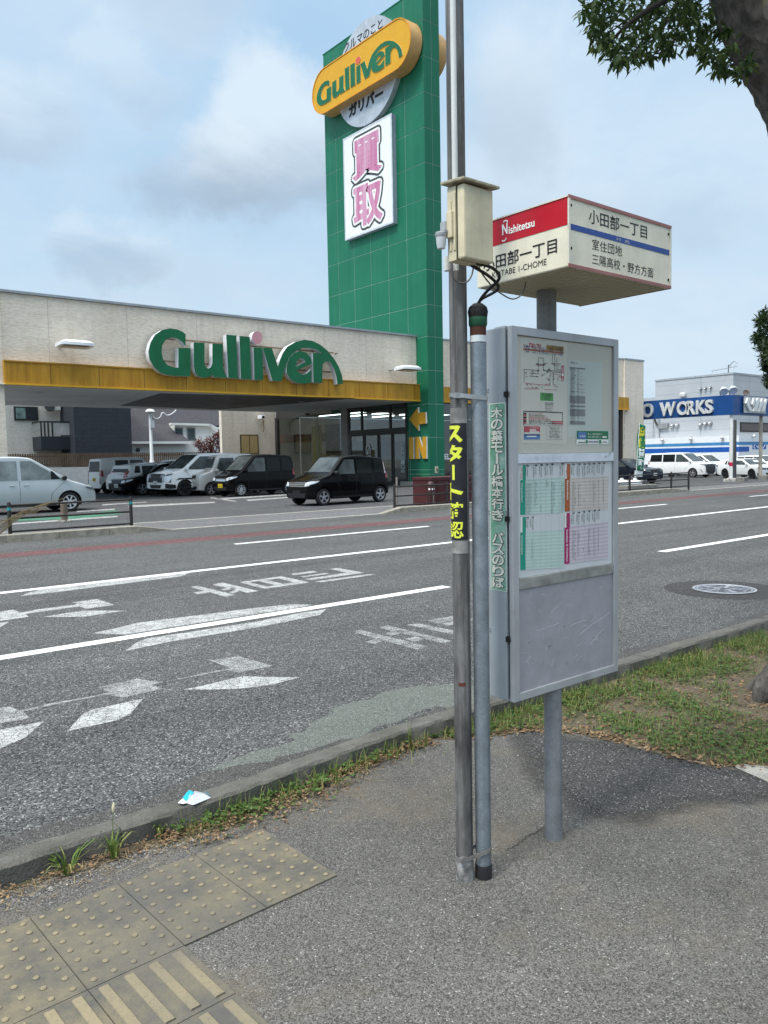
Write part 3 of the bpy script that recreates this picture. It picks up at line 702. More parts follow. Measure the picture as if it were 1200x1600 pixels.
mb = MB(); a0, b0 = RP.px(815, 721); a1, b1 = RP.px(878, 712); RP.text(mb, 'バス停でのりば', a0, b0, a1, b1, 1, 0); mb.build('lettering', [M_ghost], rl); mb = MB(); a0, b0 = RP.px(951, 714); a1, b1 = RP.px(955, 706); RP.text(mb, '?', a0, b0 + .002, a1, b1, 1, 0); a0, b0 = RP.px(945, 714.5); a1, b1 = RP.px(958, 711.5); RP.rect(mb, a0, b0, a0 + .012, b0 + .006, 1, 0)
mb.build('pen_mark', [M_grey], rl)
# route map board
bd = MB(); bd.box((X0, CY0 + .010, zc1 + .001), (X1, CY0 + .019, CZ1 - w - .001))
board = bd.build('route_board', mat('cream board', (.52, .49, .42), .45, var=.06, scale=2), bs)
BP = Panel((0, CY0 + .010, 0), (1, 0, 0), (0, 0, 1), .0006)
M_pr = [mat('poster paper', (.57, .54, .47), .5, var=.03), M_black, mat('map red', (.42, .06, .08), .5), mat('map green', (.08, .28, .08), .5), mat('orange print', (.50, .27, .05), .5), mat('deep orange print', (.45, .13, .03), .5),
        M_white, mat('map blue', (.08, .18, .40), .5), mat('sign green', (.01, .17, .06), .4), M_grey, mat('pale paper', (.50, .53, .49), .45, var=.03), mat('tint grey', (.24, .24, .24), .6), mat('navy print', (.05, .06, .18), .5)]
po = MB(); R_ = lambda x0, y0, x1, y1, mi, k=2: BP.rpx(po, q1(x0, y0), q1(x1, y1), k, mi)
def Tx(mbx, P_, fn, txt, x0, y0, x1, y1, mi, k=3, bold=0.0, rot=False):
    a0, b0 = P_.px(*fn(x0, y1)); a1, b1 = P_.px(*fn(x1, y0)); P_.text(mbx, txt, a0, b0, a1, b1, k, mi, bold, rot=rot)
BP.ppx(po, [q1(*p) for p in ((92, 45), (588, 100), (585, 1195), (92, 1180))], 1, 0)
BP.ppx(po, [q1(*p) for p in ((600, 285), (965, 320), (962, 1000), (600, 1130))], 1, 10)
Tx(po, BP, q1, '路線のご案内', 180, 118, 308, 158, 2, bold=.02); Tx(po, BP, q1, 'Bus Line', 120, 122, 170, 148, 1)
BP.ppx(po, [q1(*p) for p in ((118, 165), (552, 208), (552, 228), (118, 185))], 2, 5); BP.ppx(po, [q1(*p) for p in ((365, 135), (550, 152), (550, 200), (365, 182))], 3, 4)
Tx(po, BP, q1, '行き先番号別の路線図', 370, 146, 546, 168, 1, 4); Tx(po, BP, q1, '主要なバス停のみ', 380, 168, 540, 190, 1, 4); Tx(po, BP, q1, '小田部一丁目から 乗り換えなしで行けるバス路線', 125, 178, 540, 210, 12, 3)
def ln(x0, y0, x1, y1, mi=1, t=4.0):
    a = BP.at(*BP.px(*q1(x0, y0)), 2.5); b = BP.at(*BP.px(*q1(x1, y1)), 2.5); po.bar(a, b, t * .00036, .0004, mi, up=(0, -1, 0))
for l in ((280, 268, 335, 273), (280, 268, 278, 440), (335, 273, 333, 400), (333, 400, 520, 412), (128, 392, 290, 406), (128, 392, 126, 530), (430, 222, 428, 330), (478, 262, 480, 395), (455, 228, 455, 400), (480, 395, 520, 398),
          (365, 415, 520, 428), (405, 440, 402, 560), (440, 420, 438, 560), (180, 432, 278, 440), (180, 462, 280, 470)): ln(*l)
for l in ((405, 440, 525, 455), (492, 470, 525, 474), (492, 470, 490, 495), (130, 540, 405, 565), (125, 600, 290, 600), (345, 608, 480, 612), (440, 560, 470, 575)): ln(*l, 2)
rnd = random.Random(3)
KS = '福岡早良西新藤崎室見原橋本野芥賀茂次郎丸荒江別府城南六本松天神博多駅前'
for k in range(72):
    gx, gy = rnd.choice([(rnd.uniform(130, 330), rnd.uniform(395, 470)), (rnd.uniform(125, 490), rnd.uniform(535, 615)), (rnd.uniform(360, 515), rnd.uniform(380, 520)), (rnd.uniform(250, 360), rnd.uniform(320, 345)), (rnd.uniform(395, 500), rnd.uniform(325, 350))])
    Tx(po, BP, q1, ''.join(rnd.sample(KS, 2)), gx, gy, gx + 20, gy + 11, rnd.choice((1, 1, 1, 2)), 4)
R_(525, 350, 555, 520, 2); a0, b0 = BP.px(*q1(530, 515)); a1, b1 = BP.px(*q1(549, 358)); BP.vtext(po, '小田部一丁目', a0, b0, a1, b1, 3, 6)
R_(300, 640, 438, 732, 3)
for k, s_ in enumerate(('西鉄バスの時刻と', 'バスの現在地が', 'わかります', 'ご利用ください')): Tx(po, BP, q1, s_, 315 + 8 * k, 652 + k * 18, 425 - 6 * k, 664 + k * 18, 1)
R_(300, 740, 456, 842, 0, 3)
for k in range(5): Tx(po, BP, q1, ('時刻表の検索', '運賃の案内は', 'スマートフォンで', '簡単に調べる', 'ことができます')[k], 348, 748 + k * 18, 440 - 4 * k, 760 + k * 18, 1, 4)
for x0, y0, x1, y1 in ((118, 845, 540, 851), (118, 985, 540, 991), (118, 845, 122, 991), (536, 853, 540, 991)): R_(x0, y0, x1, y1, 1, 3)
for k, s_ in enumerate(('福岡タワー 博多駅 天神方面行き', '室住団地 三陽高校 野方方面行き', '西新 藤崎 早良営業所を経由します', '四箇田団地 金武 原往還経由', '橋本駅 木の葉モール 乗り継ぎ', '西新 昭代 中村大学 六本松経由')):
    Tx(po, BP, q1, s_, 175, 862 + k * 20, 330 + 26 * k, 874 + k * 20, rnd.choice((1, 2)), 4); R_(120, 858 + k * 20, 150, 874 + k * 20, 2 if k % 2 else 1, 4)
R_(424, 945, 538, 960, 2, 4); R_(424, 966, 538, 980, 2, 4)
R_(125, 1000, 296, 1066, 2, 3); R_(125, 1066, 296, 1098, 0, 4); R_(125, 1098, 296, 1142, 7, 3); R_(184, 1036, 254, 1048, 6, 4); R_(184, 1056, 284, 1066, 6, 5); R_(156, 1104, 256, 1116, 6, 4); R_(125, 1085, 296, 1100, 12, 5)
Tx(po, BP, q1, 'バスナビ', 184, 1008, 280, 1028, 6, 5)
R_(365, 1000, 532, 1004, 9, 3); R_(365, 1142, 532, 1146, 9, 3); R_(365, 1000, 368, 1146, 9, 3); R_(529, 1000, 532, 1146, 9, 3)
for k, s_ in enumerate(('お客さまセンター', '営業時間のご案内', '小田部一丁目バス停', '年中無休', '受付 八時より', '忘れ物の問合せ', '定期券 回数券', 'お近くの営業所')): Tx(po, BP, q1, s_, 390 + (k % 3) * 8, 1006 + k * 16, 515 - (k % 3) * 10, 1017 + k * 16, 1, 4)
# fare list
Tx(po, BP, q1, '停留所名 一覧', 620, 318, 700, 328, 1, 3)
for y in list(range(365, 395, 1))[:1]: R_(615, 365, 780, 395, 11, 3)
rows = [(395, 490, 0), (490, 505, 1), (505, 545, 0), (545, 560, 1), (560, 595, 0), (595, 608, 1), (608, 625, 0), (625, 640, 1), (640, 670, 0), (670, 760, 1), (760, 775, 0), (775, 800, 1), (800, 815, 0), (815, 895, 1), (895, 945, 0), (945, 985, 1)]
for a, b, g in rows:
    if g: R_(615, a, 780, b, 11, 3)
for k in range(40):
    y = 378 + k * 15
    Tx(po, BP, q1, ''.join(rnd.sample(KS, rnd.choice((3, 4, 5)))), 620, y, 620 + rnd.randint(35, 62), y + 9, 1, 5); Tx(po, BP, q1, str(rnd.randint(170, 480)), 694, y, 712, y + 9, 1, 5)
    if k % 3 == 0: Tx(po, BP, q1, str(rnd.randint(170, 480)), 730, y, 745, y + 9, 1, 5)
for xx in (690, 720, 750, 779): R_(xx, 365, xx + 1.6, 985, 9, 4)
# sponsor card
c0 = (680, 1025, 1048, 1200); R_(680, 1028, 1045, 1198, 10, 2); R_(690, 1050, 1028, 1142, 8, 3); R_(690, 1142, 1028, 1192, 6, 3); R_(704, 1062, 792, 1138, 7, 4); Tx(po, BP, q1, '交番前', 716, 1098, 782, 1118, 6, 5)
Tx(po, BP, q1, '暮らしと医療の相談なら', 805, 1076, 955, 1096, 6, 5); Tx(po, BP, q1, '地域の皆様の薬局です', 805, 1108, 945, 1124, 6, 5); R_(962, 1108, 1008, 1126, 6, 5)
Tx(po, BP, q1, '営業時間', 705, 1168, 775, 1184, 1, 5, bold=.02); R_(784, 1150, 806, 1186, 8, 4); Tx(po, BP, q1, '09:00-20:00', 812, 1158, 920, 1178, 12, 5, bold=.02); R_(928, 1150, 950, 1186, 8, 4); Tx(po, BP, q1, '小田部薬局', 955, 1162, 1012, 1178, 1, 5)
po.build('posters', M_pr, board)
gl = MB(); gl.box((X0, CY0 + .0040, zc1 + .001), (X1, CY0 + .0055, CZ1 - w - .001)); gl.build('cover_pane', glass('poster glass', (.98, .985, .98), .004, .15), bs)
# timetable
tb = MB(); tb.box((X0, CY0 + .010, zc3 + .001), (X1, CY0 + .019, zc2 - .001)); tboard = tb.build('timetable_board', mat('timetable paper', (.60, .60, .61), .45, var=.04), bs)
M_tt = [mat('mint stripe', (.42, .55, .50), .5), mat('green band', (.01, .30, .20), .45), mat('orange band', (.40, .10, .03), .45), mat('magenta band', (.40, .012, .13), .45), mat('peach stripe', (.55, .47, .43), .5), mat('pink stripe', (.53, .43, .50), .5),
        M_black, M_white, mat('line grey', (.4, .4, .4), .5), mat('soft red print', (.42, .14, .14), .5), mat('mint pale', (.52, .61, .58), .5), mat('pink pale', (.60, .54, .58), .5), mat('peach pale', (.60, .55, .52), .5)]
tt = MB(); R2 = lambda x0, y0, x1, y1, mi, k=2: BP.rpx(tt, q2(x0, y0), q2(x1, y1), k, mi)
def quarter(x0, x1, yh0, yh1, y1, slope, band, st, pale, seed, cols, nrow, first=1):
    """one block of the timetable: head band, striped rows, departure times"""
    r = random.Random(seed); sl_ = lambda x, y: y + slope * (x - x0) / (x1 - x0)
    def rq(xa, ya, xb, yb, mi, k): BP.ppx(tt, [q2(xa, sl_(xa, ya)), q2(xb, sl_(xb, ya)), q2(xb, sl_(xb, yb)), q2(xa, sl_(xa, yb))], k, mi)
    rq(x0, yh0, x0 + 20, yh1, 7, 2); rq(x0 + 24, yh0, x0 + 58, yh1, band, 2)
    rq(x0, yh1, x0 + 52, y1, band, 2)
    h = (y1 - yh1) / nrow
    for i in range(nrow):
        rq(x0 + 56, yh1 + h * i, x1, yh1 + h * (i + .5), st, 2); rq(x0 + 56, yh1 + h * (i + .5), x1, yh1 + h * (i + 1), pale, 2)
    for cx, n0, n1, num in cols:
        for i in range(nrow * 2):
            if n0 <= i / (nrow * 2) <= n1:
                yy = yh1 + h * .5 * i + 2
                k = num if r.random() < .55 else max(1, num - 1)
                for j in range(k): Tx(tt, BP, q2, '%02d' % r.randint(0, 59), cx + j * 15, sl_(cx, yy), cx + 9 + j * 15, sl_(cx, yy + h * .34), 6, 4)
        Tx(tt, BP, q2, '%d番' % r.randint(2, 15), cx, sl_(cx, yh0 - 2), cx + 26, sl_(cx, yh0 + 18), 6, 4, bold=.03)
        for j in range(2):
            a0, b0 = BP.px(*q2(cx - 14 + 20 * j, sl_(cx, yh1 - 14 - r.randint(0, 40)))); a1, b1 = BP.px(*q2(cx - 4 + 20 * j, sl_(cx, yh0 + 28))); BP.vtext(tt, ''.join(r.sample(KS, r.choice((5, 6, 7)))), a0, b0, a1, b1, 4, 6)
    for cx in (x0 + 140, x0 + 215, x0 + 270, x0 + 330, x1 - 55): rq(cx, yh0 - 10, cx + 1.5, y1, 8, 3)
quarter(88, 560, 118, 275, 648, -28, 1, 0, 10, 1, [(150, .1, .98, 4), (238, .05, .75, 2), (300, .75, .9, 1), (360, .05, .2, 2), (415, .1, .95, 3), (525, .12, .98, 2)], 10)
quarter(564, 1030, 104, 258, 612, -22, 2, 4, 12, 2, [(640, .1, .98, 3), (705, .2, .8, 2), (762, .65, .7, 1), (812, .06, .1, 1), (862, .06, .85, 2), (918, .1, .9, 1), (968, .06, .75, 1)], 10)
quarter(88, 555, 672, 838, 1240, -28, 1, 0, 10, 3, [(150, .1, .13, 3), (205, .15, .72, 1)], 11)
quarter(560, 1028, 632, 785, 1176, -60, 3, 5, 11, 4, [(640, .08, .85, 3), (700, .15, .75, 2), (755, .6, .65, 1), (810, .06, .8, 2), (868, .1, .85, 1), (915, .06, .7, 1)], 10)
def side_text(txt, x0, y0, x1, y1, mi=7):
    a0, b0 = BP.px(*q2(x0, y1)); a1, b1 = BP.px(*q2(x1, y0)); BP.text(tt, txt, a0, b0, a1, b1, 4, mi, .02, rot=True)
side_text('Saturdays', 578, 275, 600, 490); side_text('Sundays & Holidays', 572, 805, 594, 1150); side_text('Weekdays', 92, 300, 108, 515); side_text('Weekdays', 92, 860, 108, 1075)
for x0, y0, y1, s_ in ((572, 130, 240, '土曜日'), (576, 655, 770, '日祝日'), (90, 140, 260, '平日')):
    a0, b0 = BP.px(*q2(x0, y1)); a1, b1 = BP.px(*q2(x0 + 20, y0)); BP.vtext(tt, s_, a0, b0, a1, b1, 4, 9)
tt.build('timetable', M_tt, tboard)
gl = MB(); gl.box((X0, CY0 + .0040, zc3 + .001), (X1, CY0 + .0055, zc2 - .001)); gl.build('cover_pane', glass('poster glass'), bs)
# hinges on the left side, sticker
for z in (FP.px(800, 614)[1], FP.px(800, 810)[1], FP.px(800, 1000)[1]):
    hg = MB(); hg.cyl((CX0 - .002, CY0 + .026, z - .012), (CX0 - .002, CY0 + .026, z + .006), .010, n=10, mi=0)
    for dy in (.03, .115):
        for dz in (.012, .022): sw_ = MB(); sw_.lathe([(.004, 0), (.003, .002), (0, .0026)], (CX0, CY0 + dy, z + dz), (-1, 0, 0), 8); sw_.build('screw', M_galv, cabinet, smooth=True)
    hg.build('hinge', M_dark, cabinet, smooth=True)
SP = Panel((CX0, 0, 0), (0, -1, 0), (0, 0, 1), .0008)
def sticker_mat():
    t = NT('faded green sticker'); a = t.noise(9, 6, .7); b = t.noise(30, 5, .7)
    c = t.ramp(a, [(.35, (.09, .26, .15)), (.55, (.22, .40, .31)), (.7, (.42, .50, .42))]); c = t.mix(t.ramp(b, [(.62, 0.0), (.7, .7)]), c, (.25, .14, .06)); t.col(c); t.set(Roughness=.5); return t.m
st = MB(); a0, b0 = SP.px(768, 920); a1, b1 = SP.px(789, 630); a0, a1 = sorted((a0, a1))
SP.rect(st, a0 - .004, b0 - .003, a1 + .004, b1 + .003, 1, 0); SP.rect(st, a0, b0, a1, b1, 2, 1)
ch = '木の葉モール橋本行き バスのりば'
wd = (a1 - a0) * .14
SP.vtext(st, ch, a0 + wd * .8, b0 + .008, a1 - wd * .8, b1 - .012, 3, 2, .02, .94, ref=.02, rim=.0026); SP.vtext(st, ch, a0 + wd * .8, b0 + .008, a1 - wd * .8, b1 - .012, 4.5, 3, .02, .94, ref=.02, rim=.0006)
st.build('sticker', [mat('sticker white', (.60, .64, .56), .5), sticker_mat(), mat('sticker outline', (.055, .05, .04), .6), mat('sticker lettering', (.66, .65, .55), .5)], cabinet)
# header box: a lit square sign on top of the post
HX0, HX1, HY0, HY1, HZ0, HZ1 = 2.163, 2.769, 1.668, 2.084, 2.105, 2.333
hb = MB(); hb.box((HX0, HY0, HZ0), (HX1, HY1, HZ1))
header = hb.build('header_box', M_cream, bs, bevel=.004)
sof = MB()
for k in range(22):
    xx = HX0 + .012 + k * (HX1 - HX0 - .024) / 22; sof.box((xx, HY0 + .012, HZ0 - .0025), (xx + .021, HY1 - .012, HZ0 - .0005))
sof.build('soffit', mat('ribbed soffit', (.40, .355, .24), .6, var=.15), header)
e = .004
for z in (HZ0 - .002, HZ1 - .009):
    tr = MB(); tr.box((HX0 - e, HY0 - e, z), (HX1 + e, HY0 - .0005, z + .011)); tr.box((HX1 + .0005, HY0, z), (HX1 + e, HY1, z + .011)); tr.build('trim', M_trim, header)
for p_, q_ in (((HX0 - e, HY0 - e, HZ0 + .0095), (HX0 + .005, HY0 - .0008, HZ1 - .0095)), ((HX1 - .005, HY0 - e, HZ0 + .0095), (HX1 + e, HY0 - .0008, HZ1 - .0095)), ((HX0 - e, HY0, HZ1 - .004), (HX0 - .0008, HY1, HZ1 + .001))):
    tr = MB(); tr.box(p_, q_); tr.build('trim', mat('cream edge', (.62, .59, .50), .5, streak=.4), header)
for x, z in ((HX0 + .012, HZ1 - .03), (HX0 + .012, HZ0 + .06), (HX1 - .012, HZ1 - .03), (HX1 - .012, HZ0 + .03)):
    sc_ = MB(); sc_.lathe([(.005, 0), (.004, .003), (0, .004)], (x, HY0, z), (0, -1, 0), 8); sc_.build('screw', M_dark, header, smooth=True)
H1 = Panel((HX0, HY0, HZ0), (1, 0, 0), (0, 0, 1)); qh = Z1(660, 260, 2.857)
lt = MB(); def_ = [M_black, M_bluep, M_cream]
H1.ppx(lt, [qh(*p) for p in ((648, 252), (1101, 374), (1101, 398), (648, 278))], 1, 1)
def HT(P_, mbx, txt, tl, tr_, bl_, k, mi, bold=.0):
    """lettering inside the quad given by three picture corners"""
    A = P_.px(*qh(*tl)); B = P_.px(*qh(*tr_)); C = P_.px(*qh(*bl_)); a0, a1 = sorted((A[0], B[0])); P_.text(mbx, txt, a0, min(C[1], A[1]), a1, max(A[1], C[1]), k, mi, bold)
def HTc(P_, mbx, txt, x0, x1, yl0, yl1, k, mi, bold=0.0):
    """x range in the zoomed picture; yl0, yl1 are top and bottom at the left end"""
    A = P_.px(*qh(x0, yl0)); B = P_.px(*qh(x0, yl1)); C = P_.px(*qh(x1, yl1)); a0, a1 = sorted((A[0], C[0])); P_.text(mbx, txt, a0, B[1], a1, A[1], k, mi, bold)
HTc(H1, lt, '小田部一丁目', 742, 1002, 188, 252, 1, 0, .006); HTc(H1, lt, '室住団地', 757, 890, 322, 370, 1, 0, .0); HTc(H1, lt, '三陽高校・野方方面', 757, 1030, 388, 436, 1, 0, .0); HTc(H1, lt, '行  先', 862, 922, 318, 330, 2, 2)
lt.build('lettering', def_, header)
H2 = Panel((HX0, HY1, HZ0), (0, -1, 0), (0, 0, 1)); HW, HH = HY1 - HY0, HZ1 - HZ0
zr = H2.px(*qh(640, 262))[1]
lt = MB(); H2.rect(lt, .003, zr, HW - .004, HH - .003, 1, 0); lt.build('red_band', M_redp, header); lt = MB(); lt2 = [M_black, M_redp, M_white]
HTc(H2, lt, '小田部一丁目', 272, 602, 410, 472, 1, 0, .012); HTc(H2, lt, 'KOTABE 1-CHOME', 312, 555, 474, 500, 1, 0, .0)
HTc(H2, lt, 'ishitetsu', 387, 503, 268, 303, 2, 2, .02)
a0, b0 = H2.px(*qh(358, 308)); a1, b1 = H2.px(*qh(384, 262)); H2.text(lt, 'N', a0, b0, a1 - .002, b1 + .008, 2, 2, .03)
for (x0, y0), s_ in (((372, 258), 1), ((366, 318), -1)):
    a, b = H2.px(*qh(x0, y0)); H2_pts = [H2.at(a + .012 * cos(t), b + .012 * sin(t), 2) for t in [s_ * pi / 2 * .2 + s_ * k * .35 for k in range(7)]]
    for p, q in zip(H2_pts, H2_pts[1:]): lt.bar(p, q, .004, .0006, 2, up=(-1, 0, 0))
lt.build('lettering', lt2, header)

# ------------------------------------------------------------------ steel pole with its straps and sticker
def old_steel():
    t = NT('weathered pole'); a = t.noise(8, 7, .65, t.coord((1, 1, .35))); b = t.noise(60, 5, .7); s_ = t.noise(1, 5, .7, t.coord((45, 45, 1.6)))
    c = t.ramp(a, [(.32, (.032, .031, .029)), (.46, (.105, .102, .096)), (.68, (.23, .225, .215))]); c = t.mix(t.ramp(s_, [(.45, 0.0), (.62, .75)]), c, (.035, .033, .031)); c = t.mix(t.ramp(b, [(.66, 0.0), (.74, .5)]), c, (.30, .29, .27))
    t.col(c); t.set(Roughness=.72, Metallic=.15); t.bump(b, .2, .004); return t.m
PLX, PLY, PLR = 1.925, 1.944, .0300
PLT = Vector((.004, 0, 3)).normalized()
pl = thing('steel_pole', 'tall dark weathered steel pole strapped beside the bus stop cabinet', 'pole', (PLX, PLY, 0))
M_old = old_steel()
mb = MB(); mb.lathe([(PLR, -.05), (PLR, .5), (PLR, 2.2), (PLR * .98, 4.9), (0, 4.93)], (PLX, PLY, 0), n=32); mb.build('shaft', M_old, pl, smooth=True)
mb = MB(); mb.lathe([(PLR + .0012, .0), (PLR + .0015, .075), (PLR, .085)], (PLX, PLY, 0), n=32); mb.build('base_paint', mat('flaking white paint', (.21, .205, .195), .8, var=.85, scale=26), pl, smooth=True)
def wrap_band(mbx, cx, cy, r, z0, z1, a0, a1, n=20, mi=0):
    vs = []; fs = []
    for i in range(n + 1):
        a = a0 + (a1 - a0) * i / n
        for z in (z0, z1): vs.append((cx + r * cos(a), cy + r * sin(a), z))
    for i in range(n): fs.append((2 * i, 2 * i + 2, 2 * i + 3, 2 * i + 1))
    mbx.add(vs, fs, mi)
def at_pole(px, py): return PY(px, py, PLY - .02)
zt, zb_ = at_pole(718, 663).z, at_pole(722, 842).z
st = MB(); R1 = PLR + .0022; vc = radians(183)
wrap_band(st, PLX, PLY, R1, zb_ - .004, zt + .004, vc - 1.9, vc + 1.6, 40, 0)
wrap_band(st, PLX, PLY, R1 - .0010, zb_ - .05, zt + .055, vc - 2.0, vc + 1.7, 40, 2)
hh = (zt - zb_) / 6; aw = 1.05
for i, chx in enumerate('スタート確認'):
    t0 = zt - (i + 1) * hh
    if chx == 'ー': vs, fs = [(.42, .06), (.58, .06), (.58, .94), (.42, .94)], [(0, 1, 2, 3)]
    else:
        vs, fs, (x0, y0, x1, y1) = glyphs(chx, .045 if i < 4 else .014); vs = [((x - x0) / (x1 - x0), (y - y0) / (y1 - y0)) for x, y in vs]
    out = []
    for x, y in vs:
        a = vc + (x - .5) * 2 * aw; out.append((PLX + (R1 + .0012) * cos(a), PLY + (R1 + .0012) * sin(a), t0 + hh * (.05 + .9 * y)))
    # long faces are cut finer so that they follow the round pole
    bm = bmesh.new(); bv = [bm.verts.new(p) for p in out]
    for f in fs:
        try: bm.faces.new([bv[k] for k in f])
        except ValueError: pass
    bmesh.ops.triangulate(bm, faces=bm.faces)
    for _ in range(3):
        ed = [e_ for e_ in bm.edges if e_.calc_length() > .006]
        if ed: bmesh.ops.subdivide_edges(bm, edges=ed, cuts=1); bmesh.ops.triangulate(bm, faces=[f for f in bm.faces if len(f.verts) > 3])
    for v in bm.verts:
        d = Vector((v.co.x - PLX, v.co.y - PLY)); d = d.normalized() * (R1 + .0014); v.co.x = PLX + d.x; v.co.y = PLY + d.y
    bm.verts.index_update(); st.add([tuple(v.co) for v in bm.verts], [tuple(v.index for v in f.verts) for f in bm.faces], 1); bm.free()
st.build('sticker', [mat('black sticker', (.018, .018, .022), .35, var=.3, scale=30), mat('yellow lettering', (.62, .66, .06), .45), mat('tape remains', (.22, .215, .20), .35, var=.4, scale=20)], pl)
mb = MB(); z = at_pole(724, 1069).z; wrap_band(mb, PLX, PLY, PLR + .0012, z - .006, z + .006, radians(200), radians(245)); mb.build('rust_patch', mat('rust', (.10, .03, .018), .8), pl)
M_band = galv('steel band', (.42, .42, .40), .35, .8, .2)
# conduit riser
CDX, CDY, CDR = 1.983, 1.908, .0275
def belt(parent, z0, tilt=.0, n=40, tail=True):
    """steel band running round pole and conduit together"""
    c1 = Vector((PLX, PLY)); c2 = Vector((CDX, CDY)); d = (c2 - c1).normalized(); pn = Vector((-d.y, d.x)); pts = []
    a0 = math.atan2(d.y, d.x)
    for k in range(13): a = a0 + pi / 2 + pi * k / 12; pts.append(c1 + Vector((cos(a), sin(a))) * (PLR + .004))
    for k in range(13): a = a0 - pi / 2 + pi * k / 12; pts.append(c2 + Vector((cos(a), sin(a))) * (CDR + .003))
    pts.append(pts[0]); b = MB(); vs = []; h = .0075
    for p in pts:
        z = z0 + tilt * (p - c1).dot(d); vs += [(p.x, p.y, z - h), (p.x, p.y, z + h)]
    b.add(vs, [(2 * i, 2 * i + 2, 2 * i + 3, 2 * i + 1) for i in range(len(pts) - 1)])
    a = radians(215); p = c1 + Vector((cos(a), sin(a))) * (PLR + .006)
    b.box((p.x - .012, p.y - .006, z0 - .009), (p.x + .012, p.y + .006, z0 + .009))
    o = b.build('strap', M_band, parent); m = o.modifiers.new('thick', 'SOLIDIFY'); m.thickness = .0016; return o
belt(pl, at_pole(715, 618).z, -.1); belt(pl, at_pole(730, 1340).z, .25)
cd = thing('conduit_pipe', 'bluish galvanised conduit pipe with black taped top beside the dark pole', 'pipe', (CDX, CDY, 0))
ctop = PY(745, 480, CDY).z
mb = MB(); mb.lathe([(CDR, .03), (CDR, .8), (CDR, ctop - .12)], (CDX, CDY, 0), n=28); mb.build('pipe', M_galv, cd, smooth=True)
mb = MB(); mb.lathe([(CDR + .0025, -.03), (CDR + .0025, .0), (CDR + .003, .045), (CDR + .001, .05)], (CDX, CDY, 0), n=28); mb.build('base_tape', mat('black tape', (.02, .02, .021), .45), cd, smooth=True)
mb = MB(); mb.lathe([(CDR, ctop - .12), (CDR, ctop - .055)], (CDX, CDY, 0), n=28); mb.build('rust_ring', mat('rusty band', (.075, .03, .018), .8, var=.3), cd, smooth=True)
mb = MB(); mb.lathe([(CDR + .001, ctop - .065), (CDR + .004, ctop - .058), (CDR + .004, ctop - .035), (CDR + .002, ctop - .03)], (CDX, CDY, 0), n=28); mb.build('green_tape', mat('green tape', (.012, .075, .035), .5), cd, smooth=True)
mb = MB(); mb.lathe([(CDR + .004, ctop - .034), (CDR + .007, ctop - .015), (CDR + .003, ctop), (.016, ctop + .012), (.0, ctop + .014)], (CDX, CDY, 0), n=24); mb.build('taped_cap', mat('rubber tape', (.014, .013, .013), .7, bump=.6, bscale=70), cd, smooth=True)
mb = MB(); zz = PY(745, 530, CDY).z; wrap_band(mb, CDX, CDY, CDR + .001, zz - .011, zz + .011, radians(150), radians(330), 24); mb.build('white_tape', mat('white tape', (.62, .66, .66), .5), cd)

# slim pale conduit running up the pole
up = thing('white_conduit', 'slim pale plastic conduit running up the pole above the meter box', 'pipe', (1.895, 1.915, 2.0))
ux, uy = 1.902, 1.928
zq = PY(702, 300, 1.91).z
mb = MB(); cxy = PY(709, 120, 1.912); mb.cyl((cxy.x, 1.912, 2.10), (cxy.x, 1.912, 4.85), .0095, n=16); mb.build('pipe', mat('pale pvc', (.55, .56, .54), .5, streak=.3), up, smooth=True)
# ------------------------------------------------------------------ meter box
BX0, BX1, BY0, BY1 = 1.800, 1.972, 1.760, 1.895
bz1 = PY(728, 286, BY0).z; bz0 = PY(728, 403, BY0).z
BX0 = PY(725, 340, BY0).x; BX1 = PY(771, 340, BY0).x; BY1 = PX(699, 340, BX0).y
mbx_ = thing('meter_box', 'cream metal electricity box with a small roof fixed to the dark pole', 'electrical box', ((BX0 + BX1) / 2, (BY0 + BY1) / 2, bz0))
M_box = mat('old cream paint', (.57, .505, .345), .5, var=.14, scale=14, streak=.35, bump=.05, speck=.1)
ym = BY0 + (BY1 - BY0) * .45
mb = MB(); mb.box((BX0, BY0 - .0, bz0), (BX1, ym - .002, bz1)); mb.build('door', M_box, mbx_, bevel=.006)
mb = MB(); mb.box((BX0 + .003, ym - .002, bz0 + .003), (BX1 - .003, ym + .003, bz1), 1); mb.box((BX0, ym + .003, bz0), (BX1, BY1, bz1), 0); mb.box((BX0 - .003, ym + .003, bz0 + .03), (BX0 - .0004, ym + .012, bz1 - .02), 0); mb.box((BX0 - .003, BY1 - .02, bz0 + .03), (BX0 - .0004, BY1 - .012, bz1 - .04)); mb.build('case', [M_box, M_dark], mbx_, bevel=.003)
mb = MB(); o_ = .015
mb.add([(BX0 - o_, BY0 - o_, bz1 + .004), (BX1 + o_, BY0 - o_, bz1 + .004), (BX1 + o_, BY1 + o_, bz1 + .012), (BX0 - o_, BY1 + o_, bz1 + .012), (BX0 - o_, BY0 - o_, bz1 + .013), (BX1 + o_, BY0 - o_, bz1 + .013), (BX1 + o_, BY1 + o_, bz1 + .021), (BX0 - o_, BY1 + o_, bz1 + .021)],
       [(3, 2, 1, 0), (4, 5, 6, 7), (0, 1, 5, 4), (1, 2, 6, 5), (2, 3, 7, 6), (3, 0, 4, 7)]); mb.build('roof', mat('stained roof sheet', (.30, .27, .19), .6, var=.5, scale=25), mbx_, bevel=.002)
mb = MB(); mb.box((BX0 - .012, ym + .01, bz0 + .07), (BX0 - .0006, ym + .035, bz0 + .15)); mb.build('latch', M_box, mbx_, bevel=.002)
sx = PX(690, 372, BX0 - .02)
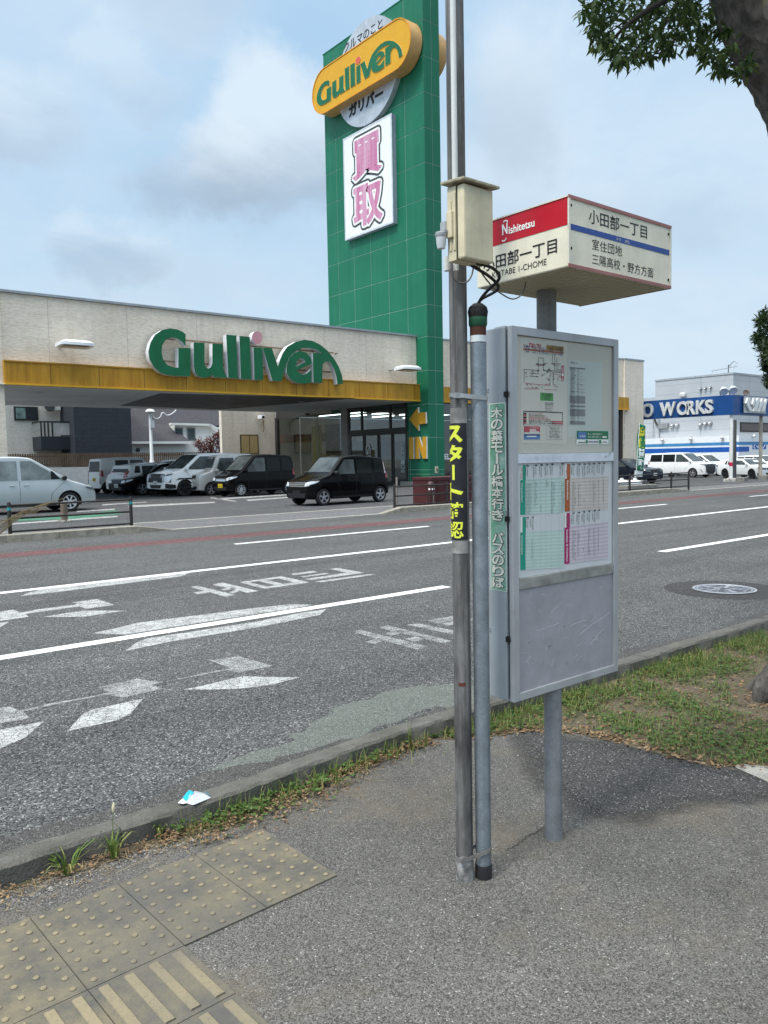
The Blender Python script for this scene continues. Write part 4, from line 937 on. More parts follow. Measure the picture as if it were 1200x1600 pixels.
mb = MB(); mb.box((BX0 - .026, sx.y - .02, sx.z + .014), (BX0 - .0005, sx.y + .02, sx.z + .022), 1); mb.box((BX0 - .016, sx.y - .014, sx.z + .022), (BX0 - .0008, sx.y + .010, sx.z + .05), 1)
mb.lathe([(.016, .0), (.019, .006), (.019, .014), (.016, .016)], (BX0 - .022, sx.y, sx.z + .0), n=14, mi=1); mb.lathe([(0, -.034), (.012, -.033), (.015, -.02), (.0165, .001)], (BX0 - .022, sx.y, sx.z), n=14, mi=0)
mb.build('light_sensor', [mat('milky cover', (.55, .56, .57), .3), mat('sensor body', (.33, .35, .36), .5)], mbx_, smooth=True)
# ------------------------------------------------------------------ cables
def smooth_path(pts, n=8):
    P_ = [Vector(p) for p in pts]; out = []
    for i in range(len(P_) - 1):
        p0, p1, p2, p3 = P_[max(i - 1, 0)], P_[i], P_[i + 1], P_[min(i + 2, len(P_) - 1)]
        for k in range(n):
            t = k / n; out.append(.5 * ((2 * p1) + (p2 - p0) * t + (2 * p0 - 5 * p1 + 4 * p2 - p3) * t * t + (3 * p1 - p0 - 3 * p2 + p3) * t ** 3))
    out.append(P_[-1]); return out
M_cab = mat('black cable', (.012, .012, .013), .5); M_cabg = mat('grey cable', (.13, .12, .11), .55)
def cable(label, px, ys, r, m, group='cables below the meter box'):
    pts = smooth_path([PY(x, y, yy) for (x, y), yy in zip(px, ys)])
    return tag(MB().tube(pts, r, 10).build('cable', m, smooth=True), label, 'cable', group)
cable('thick black cable looping furthest right from meter box to taped conduit', [(729, 402), (742, 410), (768, 418), (780, 430), (777, 440), (766, 450), (752, 466), (745, 482)], [1.83, 1.80, 1.79, 1.80, 1.82, 1.85, 1.89, CDY], .0052, M_cab)
cable('thick black cable crossing under the first loop into taped conduit', [(725, 402), (736, 414), (762, 430), (776, 443), (778, 452), (768, 459), (752, 468), (742, 482)], [1.84, 1.82, 1.82, 1.84, 1.86, 1.88, 1.9, CDY], .0052, M_cab)
cable('thin grey cable sagging around the pole below the meter box', [(703, 420), (708, 434), (718, 442), (730, 440), (737, 430), (740, 415), (742, 400)], [1.90, 1.895, 1.89, 1.89, 1.89, 1.88, 1.85], .0028, M_cabg)
cable('thin brown cable hanging from meter box to underside of header sign', [(744, 402), (752, 425), (768, 446), (785, 460), (800, 467), (812, 463), (820, 450), (821, 436)], [1.84, 1.85, 1.87, 1.9, 1.9, 1.9, 1.9, 1.9], .0026, M_cabg)
sl_ = MB(); pp = PY(703, 410, 1.905); sl_.cyl((pp.x, 1.918, pp.z - .025), (pp.x, 1.918, pp.z + .02), .0115, n=14); tag(sl_.build('cable_sleeve', mat('pale pvc', (.5, .5, .5)), smooth=True), 'short pale plastic sleeve sticking out under the meter box', 'sleeve')
# ------------------------------------------------------------------ car dealer's store
def siding(name, c, cx=.30, cz=.10, bump=.5):
    """cream ceramic siding: rough stone-like relief with thin panel joints"""
    t = NT(name); geo = t.n('ShaderNodeNewGeometry'); v = geo.outputs['Position']
    mp = t.n('ShaderNodeMapping'); t.l(v, mp.inputs[0]); mp.inputs['Scale'].default_value = (2.2, 2.2, 9)
    a = t.noise(2.4, 6, .62, mp.outputs[0], .4); b = t.noise(1.1, 6, .65, v)
    sp = t.n('ShaderNodeSeparateXYZ'); t.l(v, sp.inputs[0])
    jx = t.math('ABSOLUTE', t.math('SUBTRACT', t.math('FRACT', t.math('MULTIPLY', t.math('ADD', sp.outputs[0], sp.outputs[1]), 1 / 3.03)), .5))
    jz = t.math('ABSOLUTE', t.math('SUBTRACT', t.math('FRACT', t.math('MULTIPLY', sp.outputs[2], 1 / .455)), .5))
    j = t.math('MAXIMUM', t.ramp(jx, [(.004, 1.0), (.007, 0.0)]), t.math('MULTIPLY', t.ramp(jz, [(.012, 1.0), (.03, 0.0)]), .35))
    col = t.ramp(a, [(.25, tuple(x * .72 for x in c)), (.5, c), (.75, tuple(min(1, x * 1.18) for x in c))])
    col = t.mix(t.ramp(b, [(.45, 0.0), (.75, .35)]), col, tuple(x * y for x, y in zip(c, (.78, .72, .62))))
    col = t.mix(t.math('MULTIPLY', j, .45), col, tuple(x * .55 for x in c))
    st = t.n('ShaderNodeMapping'); t.l(v, st.inputs[0]); st.inputs['Scale'].default_value = (3, 3, .12)
    col = t.mix(t.ramp(t.noise(1, 5, .65, st.outputs[0]), [(.52, 0.0), (.75, .4)]), col, tuple(x * y for x, y in zip(c, (.6, .54, .44))))
    t.col(col); t.set(Roughness=.85); t.bump(t.math('SUBTRACT', a, t.math('MULTIPLY', j, .5)), bump, .05); return t.m
M_siding = siding('cream siding', (.70, .625, .52), bump=.35)
M_cap = mat('grey roof trim', (.30, .33, .35), .45, .3, var=.15)
def fascia_mat():
    t = NT('amber fascia'); geo = t.n('ShaderNodeNewGeometry'); v = geo.outputs['Position']; sp = t.n('ShaderNodeSeparateXYZ'); t.l(v, sp.inputs[0])
    st = t.n('ShaderNodeMapping'); t.l(v, st.inputs[0]); st.inputs['Scale'].default_value = (2.2, 2.2, .25)
    a = t.noise(1.6, 6, .65, st.outputs[0]); b = t.noise(.6, 3, .5, v)
    c = t.ramp(a, [(.3, (.30, .145, .014)), (.55, (.46, .245, .022)), (.75, (.52, .31, .05))]); c = t.mix(t.ramp(b, [(.45, 0.0), (.7, .35)]), c, (.34, .15, .015))
    t.col(c); t.set(Roughness=.45); t.b.inputs['Specular IOR Level'].default_value = .25; return t.m
M_fasc = fascia_mat(); M_amber = mat('amber trim', (.62, .34, .02), .4, var=.1)
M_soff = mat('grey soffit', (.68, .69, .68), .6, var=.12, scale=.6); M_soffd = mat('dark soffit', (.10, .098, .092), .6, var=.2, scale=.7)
M_frame = mat('bronze window frame', (.05, .048, .045), .45, .3); M_dglass = glass('shop glass', (.60, .66, .65), .10)
XT, YF, YW, ZF0, ZF1, ZR = 28.0, 31.10, 31.40, 4.42, 5.245, 7.75
st = thing('store_building', 'long cream car store with amber fascia band over a wide drive-through canopy', 'store', (18, 31.4, 0))
YB = PX(432, 690, XT).y                       # front of the low rear wall
xl = 7.84
mb = MB(); mb.box((xl, YW, ZF0 + .02), (XT - .003, YW + .35, ZR)); mb.build('wall', M_siding, st)
mb = MB(); mb.box((-14, YW - .06, -.02), (xl, YW + 1.1, ZR + .01)); mb.build('wall', M_siding, st)
mb = MB(); mb.box((-14, YW - .10, ZR + .01), (XT - .003, YW + .42, ZR + .10)); mb.build('roof_trim', M_cap, st)
# fascia with a projecting bottom lip
mb = MB(); mb.box((xl - .02, YF + .06, ZF0 + .06), (XT + .26, YW - .003, ZF1)); f_ = mb.build('fascia', M_fasc, st)
mb = MB(); mb.box((xl - .02, YF, ZF0 - .01), (XT + .30, YW - .003, ZF0 + .058)); mb.build('lip', M_amber, f_)
mb = MB(); mb.box((xl - .02, YF + .02, ZF1), (XT + .30, YW - .003, ZF1 + .05)); mb.build('lip', mat('amber lip', (.40, .21, .02), .5), f_)
mb = MB(); mb.box((XT + .2605, YF + .02, ZF0 + .06), (XT + .30, YW - .003, ZF1)); mb.build('end_cap', M_amber, f_)
# seams on the fascia
x = xl + 1.6
while x < XT: mb = MB(); mb.box((x - .012, YF + .054, ZF0 + .062), (x + .012, YF + .059, ZF1 - .002)); x += 1.82; mb.build('seam', mat('fascia seam', (.17, .085, .012), .6), f_)
ys = G(348, 641, ZF0).y; print('soffit rear', ys, G(6, 632.6, ZF0).y, 'YB', YB, 'nbox', G(201, 771).y); ys = 41.9; xwr = PY(347, 690, YB).x
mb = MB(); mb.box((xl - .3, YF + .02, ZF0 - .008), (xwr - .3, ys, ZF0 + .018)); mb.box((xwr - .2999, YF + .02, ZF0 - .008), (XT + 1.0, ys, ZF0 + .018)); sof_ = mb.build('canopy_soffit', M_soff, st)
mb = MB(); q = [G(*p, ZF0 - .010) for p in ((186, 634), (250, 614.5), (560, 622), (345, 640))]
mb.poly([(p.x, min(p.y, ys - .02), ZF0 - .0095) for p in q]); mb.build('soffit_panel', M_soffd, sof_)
mb = MB(); mb.box((xl, YW + .4, ZF0 + .02), (XT - .01, ys, ZR - .6)); mb.build('roof', M_cap, st)
def downlight(x, y):
    mb = MB(); mb.lathe([(.11, 0), (.13, -.012), (.13, -.018), (.10, -.02), (.09, -.008), (.0, -.006)], (x, y, ZF0 - .008), n=18); mb.build('downlight', mat('white trim', (.6, .6, .58), .4), sof_, smooth=True)
for p in ((62, 613), (212, 617), (470, 627.5), (570, 631), (145, 631)): g = G(*p, ZF0 - .01); downlight(g.x, g.y)
# rear wall with the small window (faces the road)
xw0 = PY(347, 690, YB).x
mb = MB(); mb.box((xw0, YB, -.02), (XT + .0, YB + .3, ZF0 + .9)); mb.build('wall', M_siding, st)
a = PY(375, 679, YB - .02); b = PY(404, 710, YB - .02); w_ = MB(); w_.box((a.x, YB - .05, b.z), (b.x, YB - .002, a.z)); fr_ = w_.build('window', mat('brown sash', (.055, .035, .02), .5), st)
m_ = (a.x + b.x) / 2; w_ = MB(); w_.box((a.x + .07, YB - .056, b.z + .07), (m_ - .03, YB - .0505, a.z - .07)); w_.build('pane', mat('tan blind', (.40, .30, .14), .5), fr_); w_ = MB(); w_.box((m_ + .03, YB - .056, b.z + .07), (b.x - .07, YB - .0505, a.z - .07)); w_.build('pane', mat('tan blind', (.40, .30, .14), .5), fr_)
# rust run under the camera
# glazed side of the showroom (along the drive-through)
def yat(px): return PX(px, 700, XT).y
y_c, y_g0, y_g1, y_d1 = YB, yat(437), yat(534.5), yat(637)
zt_ = ZF0 - .009
w_ = MB()
def mull(y0, y1, z0, z1, t=.08): w_.box((XT - t / 2, y0, z0), (XT + t / 2, y1, z1))
mull(YB - .25, YB - .003, 0, zt_ - .15, .2)
mull(y_g1 - .02, YB - .251, zt_ - .25, zt_ - .15); w_.box((XT + .02, ys + .01, zt_ - .149), (XT + .3, YB - .001, ZF0 + .9)); mull(y_g1 - .02, YB - .251, .0, .12)
mull(y_g1 - .10, y_g1 + .0, .121, zt_ - .251)
w_.build('window_frame', M_frame, st)
w_ = MB(); w_.box((XT - .09, yat(545), 0), (XT + .09, yat(535.5), zt_)); w_.build('column', mat('grey pier', (.30, .29, .27), .6), st)
w_ = MB(); w_.box((XT - .005, y_g1 + .001, .121), (XT + .005, YB - .252, zt_ - .251)); w_.build('show_window', M_dglass, st)
w_ = MB()
for px in (470, 497): y = yat(px); w_.box((XT - .02, y - .02, .122), (XT - .0055, y + .02, zt_ - .252))
w_.build('mullion', mat('mullion', (.28, .29, .28), .4), st)
w_ = MB(); ya, yb = yat(546), yat(637)
zdoor = PX(590, 673, XT).z
for px in (546.5, 566.5, 611, 636): y = yat(px); w_.box((XT - .06, y - .06, zdoor + .1), (XT + .06, y + .06, zt_))
w_.box((XT - .07, yb, zdoor - .12), (XT + .07, ya, zdoor + .099)); w_.box((XT - .06, yb, zt_ - .08), (XT + .06, ya, zt_ - .001))
w_.build('door_frame', M_frame, st)
w_ = MB(); w_.box((XT - .006, yb + .01, zdoor + .1), (XT + .006, ya - .01, zt_ - .081)); w_.build('transom_pane', M_dglass, st)
for i, (p0, p1) in enumerate(((547.5, 569.5), (570, 592), (592.5, 613.5), (614, 636.5))):
    y1, y0 = yat(p0) - .02, yat(p1) + .02; d = MB(); t = .03
    d.box((XT - t, y0, .02), (XT + t, y0 + .09, zdoor - .121)); d.box((XT - t, y1 - .09, .02), (XT + t, y1, zdoor - .121)); d.box((XT - t, y0 + .091, .02), (XT + t, y1 - .091, .22)); d.box((XT - t, y0 + .091, zdoor - .25), (XT + t, y1 - .091, zdoor - .121))
    dd = d.build('glass_door', M_frame, st); d = MB(); d.box((XT - .005, y0 + .091, .221), (XT + .005, y1 - .091, zdoor - .251)); d.build('pane', M_dglass, dd)
DP = Panel((XT - .04, 0, 0), (0, -1, 0), (0, 0, 1), .003)
w_ = MB(); a0, b0 = DP.px(572, 728); a1, b1 = DP.px(579, 693); DP.text(w_, 'GU', min(a0, a1), b0, max(a0, a1), b1, 1, 0, .03, rot=True); w_.build('door_lettering', mat('white vinyl', (.7, .7, .7), .5), st); w_ = MB()
a0, b0 = DP.px(627, 740); a1, b1 = DP.px(632, 690); DP.vtext(w_, '営業時間10時', min(a0, a1), b0, max(a0, a1), b1, 1, 0)
w_.build('door_lettering', [mat('pale vinyl', (.36, .45, .42), .5)], st)
# interior: floor, rear walls, ceiling with tube lights, poster walls
w_ = MB(); w_.box((XT + .2, 32.4, -.01), (46, 47, .01)); w_.build('interior_floor', mat('interior floor', (.28, .27, .25), .35), st)
w_ = MB(); w_.box((45.8, 32.2, .01), (46, 47, zt_)); w_.box((XT + .1, 46.8, .01), (45.79, 47, zt_)); w_.build('interior_wall', mat('interior wall', (.40, .385, .35), .7), st)
w_ = MB(); w_.box((XT + .1, 32.2, zt_ + .05), (46, 47, zt_ + .08)); w_.build('interior_ceiling', mat('interior ceiling', (.45, .45, .44), .7), st)
M_tube = emis('tube light', (1, .99, .95), 6.0)
for x_ in (31.0, 33.2, 35.6, 38.5):
    for y_ in (33.4, 36.3, 39.4, 42.4):
        w_ = MB(); w_.box((x_ - .07, y_, zt_ - .03), (x_ + .07, y_ + 2.3, zt_ + .049)); w_.build('tube_light', M_tube, st)
w_ = MB()
def board(x_, px0, px1, py0, py1, m, nm='poster_board'):
    a, b = PX(px0, py0, x_), PX(px1, py1, x_); w = MB(); w.box((x_, b.y, b.z), (x_ + .06, a.y, a.z)); return w.build(nm, m, st)
M_yel = mat('yellow poster', (.50, .36, .015), .5, var=.12)
def floral():
    t = NT('dark floral poster'); a = t.noise(3.2, 6, .7); b = t.vor(4.5, 'Distance'); c = t.ramp(t.math('ADD', t.math('MULTIPLY', a, .6), t.math('MULTIPLY', b, .5)), [(.35, (.40, .12, .12)), (.45, (.16, .03, .03)), (.62, (.03, .012, .012))]); t.col(c); t.set(Roughness=.4); return t.m
M_flo = floral()
board(XT + .75, 487, 503, 665, 735, M_yel); board(XT + .80, 508, 534, 664, 708, M_flo); board(XT + .78, 504, 534, 709, 728, M_yel); board(XT + .9, 437, 534, 680, 688, mat('painted red reflection', (.16, .06, .04), .6))  # last board is a red-brown reflection in the glass, built as colour
board(XT + 2.2, 572, 612, 660, 735, M_yel); board(XT + 1.4, 548, 566, 690, 735, mat('white stand', (.5, .5, .48), .5)); board(XT + 1.5, 551, 556, 683, 692, mat('red card', (.35, .02, .02), .5)); board(XT + 2.0, 588, 606, 685, 715, M_flo)
board(XT + 1.2, 617, 636, 690, 755, mat('grey stand', (.30, .31, .31), .5))
# wing of the store right of the tower
XE = PY(1003, 640, YW).x; xf = PY(984, 627, YF).x
w_ = MB(); w_.box((XT + 1.10, YW, ZF0 + .02), (XE - 2.2, YW + .35, ZR)); w_.build('wall', M_siding, st)
xd = PY(977.5, 640, YW).x
w_ = MB(); w_.box((XE - 2.195, YW - .12, -.6), (XE, YW + 6, ZR + .01)); w_.build('wall', M_siding, st)
w_ = MB(); w_.box((XE - 2.23, YW - .16, ZR + .01), (XE + .05, YW + 6.05, ZR + .11)); w_.box((XT + 1.10, YW - .04, ZR), (XE - 2.24, YW + .42, ZR + .09)); w_.build('roof_trim', M_cap, st)
w_ = MB(); w_.box((XT + 1.10, YF + .06, ZF0 + .06), (xf, YW - .125, ZF1)); f2 = w_.build('fascia', M_fasc, st)
w_ = MB(); w_.box((XT + 1.10, YF, ZF0 - .01), (xf + .03, YW - .125, ZF0 + .058)); w_.build('lip', M_amber, f2)
w_ = MB(); w_.box((XT + 1.10, YW + .5, ZF0 - .2), (XE - 2.2, YW + 6, ZR - .5)); w_.build('roof', M_cap, st)
w_ = MB(); x = XT + 1.12
while x < XE - 2.4: w_.box((x, YW + .03, -.6), (x + .12, YW + .13, ZF0 + .015)); x += 1.55
w_.box((XE - 2.45, YW + .03, -.6), (XE - 2.2, YW + .2, ZF0 + .015)); w_.build('window_frame', M_frame, st)
w_ = MB(); w_.box((XT + 1.11, YW + .07, -.6), (XE - 2.46, YW + .08, ZF0 + .01)); w_.build('show_window', M_dglass, st)
VP = Panel((0, YW + .069, 0), (1, 0, 0), (0, 0, 1), .003); w_ = MB()
a0, b0 = VP.px(694.5, 718); a1, b1 = VP.px(703, 709); VP.text(w_, 'EL', a0, b0, a1, b1, 1, 0, .03)
w_.build('door_lettering', mat('white vinyl', (.7, .7, .7), .5), st)

# ------------------------------------------------------------------ sign tower
def tower_mat():
    t = NT('green sign panel'); a = t.noise(.5, 5, .6); c = t.ramp(a, [(.3, (.008, .118, .062)), (.7, (.014, .145, .078))])
    geo = t.n('ShaderNodeNewGeometry'); st_ = t.n('ShaderNodeMapping'); t.l(geo.outputs['Position'], st_.inputs[0]); st_.inputs['Scale'].default_value = (2.5, 2.5, .1)
    c = t.mix(t.ramp(t.noise(1.3, 5, .6, st_.outputs[0]), [(.5, 0.0), (.75, .28)]), c, (.05, .19, .12)); t.col(c); t.set(Roughness=.4); t.b.inputs['Specular IOR Level'].default_value = .22; return t.m
M_tow = tower_mat(); M_grout = mat('pale joint', (.30, .42, .36), .6)
tw = thing('sign_tower', 'tall green panelled sign tower carrying the amber capsule sign and purchase panel', 'tower', (28.5, 34, 0))
TX1, TY0, TY1, TZ = 29.09, 30.52, 39.15, 24.95
yleg = PX(637, 700, XT).y
mb = MB(); mb.box((XT + .012, TY0 + .012, 0), (TX1 - .012, yleg, ZF0 - .012), 0); mb.box((XT + .012, TY0 + .012, ZF0 - .011), (TX1 - .012, TY1 - .012, TZ - .012), 0); mb.build('core', M_grout, tw)
zj = []
for px_y in (0,): pass
# joint heights follow the photograph's panel rows
edge = [(664, 27), (664.5, 84.5), (664.8, 141), (665.5, 197), (666, 252), (666.7, 308.5), (667.4, 364), (668, 420), (668.3, 475), (669, 525), (669, 578), (669, 631), (669.5, 683.5), (670, 734)]
edge = [PX(x, y, XT).z for x, y in edge]
zj = sorted(set([TZ, .62] + [e for e in edge]))
def panels(face):
    mb = MB(); g = .014
    zs = [0.0] + zj
    zs = sorted(z for z in zs if z <= TZ)
    for z0, z1 in zip(zs, zs[1:]):
        if z1 - z0 < .12: continue
        if face == 'side':
            ys_ = [TY0, TY0 + 1.5, TY0 + 3.02, TY0 + 4.54, TY0 + 6.06, TY0 + 7.58, TY1]
            for y0, y1 in zip(ys_, ys_[1:]):
                if z1 <= ZF0 + .2:
                    if y0 >= yleg - .1: continue
                    y1 = min(y1, yleg)
                mb.box((XT, y0 + g, z0 + g), (XT + .0119, y1 - g, z1 - g))
        elif face == 'front':
            for x0, x1 in ((XT + .0125, XT + .55), (XT + .55, TX1)):
                mb.box((x0 + (g if x0 > XT + .1 else 0), TY0, z0 + g), (x1 - (g if x1 < TX1 - .1 else 0.0), TY0 + .0119, z1 - g))
        else:
            ys_ = [TY0 + .0125, TY0 + 3, TY0 + 6, TY1]
            for y0, y1 in zip(ys_, ys_[1:]):
                if z1 <= ZF0 + .2:
                    if y0 >= yleg - .1: continue
                    y1 = min(y1, yleg)
                mb.box((TX1 - .0119, y0 + g, z0 + g), (TX1, y1 - g, z1 - g))
    return mb
panels('side').build('cladding', M_tow, tw); panels('front').build('cladding', M_tow, tw); panels('far').build('cladding', M_tow, tw)
mb = MB(); mb.box((XT - .02, TY0 - .02, TZ + .001), (TX1 + .02, TY1 + .02, TZ + .06)); mb.build('top_cap', M_tow, tw)
mb = MB(); z0 = PX(664, 745, XT).z; pA = PX(669, 753, XT)
mb.box((XT - .05, TY0 - .6, -.02), (XT + .05, yleg + .6, .22)); mb.build('base_kerb', M_slab, tw)
mb = MB(); a = PY(682, 734, TY0 - .02); mb.box((a.x - .10, TY0 - .05, a.z - .17), (a.x + .10, TY0 - .001, a.z + .17)); sw = mb.build('switch_box', mat('beige switch box', (.45, .42, .33), .5), tw); mb = MB(); mb.box((a.x - .03, TY0 - .06, a.z - .08), (a.x + .05, TY0 - .0505, a.z + .06)); mb.build('switch', M_dark, sw)
mb = MB(); a = PX(654, 748, XT - .05); mb.box((XT - .08, a.y - .12, a.z - .18), (XT - .001, a.y + .12, a.z + .18)); mb.build('socket_box', mat('dark box', (.02, .05, .035), .5), tw)

# logotype outlines, traced in the zoomed picture, made upright in the plane of the store front
ql = Z1(220, 500, 3.636); LY = YF - .25
LOGO = {
 'g': [[(255, 82), (240, 68), (205, 53), (165, 47), (120, 57), (80, 85), (54, 130), (43, 180), (50, 225), (75, 268), (110, 298), (150, 312), (200, 318), (283, 320), (283, 160), (213, 158), (213, 271), (185, 269), (150, 255), (128, 225), (118, 185), (122, 145), (140, 114), (170, 99), (205, 103), (235, 124), (254, 150)]],
 'u': [[(300, 127), (362, 130), (362, 250), (369, 268), (383, 276), (397, 268), (406, 245), (407, 133), (466, 137), (468, 270), (476, 300), (492, 329), (415, 325), (411, 312), (385, 325), (355, 328), (325, 318), (307, 295), (301, 262)]],
 'l': [[(485, 83), (543, 88), (552, 333), (497, 328)]],
 'l ': [[(560, 90), (619, 96), (628, 338), (568, 334)]],
 'i': [[(640, 155), (690, 158), (697, 341), (645, 339)]],
 'v': [[(693, 158), (745, 160), (779, 264), (790, 228), (806, 190), (832, 152), (880, 124), (930, 112), (975, 118), (1020, 140), (1062, 175), (1100, 222), (1125, 265), (1142, 310), (1150, 362), (1117, 365), (1112, 325), (1100, 280), (1084, 250), (1070, 236), (1050, 236), (1036, 250), (1032, 268), (1032, 358), (981, 355), (977, 186), (1031, 191), (1000, 169), (955, 157), (915, 159), (880, 176), (852, 204), (834, 236), (818, 280), (801, 347), (748, 345)]],
 'e': [[(973, 248), (965, 212), (940, 186), (905, 175), (870, 188), (843, 216), (828, 258), (828, 300), (845, 332), (880, 356), (925, 362), (968, 356), (968, 278), (945, 302), (920, 310), (898, 300), (885, 286)], [(880, 264), (887, 234), (903, 217), (925, 222), (936, 238)]],
}
dot_c, dot_r = (661, 100), (30, 37)
LOGO['dot'] = [[(dot_c[0] + dot_r[0] * cos(2 * pi * k / 28), dot_c[1] + dot_r[1] * sin(2 * pi * k / 28)) for k in range(28)]]
def up(p): w = PY(*ql(*p), LY); return (w.x, w.z)
LOGO = {k: [[up(p) for p in lp] for lp in v] for k, v in LOGO.items()}
lx0 = min(p[0] for v in LOGO.values() for l in v for p in l); lx1 = max(p[0] for v in LOGO.values() for l in v for p in l)
lz0 = min(p[1] for v in LOGO.values() for l in v for p in l); lz1 = max(p[1] for v in LOGO.values() for l in v for p in l)
M_logog = mat('deep green letter', (.006, .115, .045), .35, var=.15, scale=1.5); M_logow = mat('white return', (.62, .64, .66), .4, var=.08); M_pink = mat('faded pink', (.56, .27, .30), .45)
lg = thing('letter_sign', 'big green three-dimensional store lettering with pink dot on the amber fascia', 'sign', ((lx0 + lx1) / 2, LY, lz0))
for k, v in LOGO.items():
    dy = -.004 if k == 'e' else (.003 if k == 'v' else 0)
    mb = MB(); mb.holed([[(x, LY + dy, z) for x, z in lp] for lp in v], (0, .30, 0), 0, 1)
    mb.build({'dot': 'letter_dot'}.get(k, 'letter_' + k.strip()), [M_pink if k == 'dot' else M_logog, M_logow], lg, smooth=True, angle=25)
mb = MB()
for z in (lz0 + (lz1 - lz0) * .30, lz0 + (lz1 - lz0) * .72): mb.bar((lx0 + .3, LY + .34, z), (lx1 - .3, LY + .34, z), .06, .06)
x = lx0 + .5
mb.build('mounting_rail', mat('rusty rail', (.22, .15, .10), .7, var=.4), lg)
mb = MB()
while x < lx1:
    mb.bar((x, LY + .37, lz0 + (lz1 - lz0) * .72), (x, YW - .002, lz0 + (lz1 - lz0) * .72), .05, .05); x += 1.3
mb.build('mounting_bracket', mat('rusty rail', (.22, .15, .10), .7), lg)

# wall floodlights on the cream wall
def flood(px, py, label, arm):
    p = PY(px, py, YW - .75); t = thing('wall_floodlight', label, 'lamp', (p.x, YW, p.z), 'white floodlights on the store wall')
    m = MB(); h = .19
    top = [(-.55, -.30), (-.42, -.38), (.42, -.38), (.55, -.30), (.55, .30), (.42, .36), (-.42, .36), (-.55, .30)]
    bot = [(x * 1.12, y * 1.15) for x, y in top]
    vs = [(p.x + x * .82, p.y + y * .9, p.z + h) for x, y in top] + [(p.x + x, p.y + y, p.z + h * .55) for x, y in bot] + [(p.x + x, p.y + y, p.z - .02 - .05 * y) for x, y in bot]
    fs = [tuple(range(8))] + [(i + 8 * k, (i + 1) % 8 + 8 * k, (i + 1) % 8 + 8 + 8 * k, i + 8 + 8 * k) for k in (0, 1) for i in range(8)] + [tuple(range(23, 15, -1))]
    m.add(vs, fs); m.build('lamp_housing', mat('white lamp housing', (.72, .75, .76), .35), t, smooth=True)
    m = MB(); m.box((p.x - .46, p.y - .30, p.z - .045), (p.x + .46, p.y + .28, p.z - .028)); m.build('lens', mat('brownish lens', (.28, .22, .13), .3), t)
    m = MB(); m.cyl((p.x + arm, p.y + .3, p.z + .05), (p.x + arm - .25, YW - .001, p.z + .02), .035, n=10); m.build('arm', mat('lamp arm', (.25, .25, .26), .5, .4), t)
flood(117, 541, 'white wall floodlight at the left, above the amber band', -.1); flood(637, 578, 'white wall floodlight beside the green tower', -.35)

# ------------------------------------------------------------------ signs on the tower
qt = Z1(480, 10, 6.0)
XS = XT - .80                                   # front of the capsule
def PT(x, y, xx): w = PX(*qt(x, y), xx); return w.y, w.z
# capsule: measured ends, radius from top and bottom edges
yl_, _ = PT(48, 800, XS); yr_, _ = PT(975, 330, XS); _, zb0 = PT(140, 1012, XS); _, ztp = PT(870, 93, XS)
pts_t = [PT(170, 570, XS), PT(850, 100, XS)]; pts_b = [PT(160, 1008, XS), PT(860, 580, XS)]
zc_t = sum(p[1] for p in pts_t) / 2; zc_b = sum(p[1] for p in pts_b) / 2
cr = (zc_t - zc_b) / 2; czz = (zc_t + zc_b) / 2; cyL, cyR = yl_ - cr, yr_ + cr
def stadium(r, x, n=18, inset=0.0):
    o = []
    for k in range(n + 1): a = -pi / 2 + pi * k / n; o.append((x, cyL + r * cos(a), czz + r * sin(a)))
    for k in range(n + 1): a = pi / 2 + pi * k / n; o.append((x, cyR + r * cos(a), czz + r * sin(a)))
    return o
M_cap1 = mat('amber sign face', (.60, .31, .010), .35, var=.06); M_cap2 = mat('amber sign side', (.47, .28, .10), .45, var=.12)
cs = thing('capsule_sign', 'amber capsule sign with green lettering over a silver disc high on the tower', 'sign', (XT, (cyL + cyR) / 2, czz))
mb = MB(); mb.prism(stadium(cr, XS), (.74, 0, 0), 0, 1); cap_ = mb.build('capsule', [M_cap1, M_cap2], cs, smooth=True, angle=30)
rim = MB(); a_ = stadium(cr, XS - .03); b_ = stadium(cr * .955, XS - .03); n_ = len(a_)
rim.add(a_ + b_ + stadium(cr, XS - .001) + stadium(cr * .955, XS - .001), [(i, (i + 1) % n_, n_ + (i + 1) % n_, n_ + i) for i in range(n_)] + [(2 * n_ + i, 2 * n_ + (i + 1) % n_, (i + 1) % n_, i) for i in range(n_)] + [(n_ + i, n_ + (i + 1) % n_, 3 * n_ + (i + 1) % n_, 3 * n_ + i) for i in range(n_)])
rim.build('rim', mat('orange rim', (.62, .25, .012), .35), cap_, smooth=True, angle=30)
# disc behind the capsule
dpts = [PT(x, y, XT - .30) for x, y in ((312, 455), (345, 380), (420, 270), (520, 170), (620, 115), (700, 95), (770, 108), (330, 1065), (400, 1100), (450, 1105), (540, 1085), (640, 1030), (740, 930), (820, 800))]
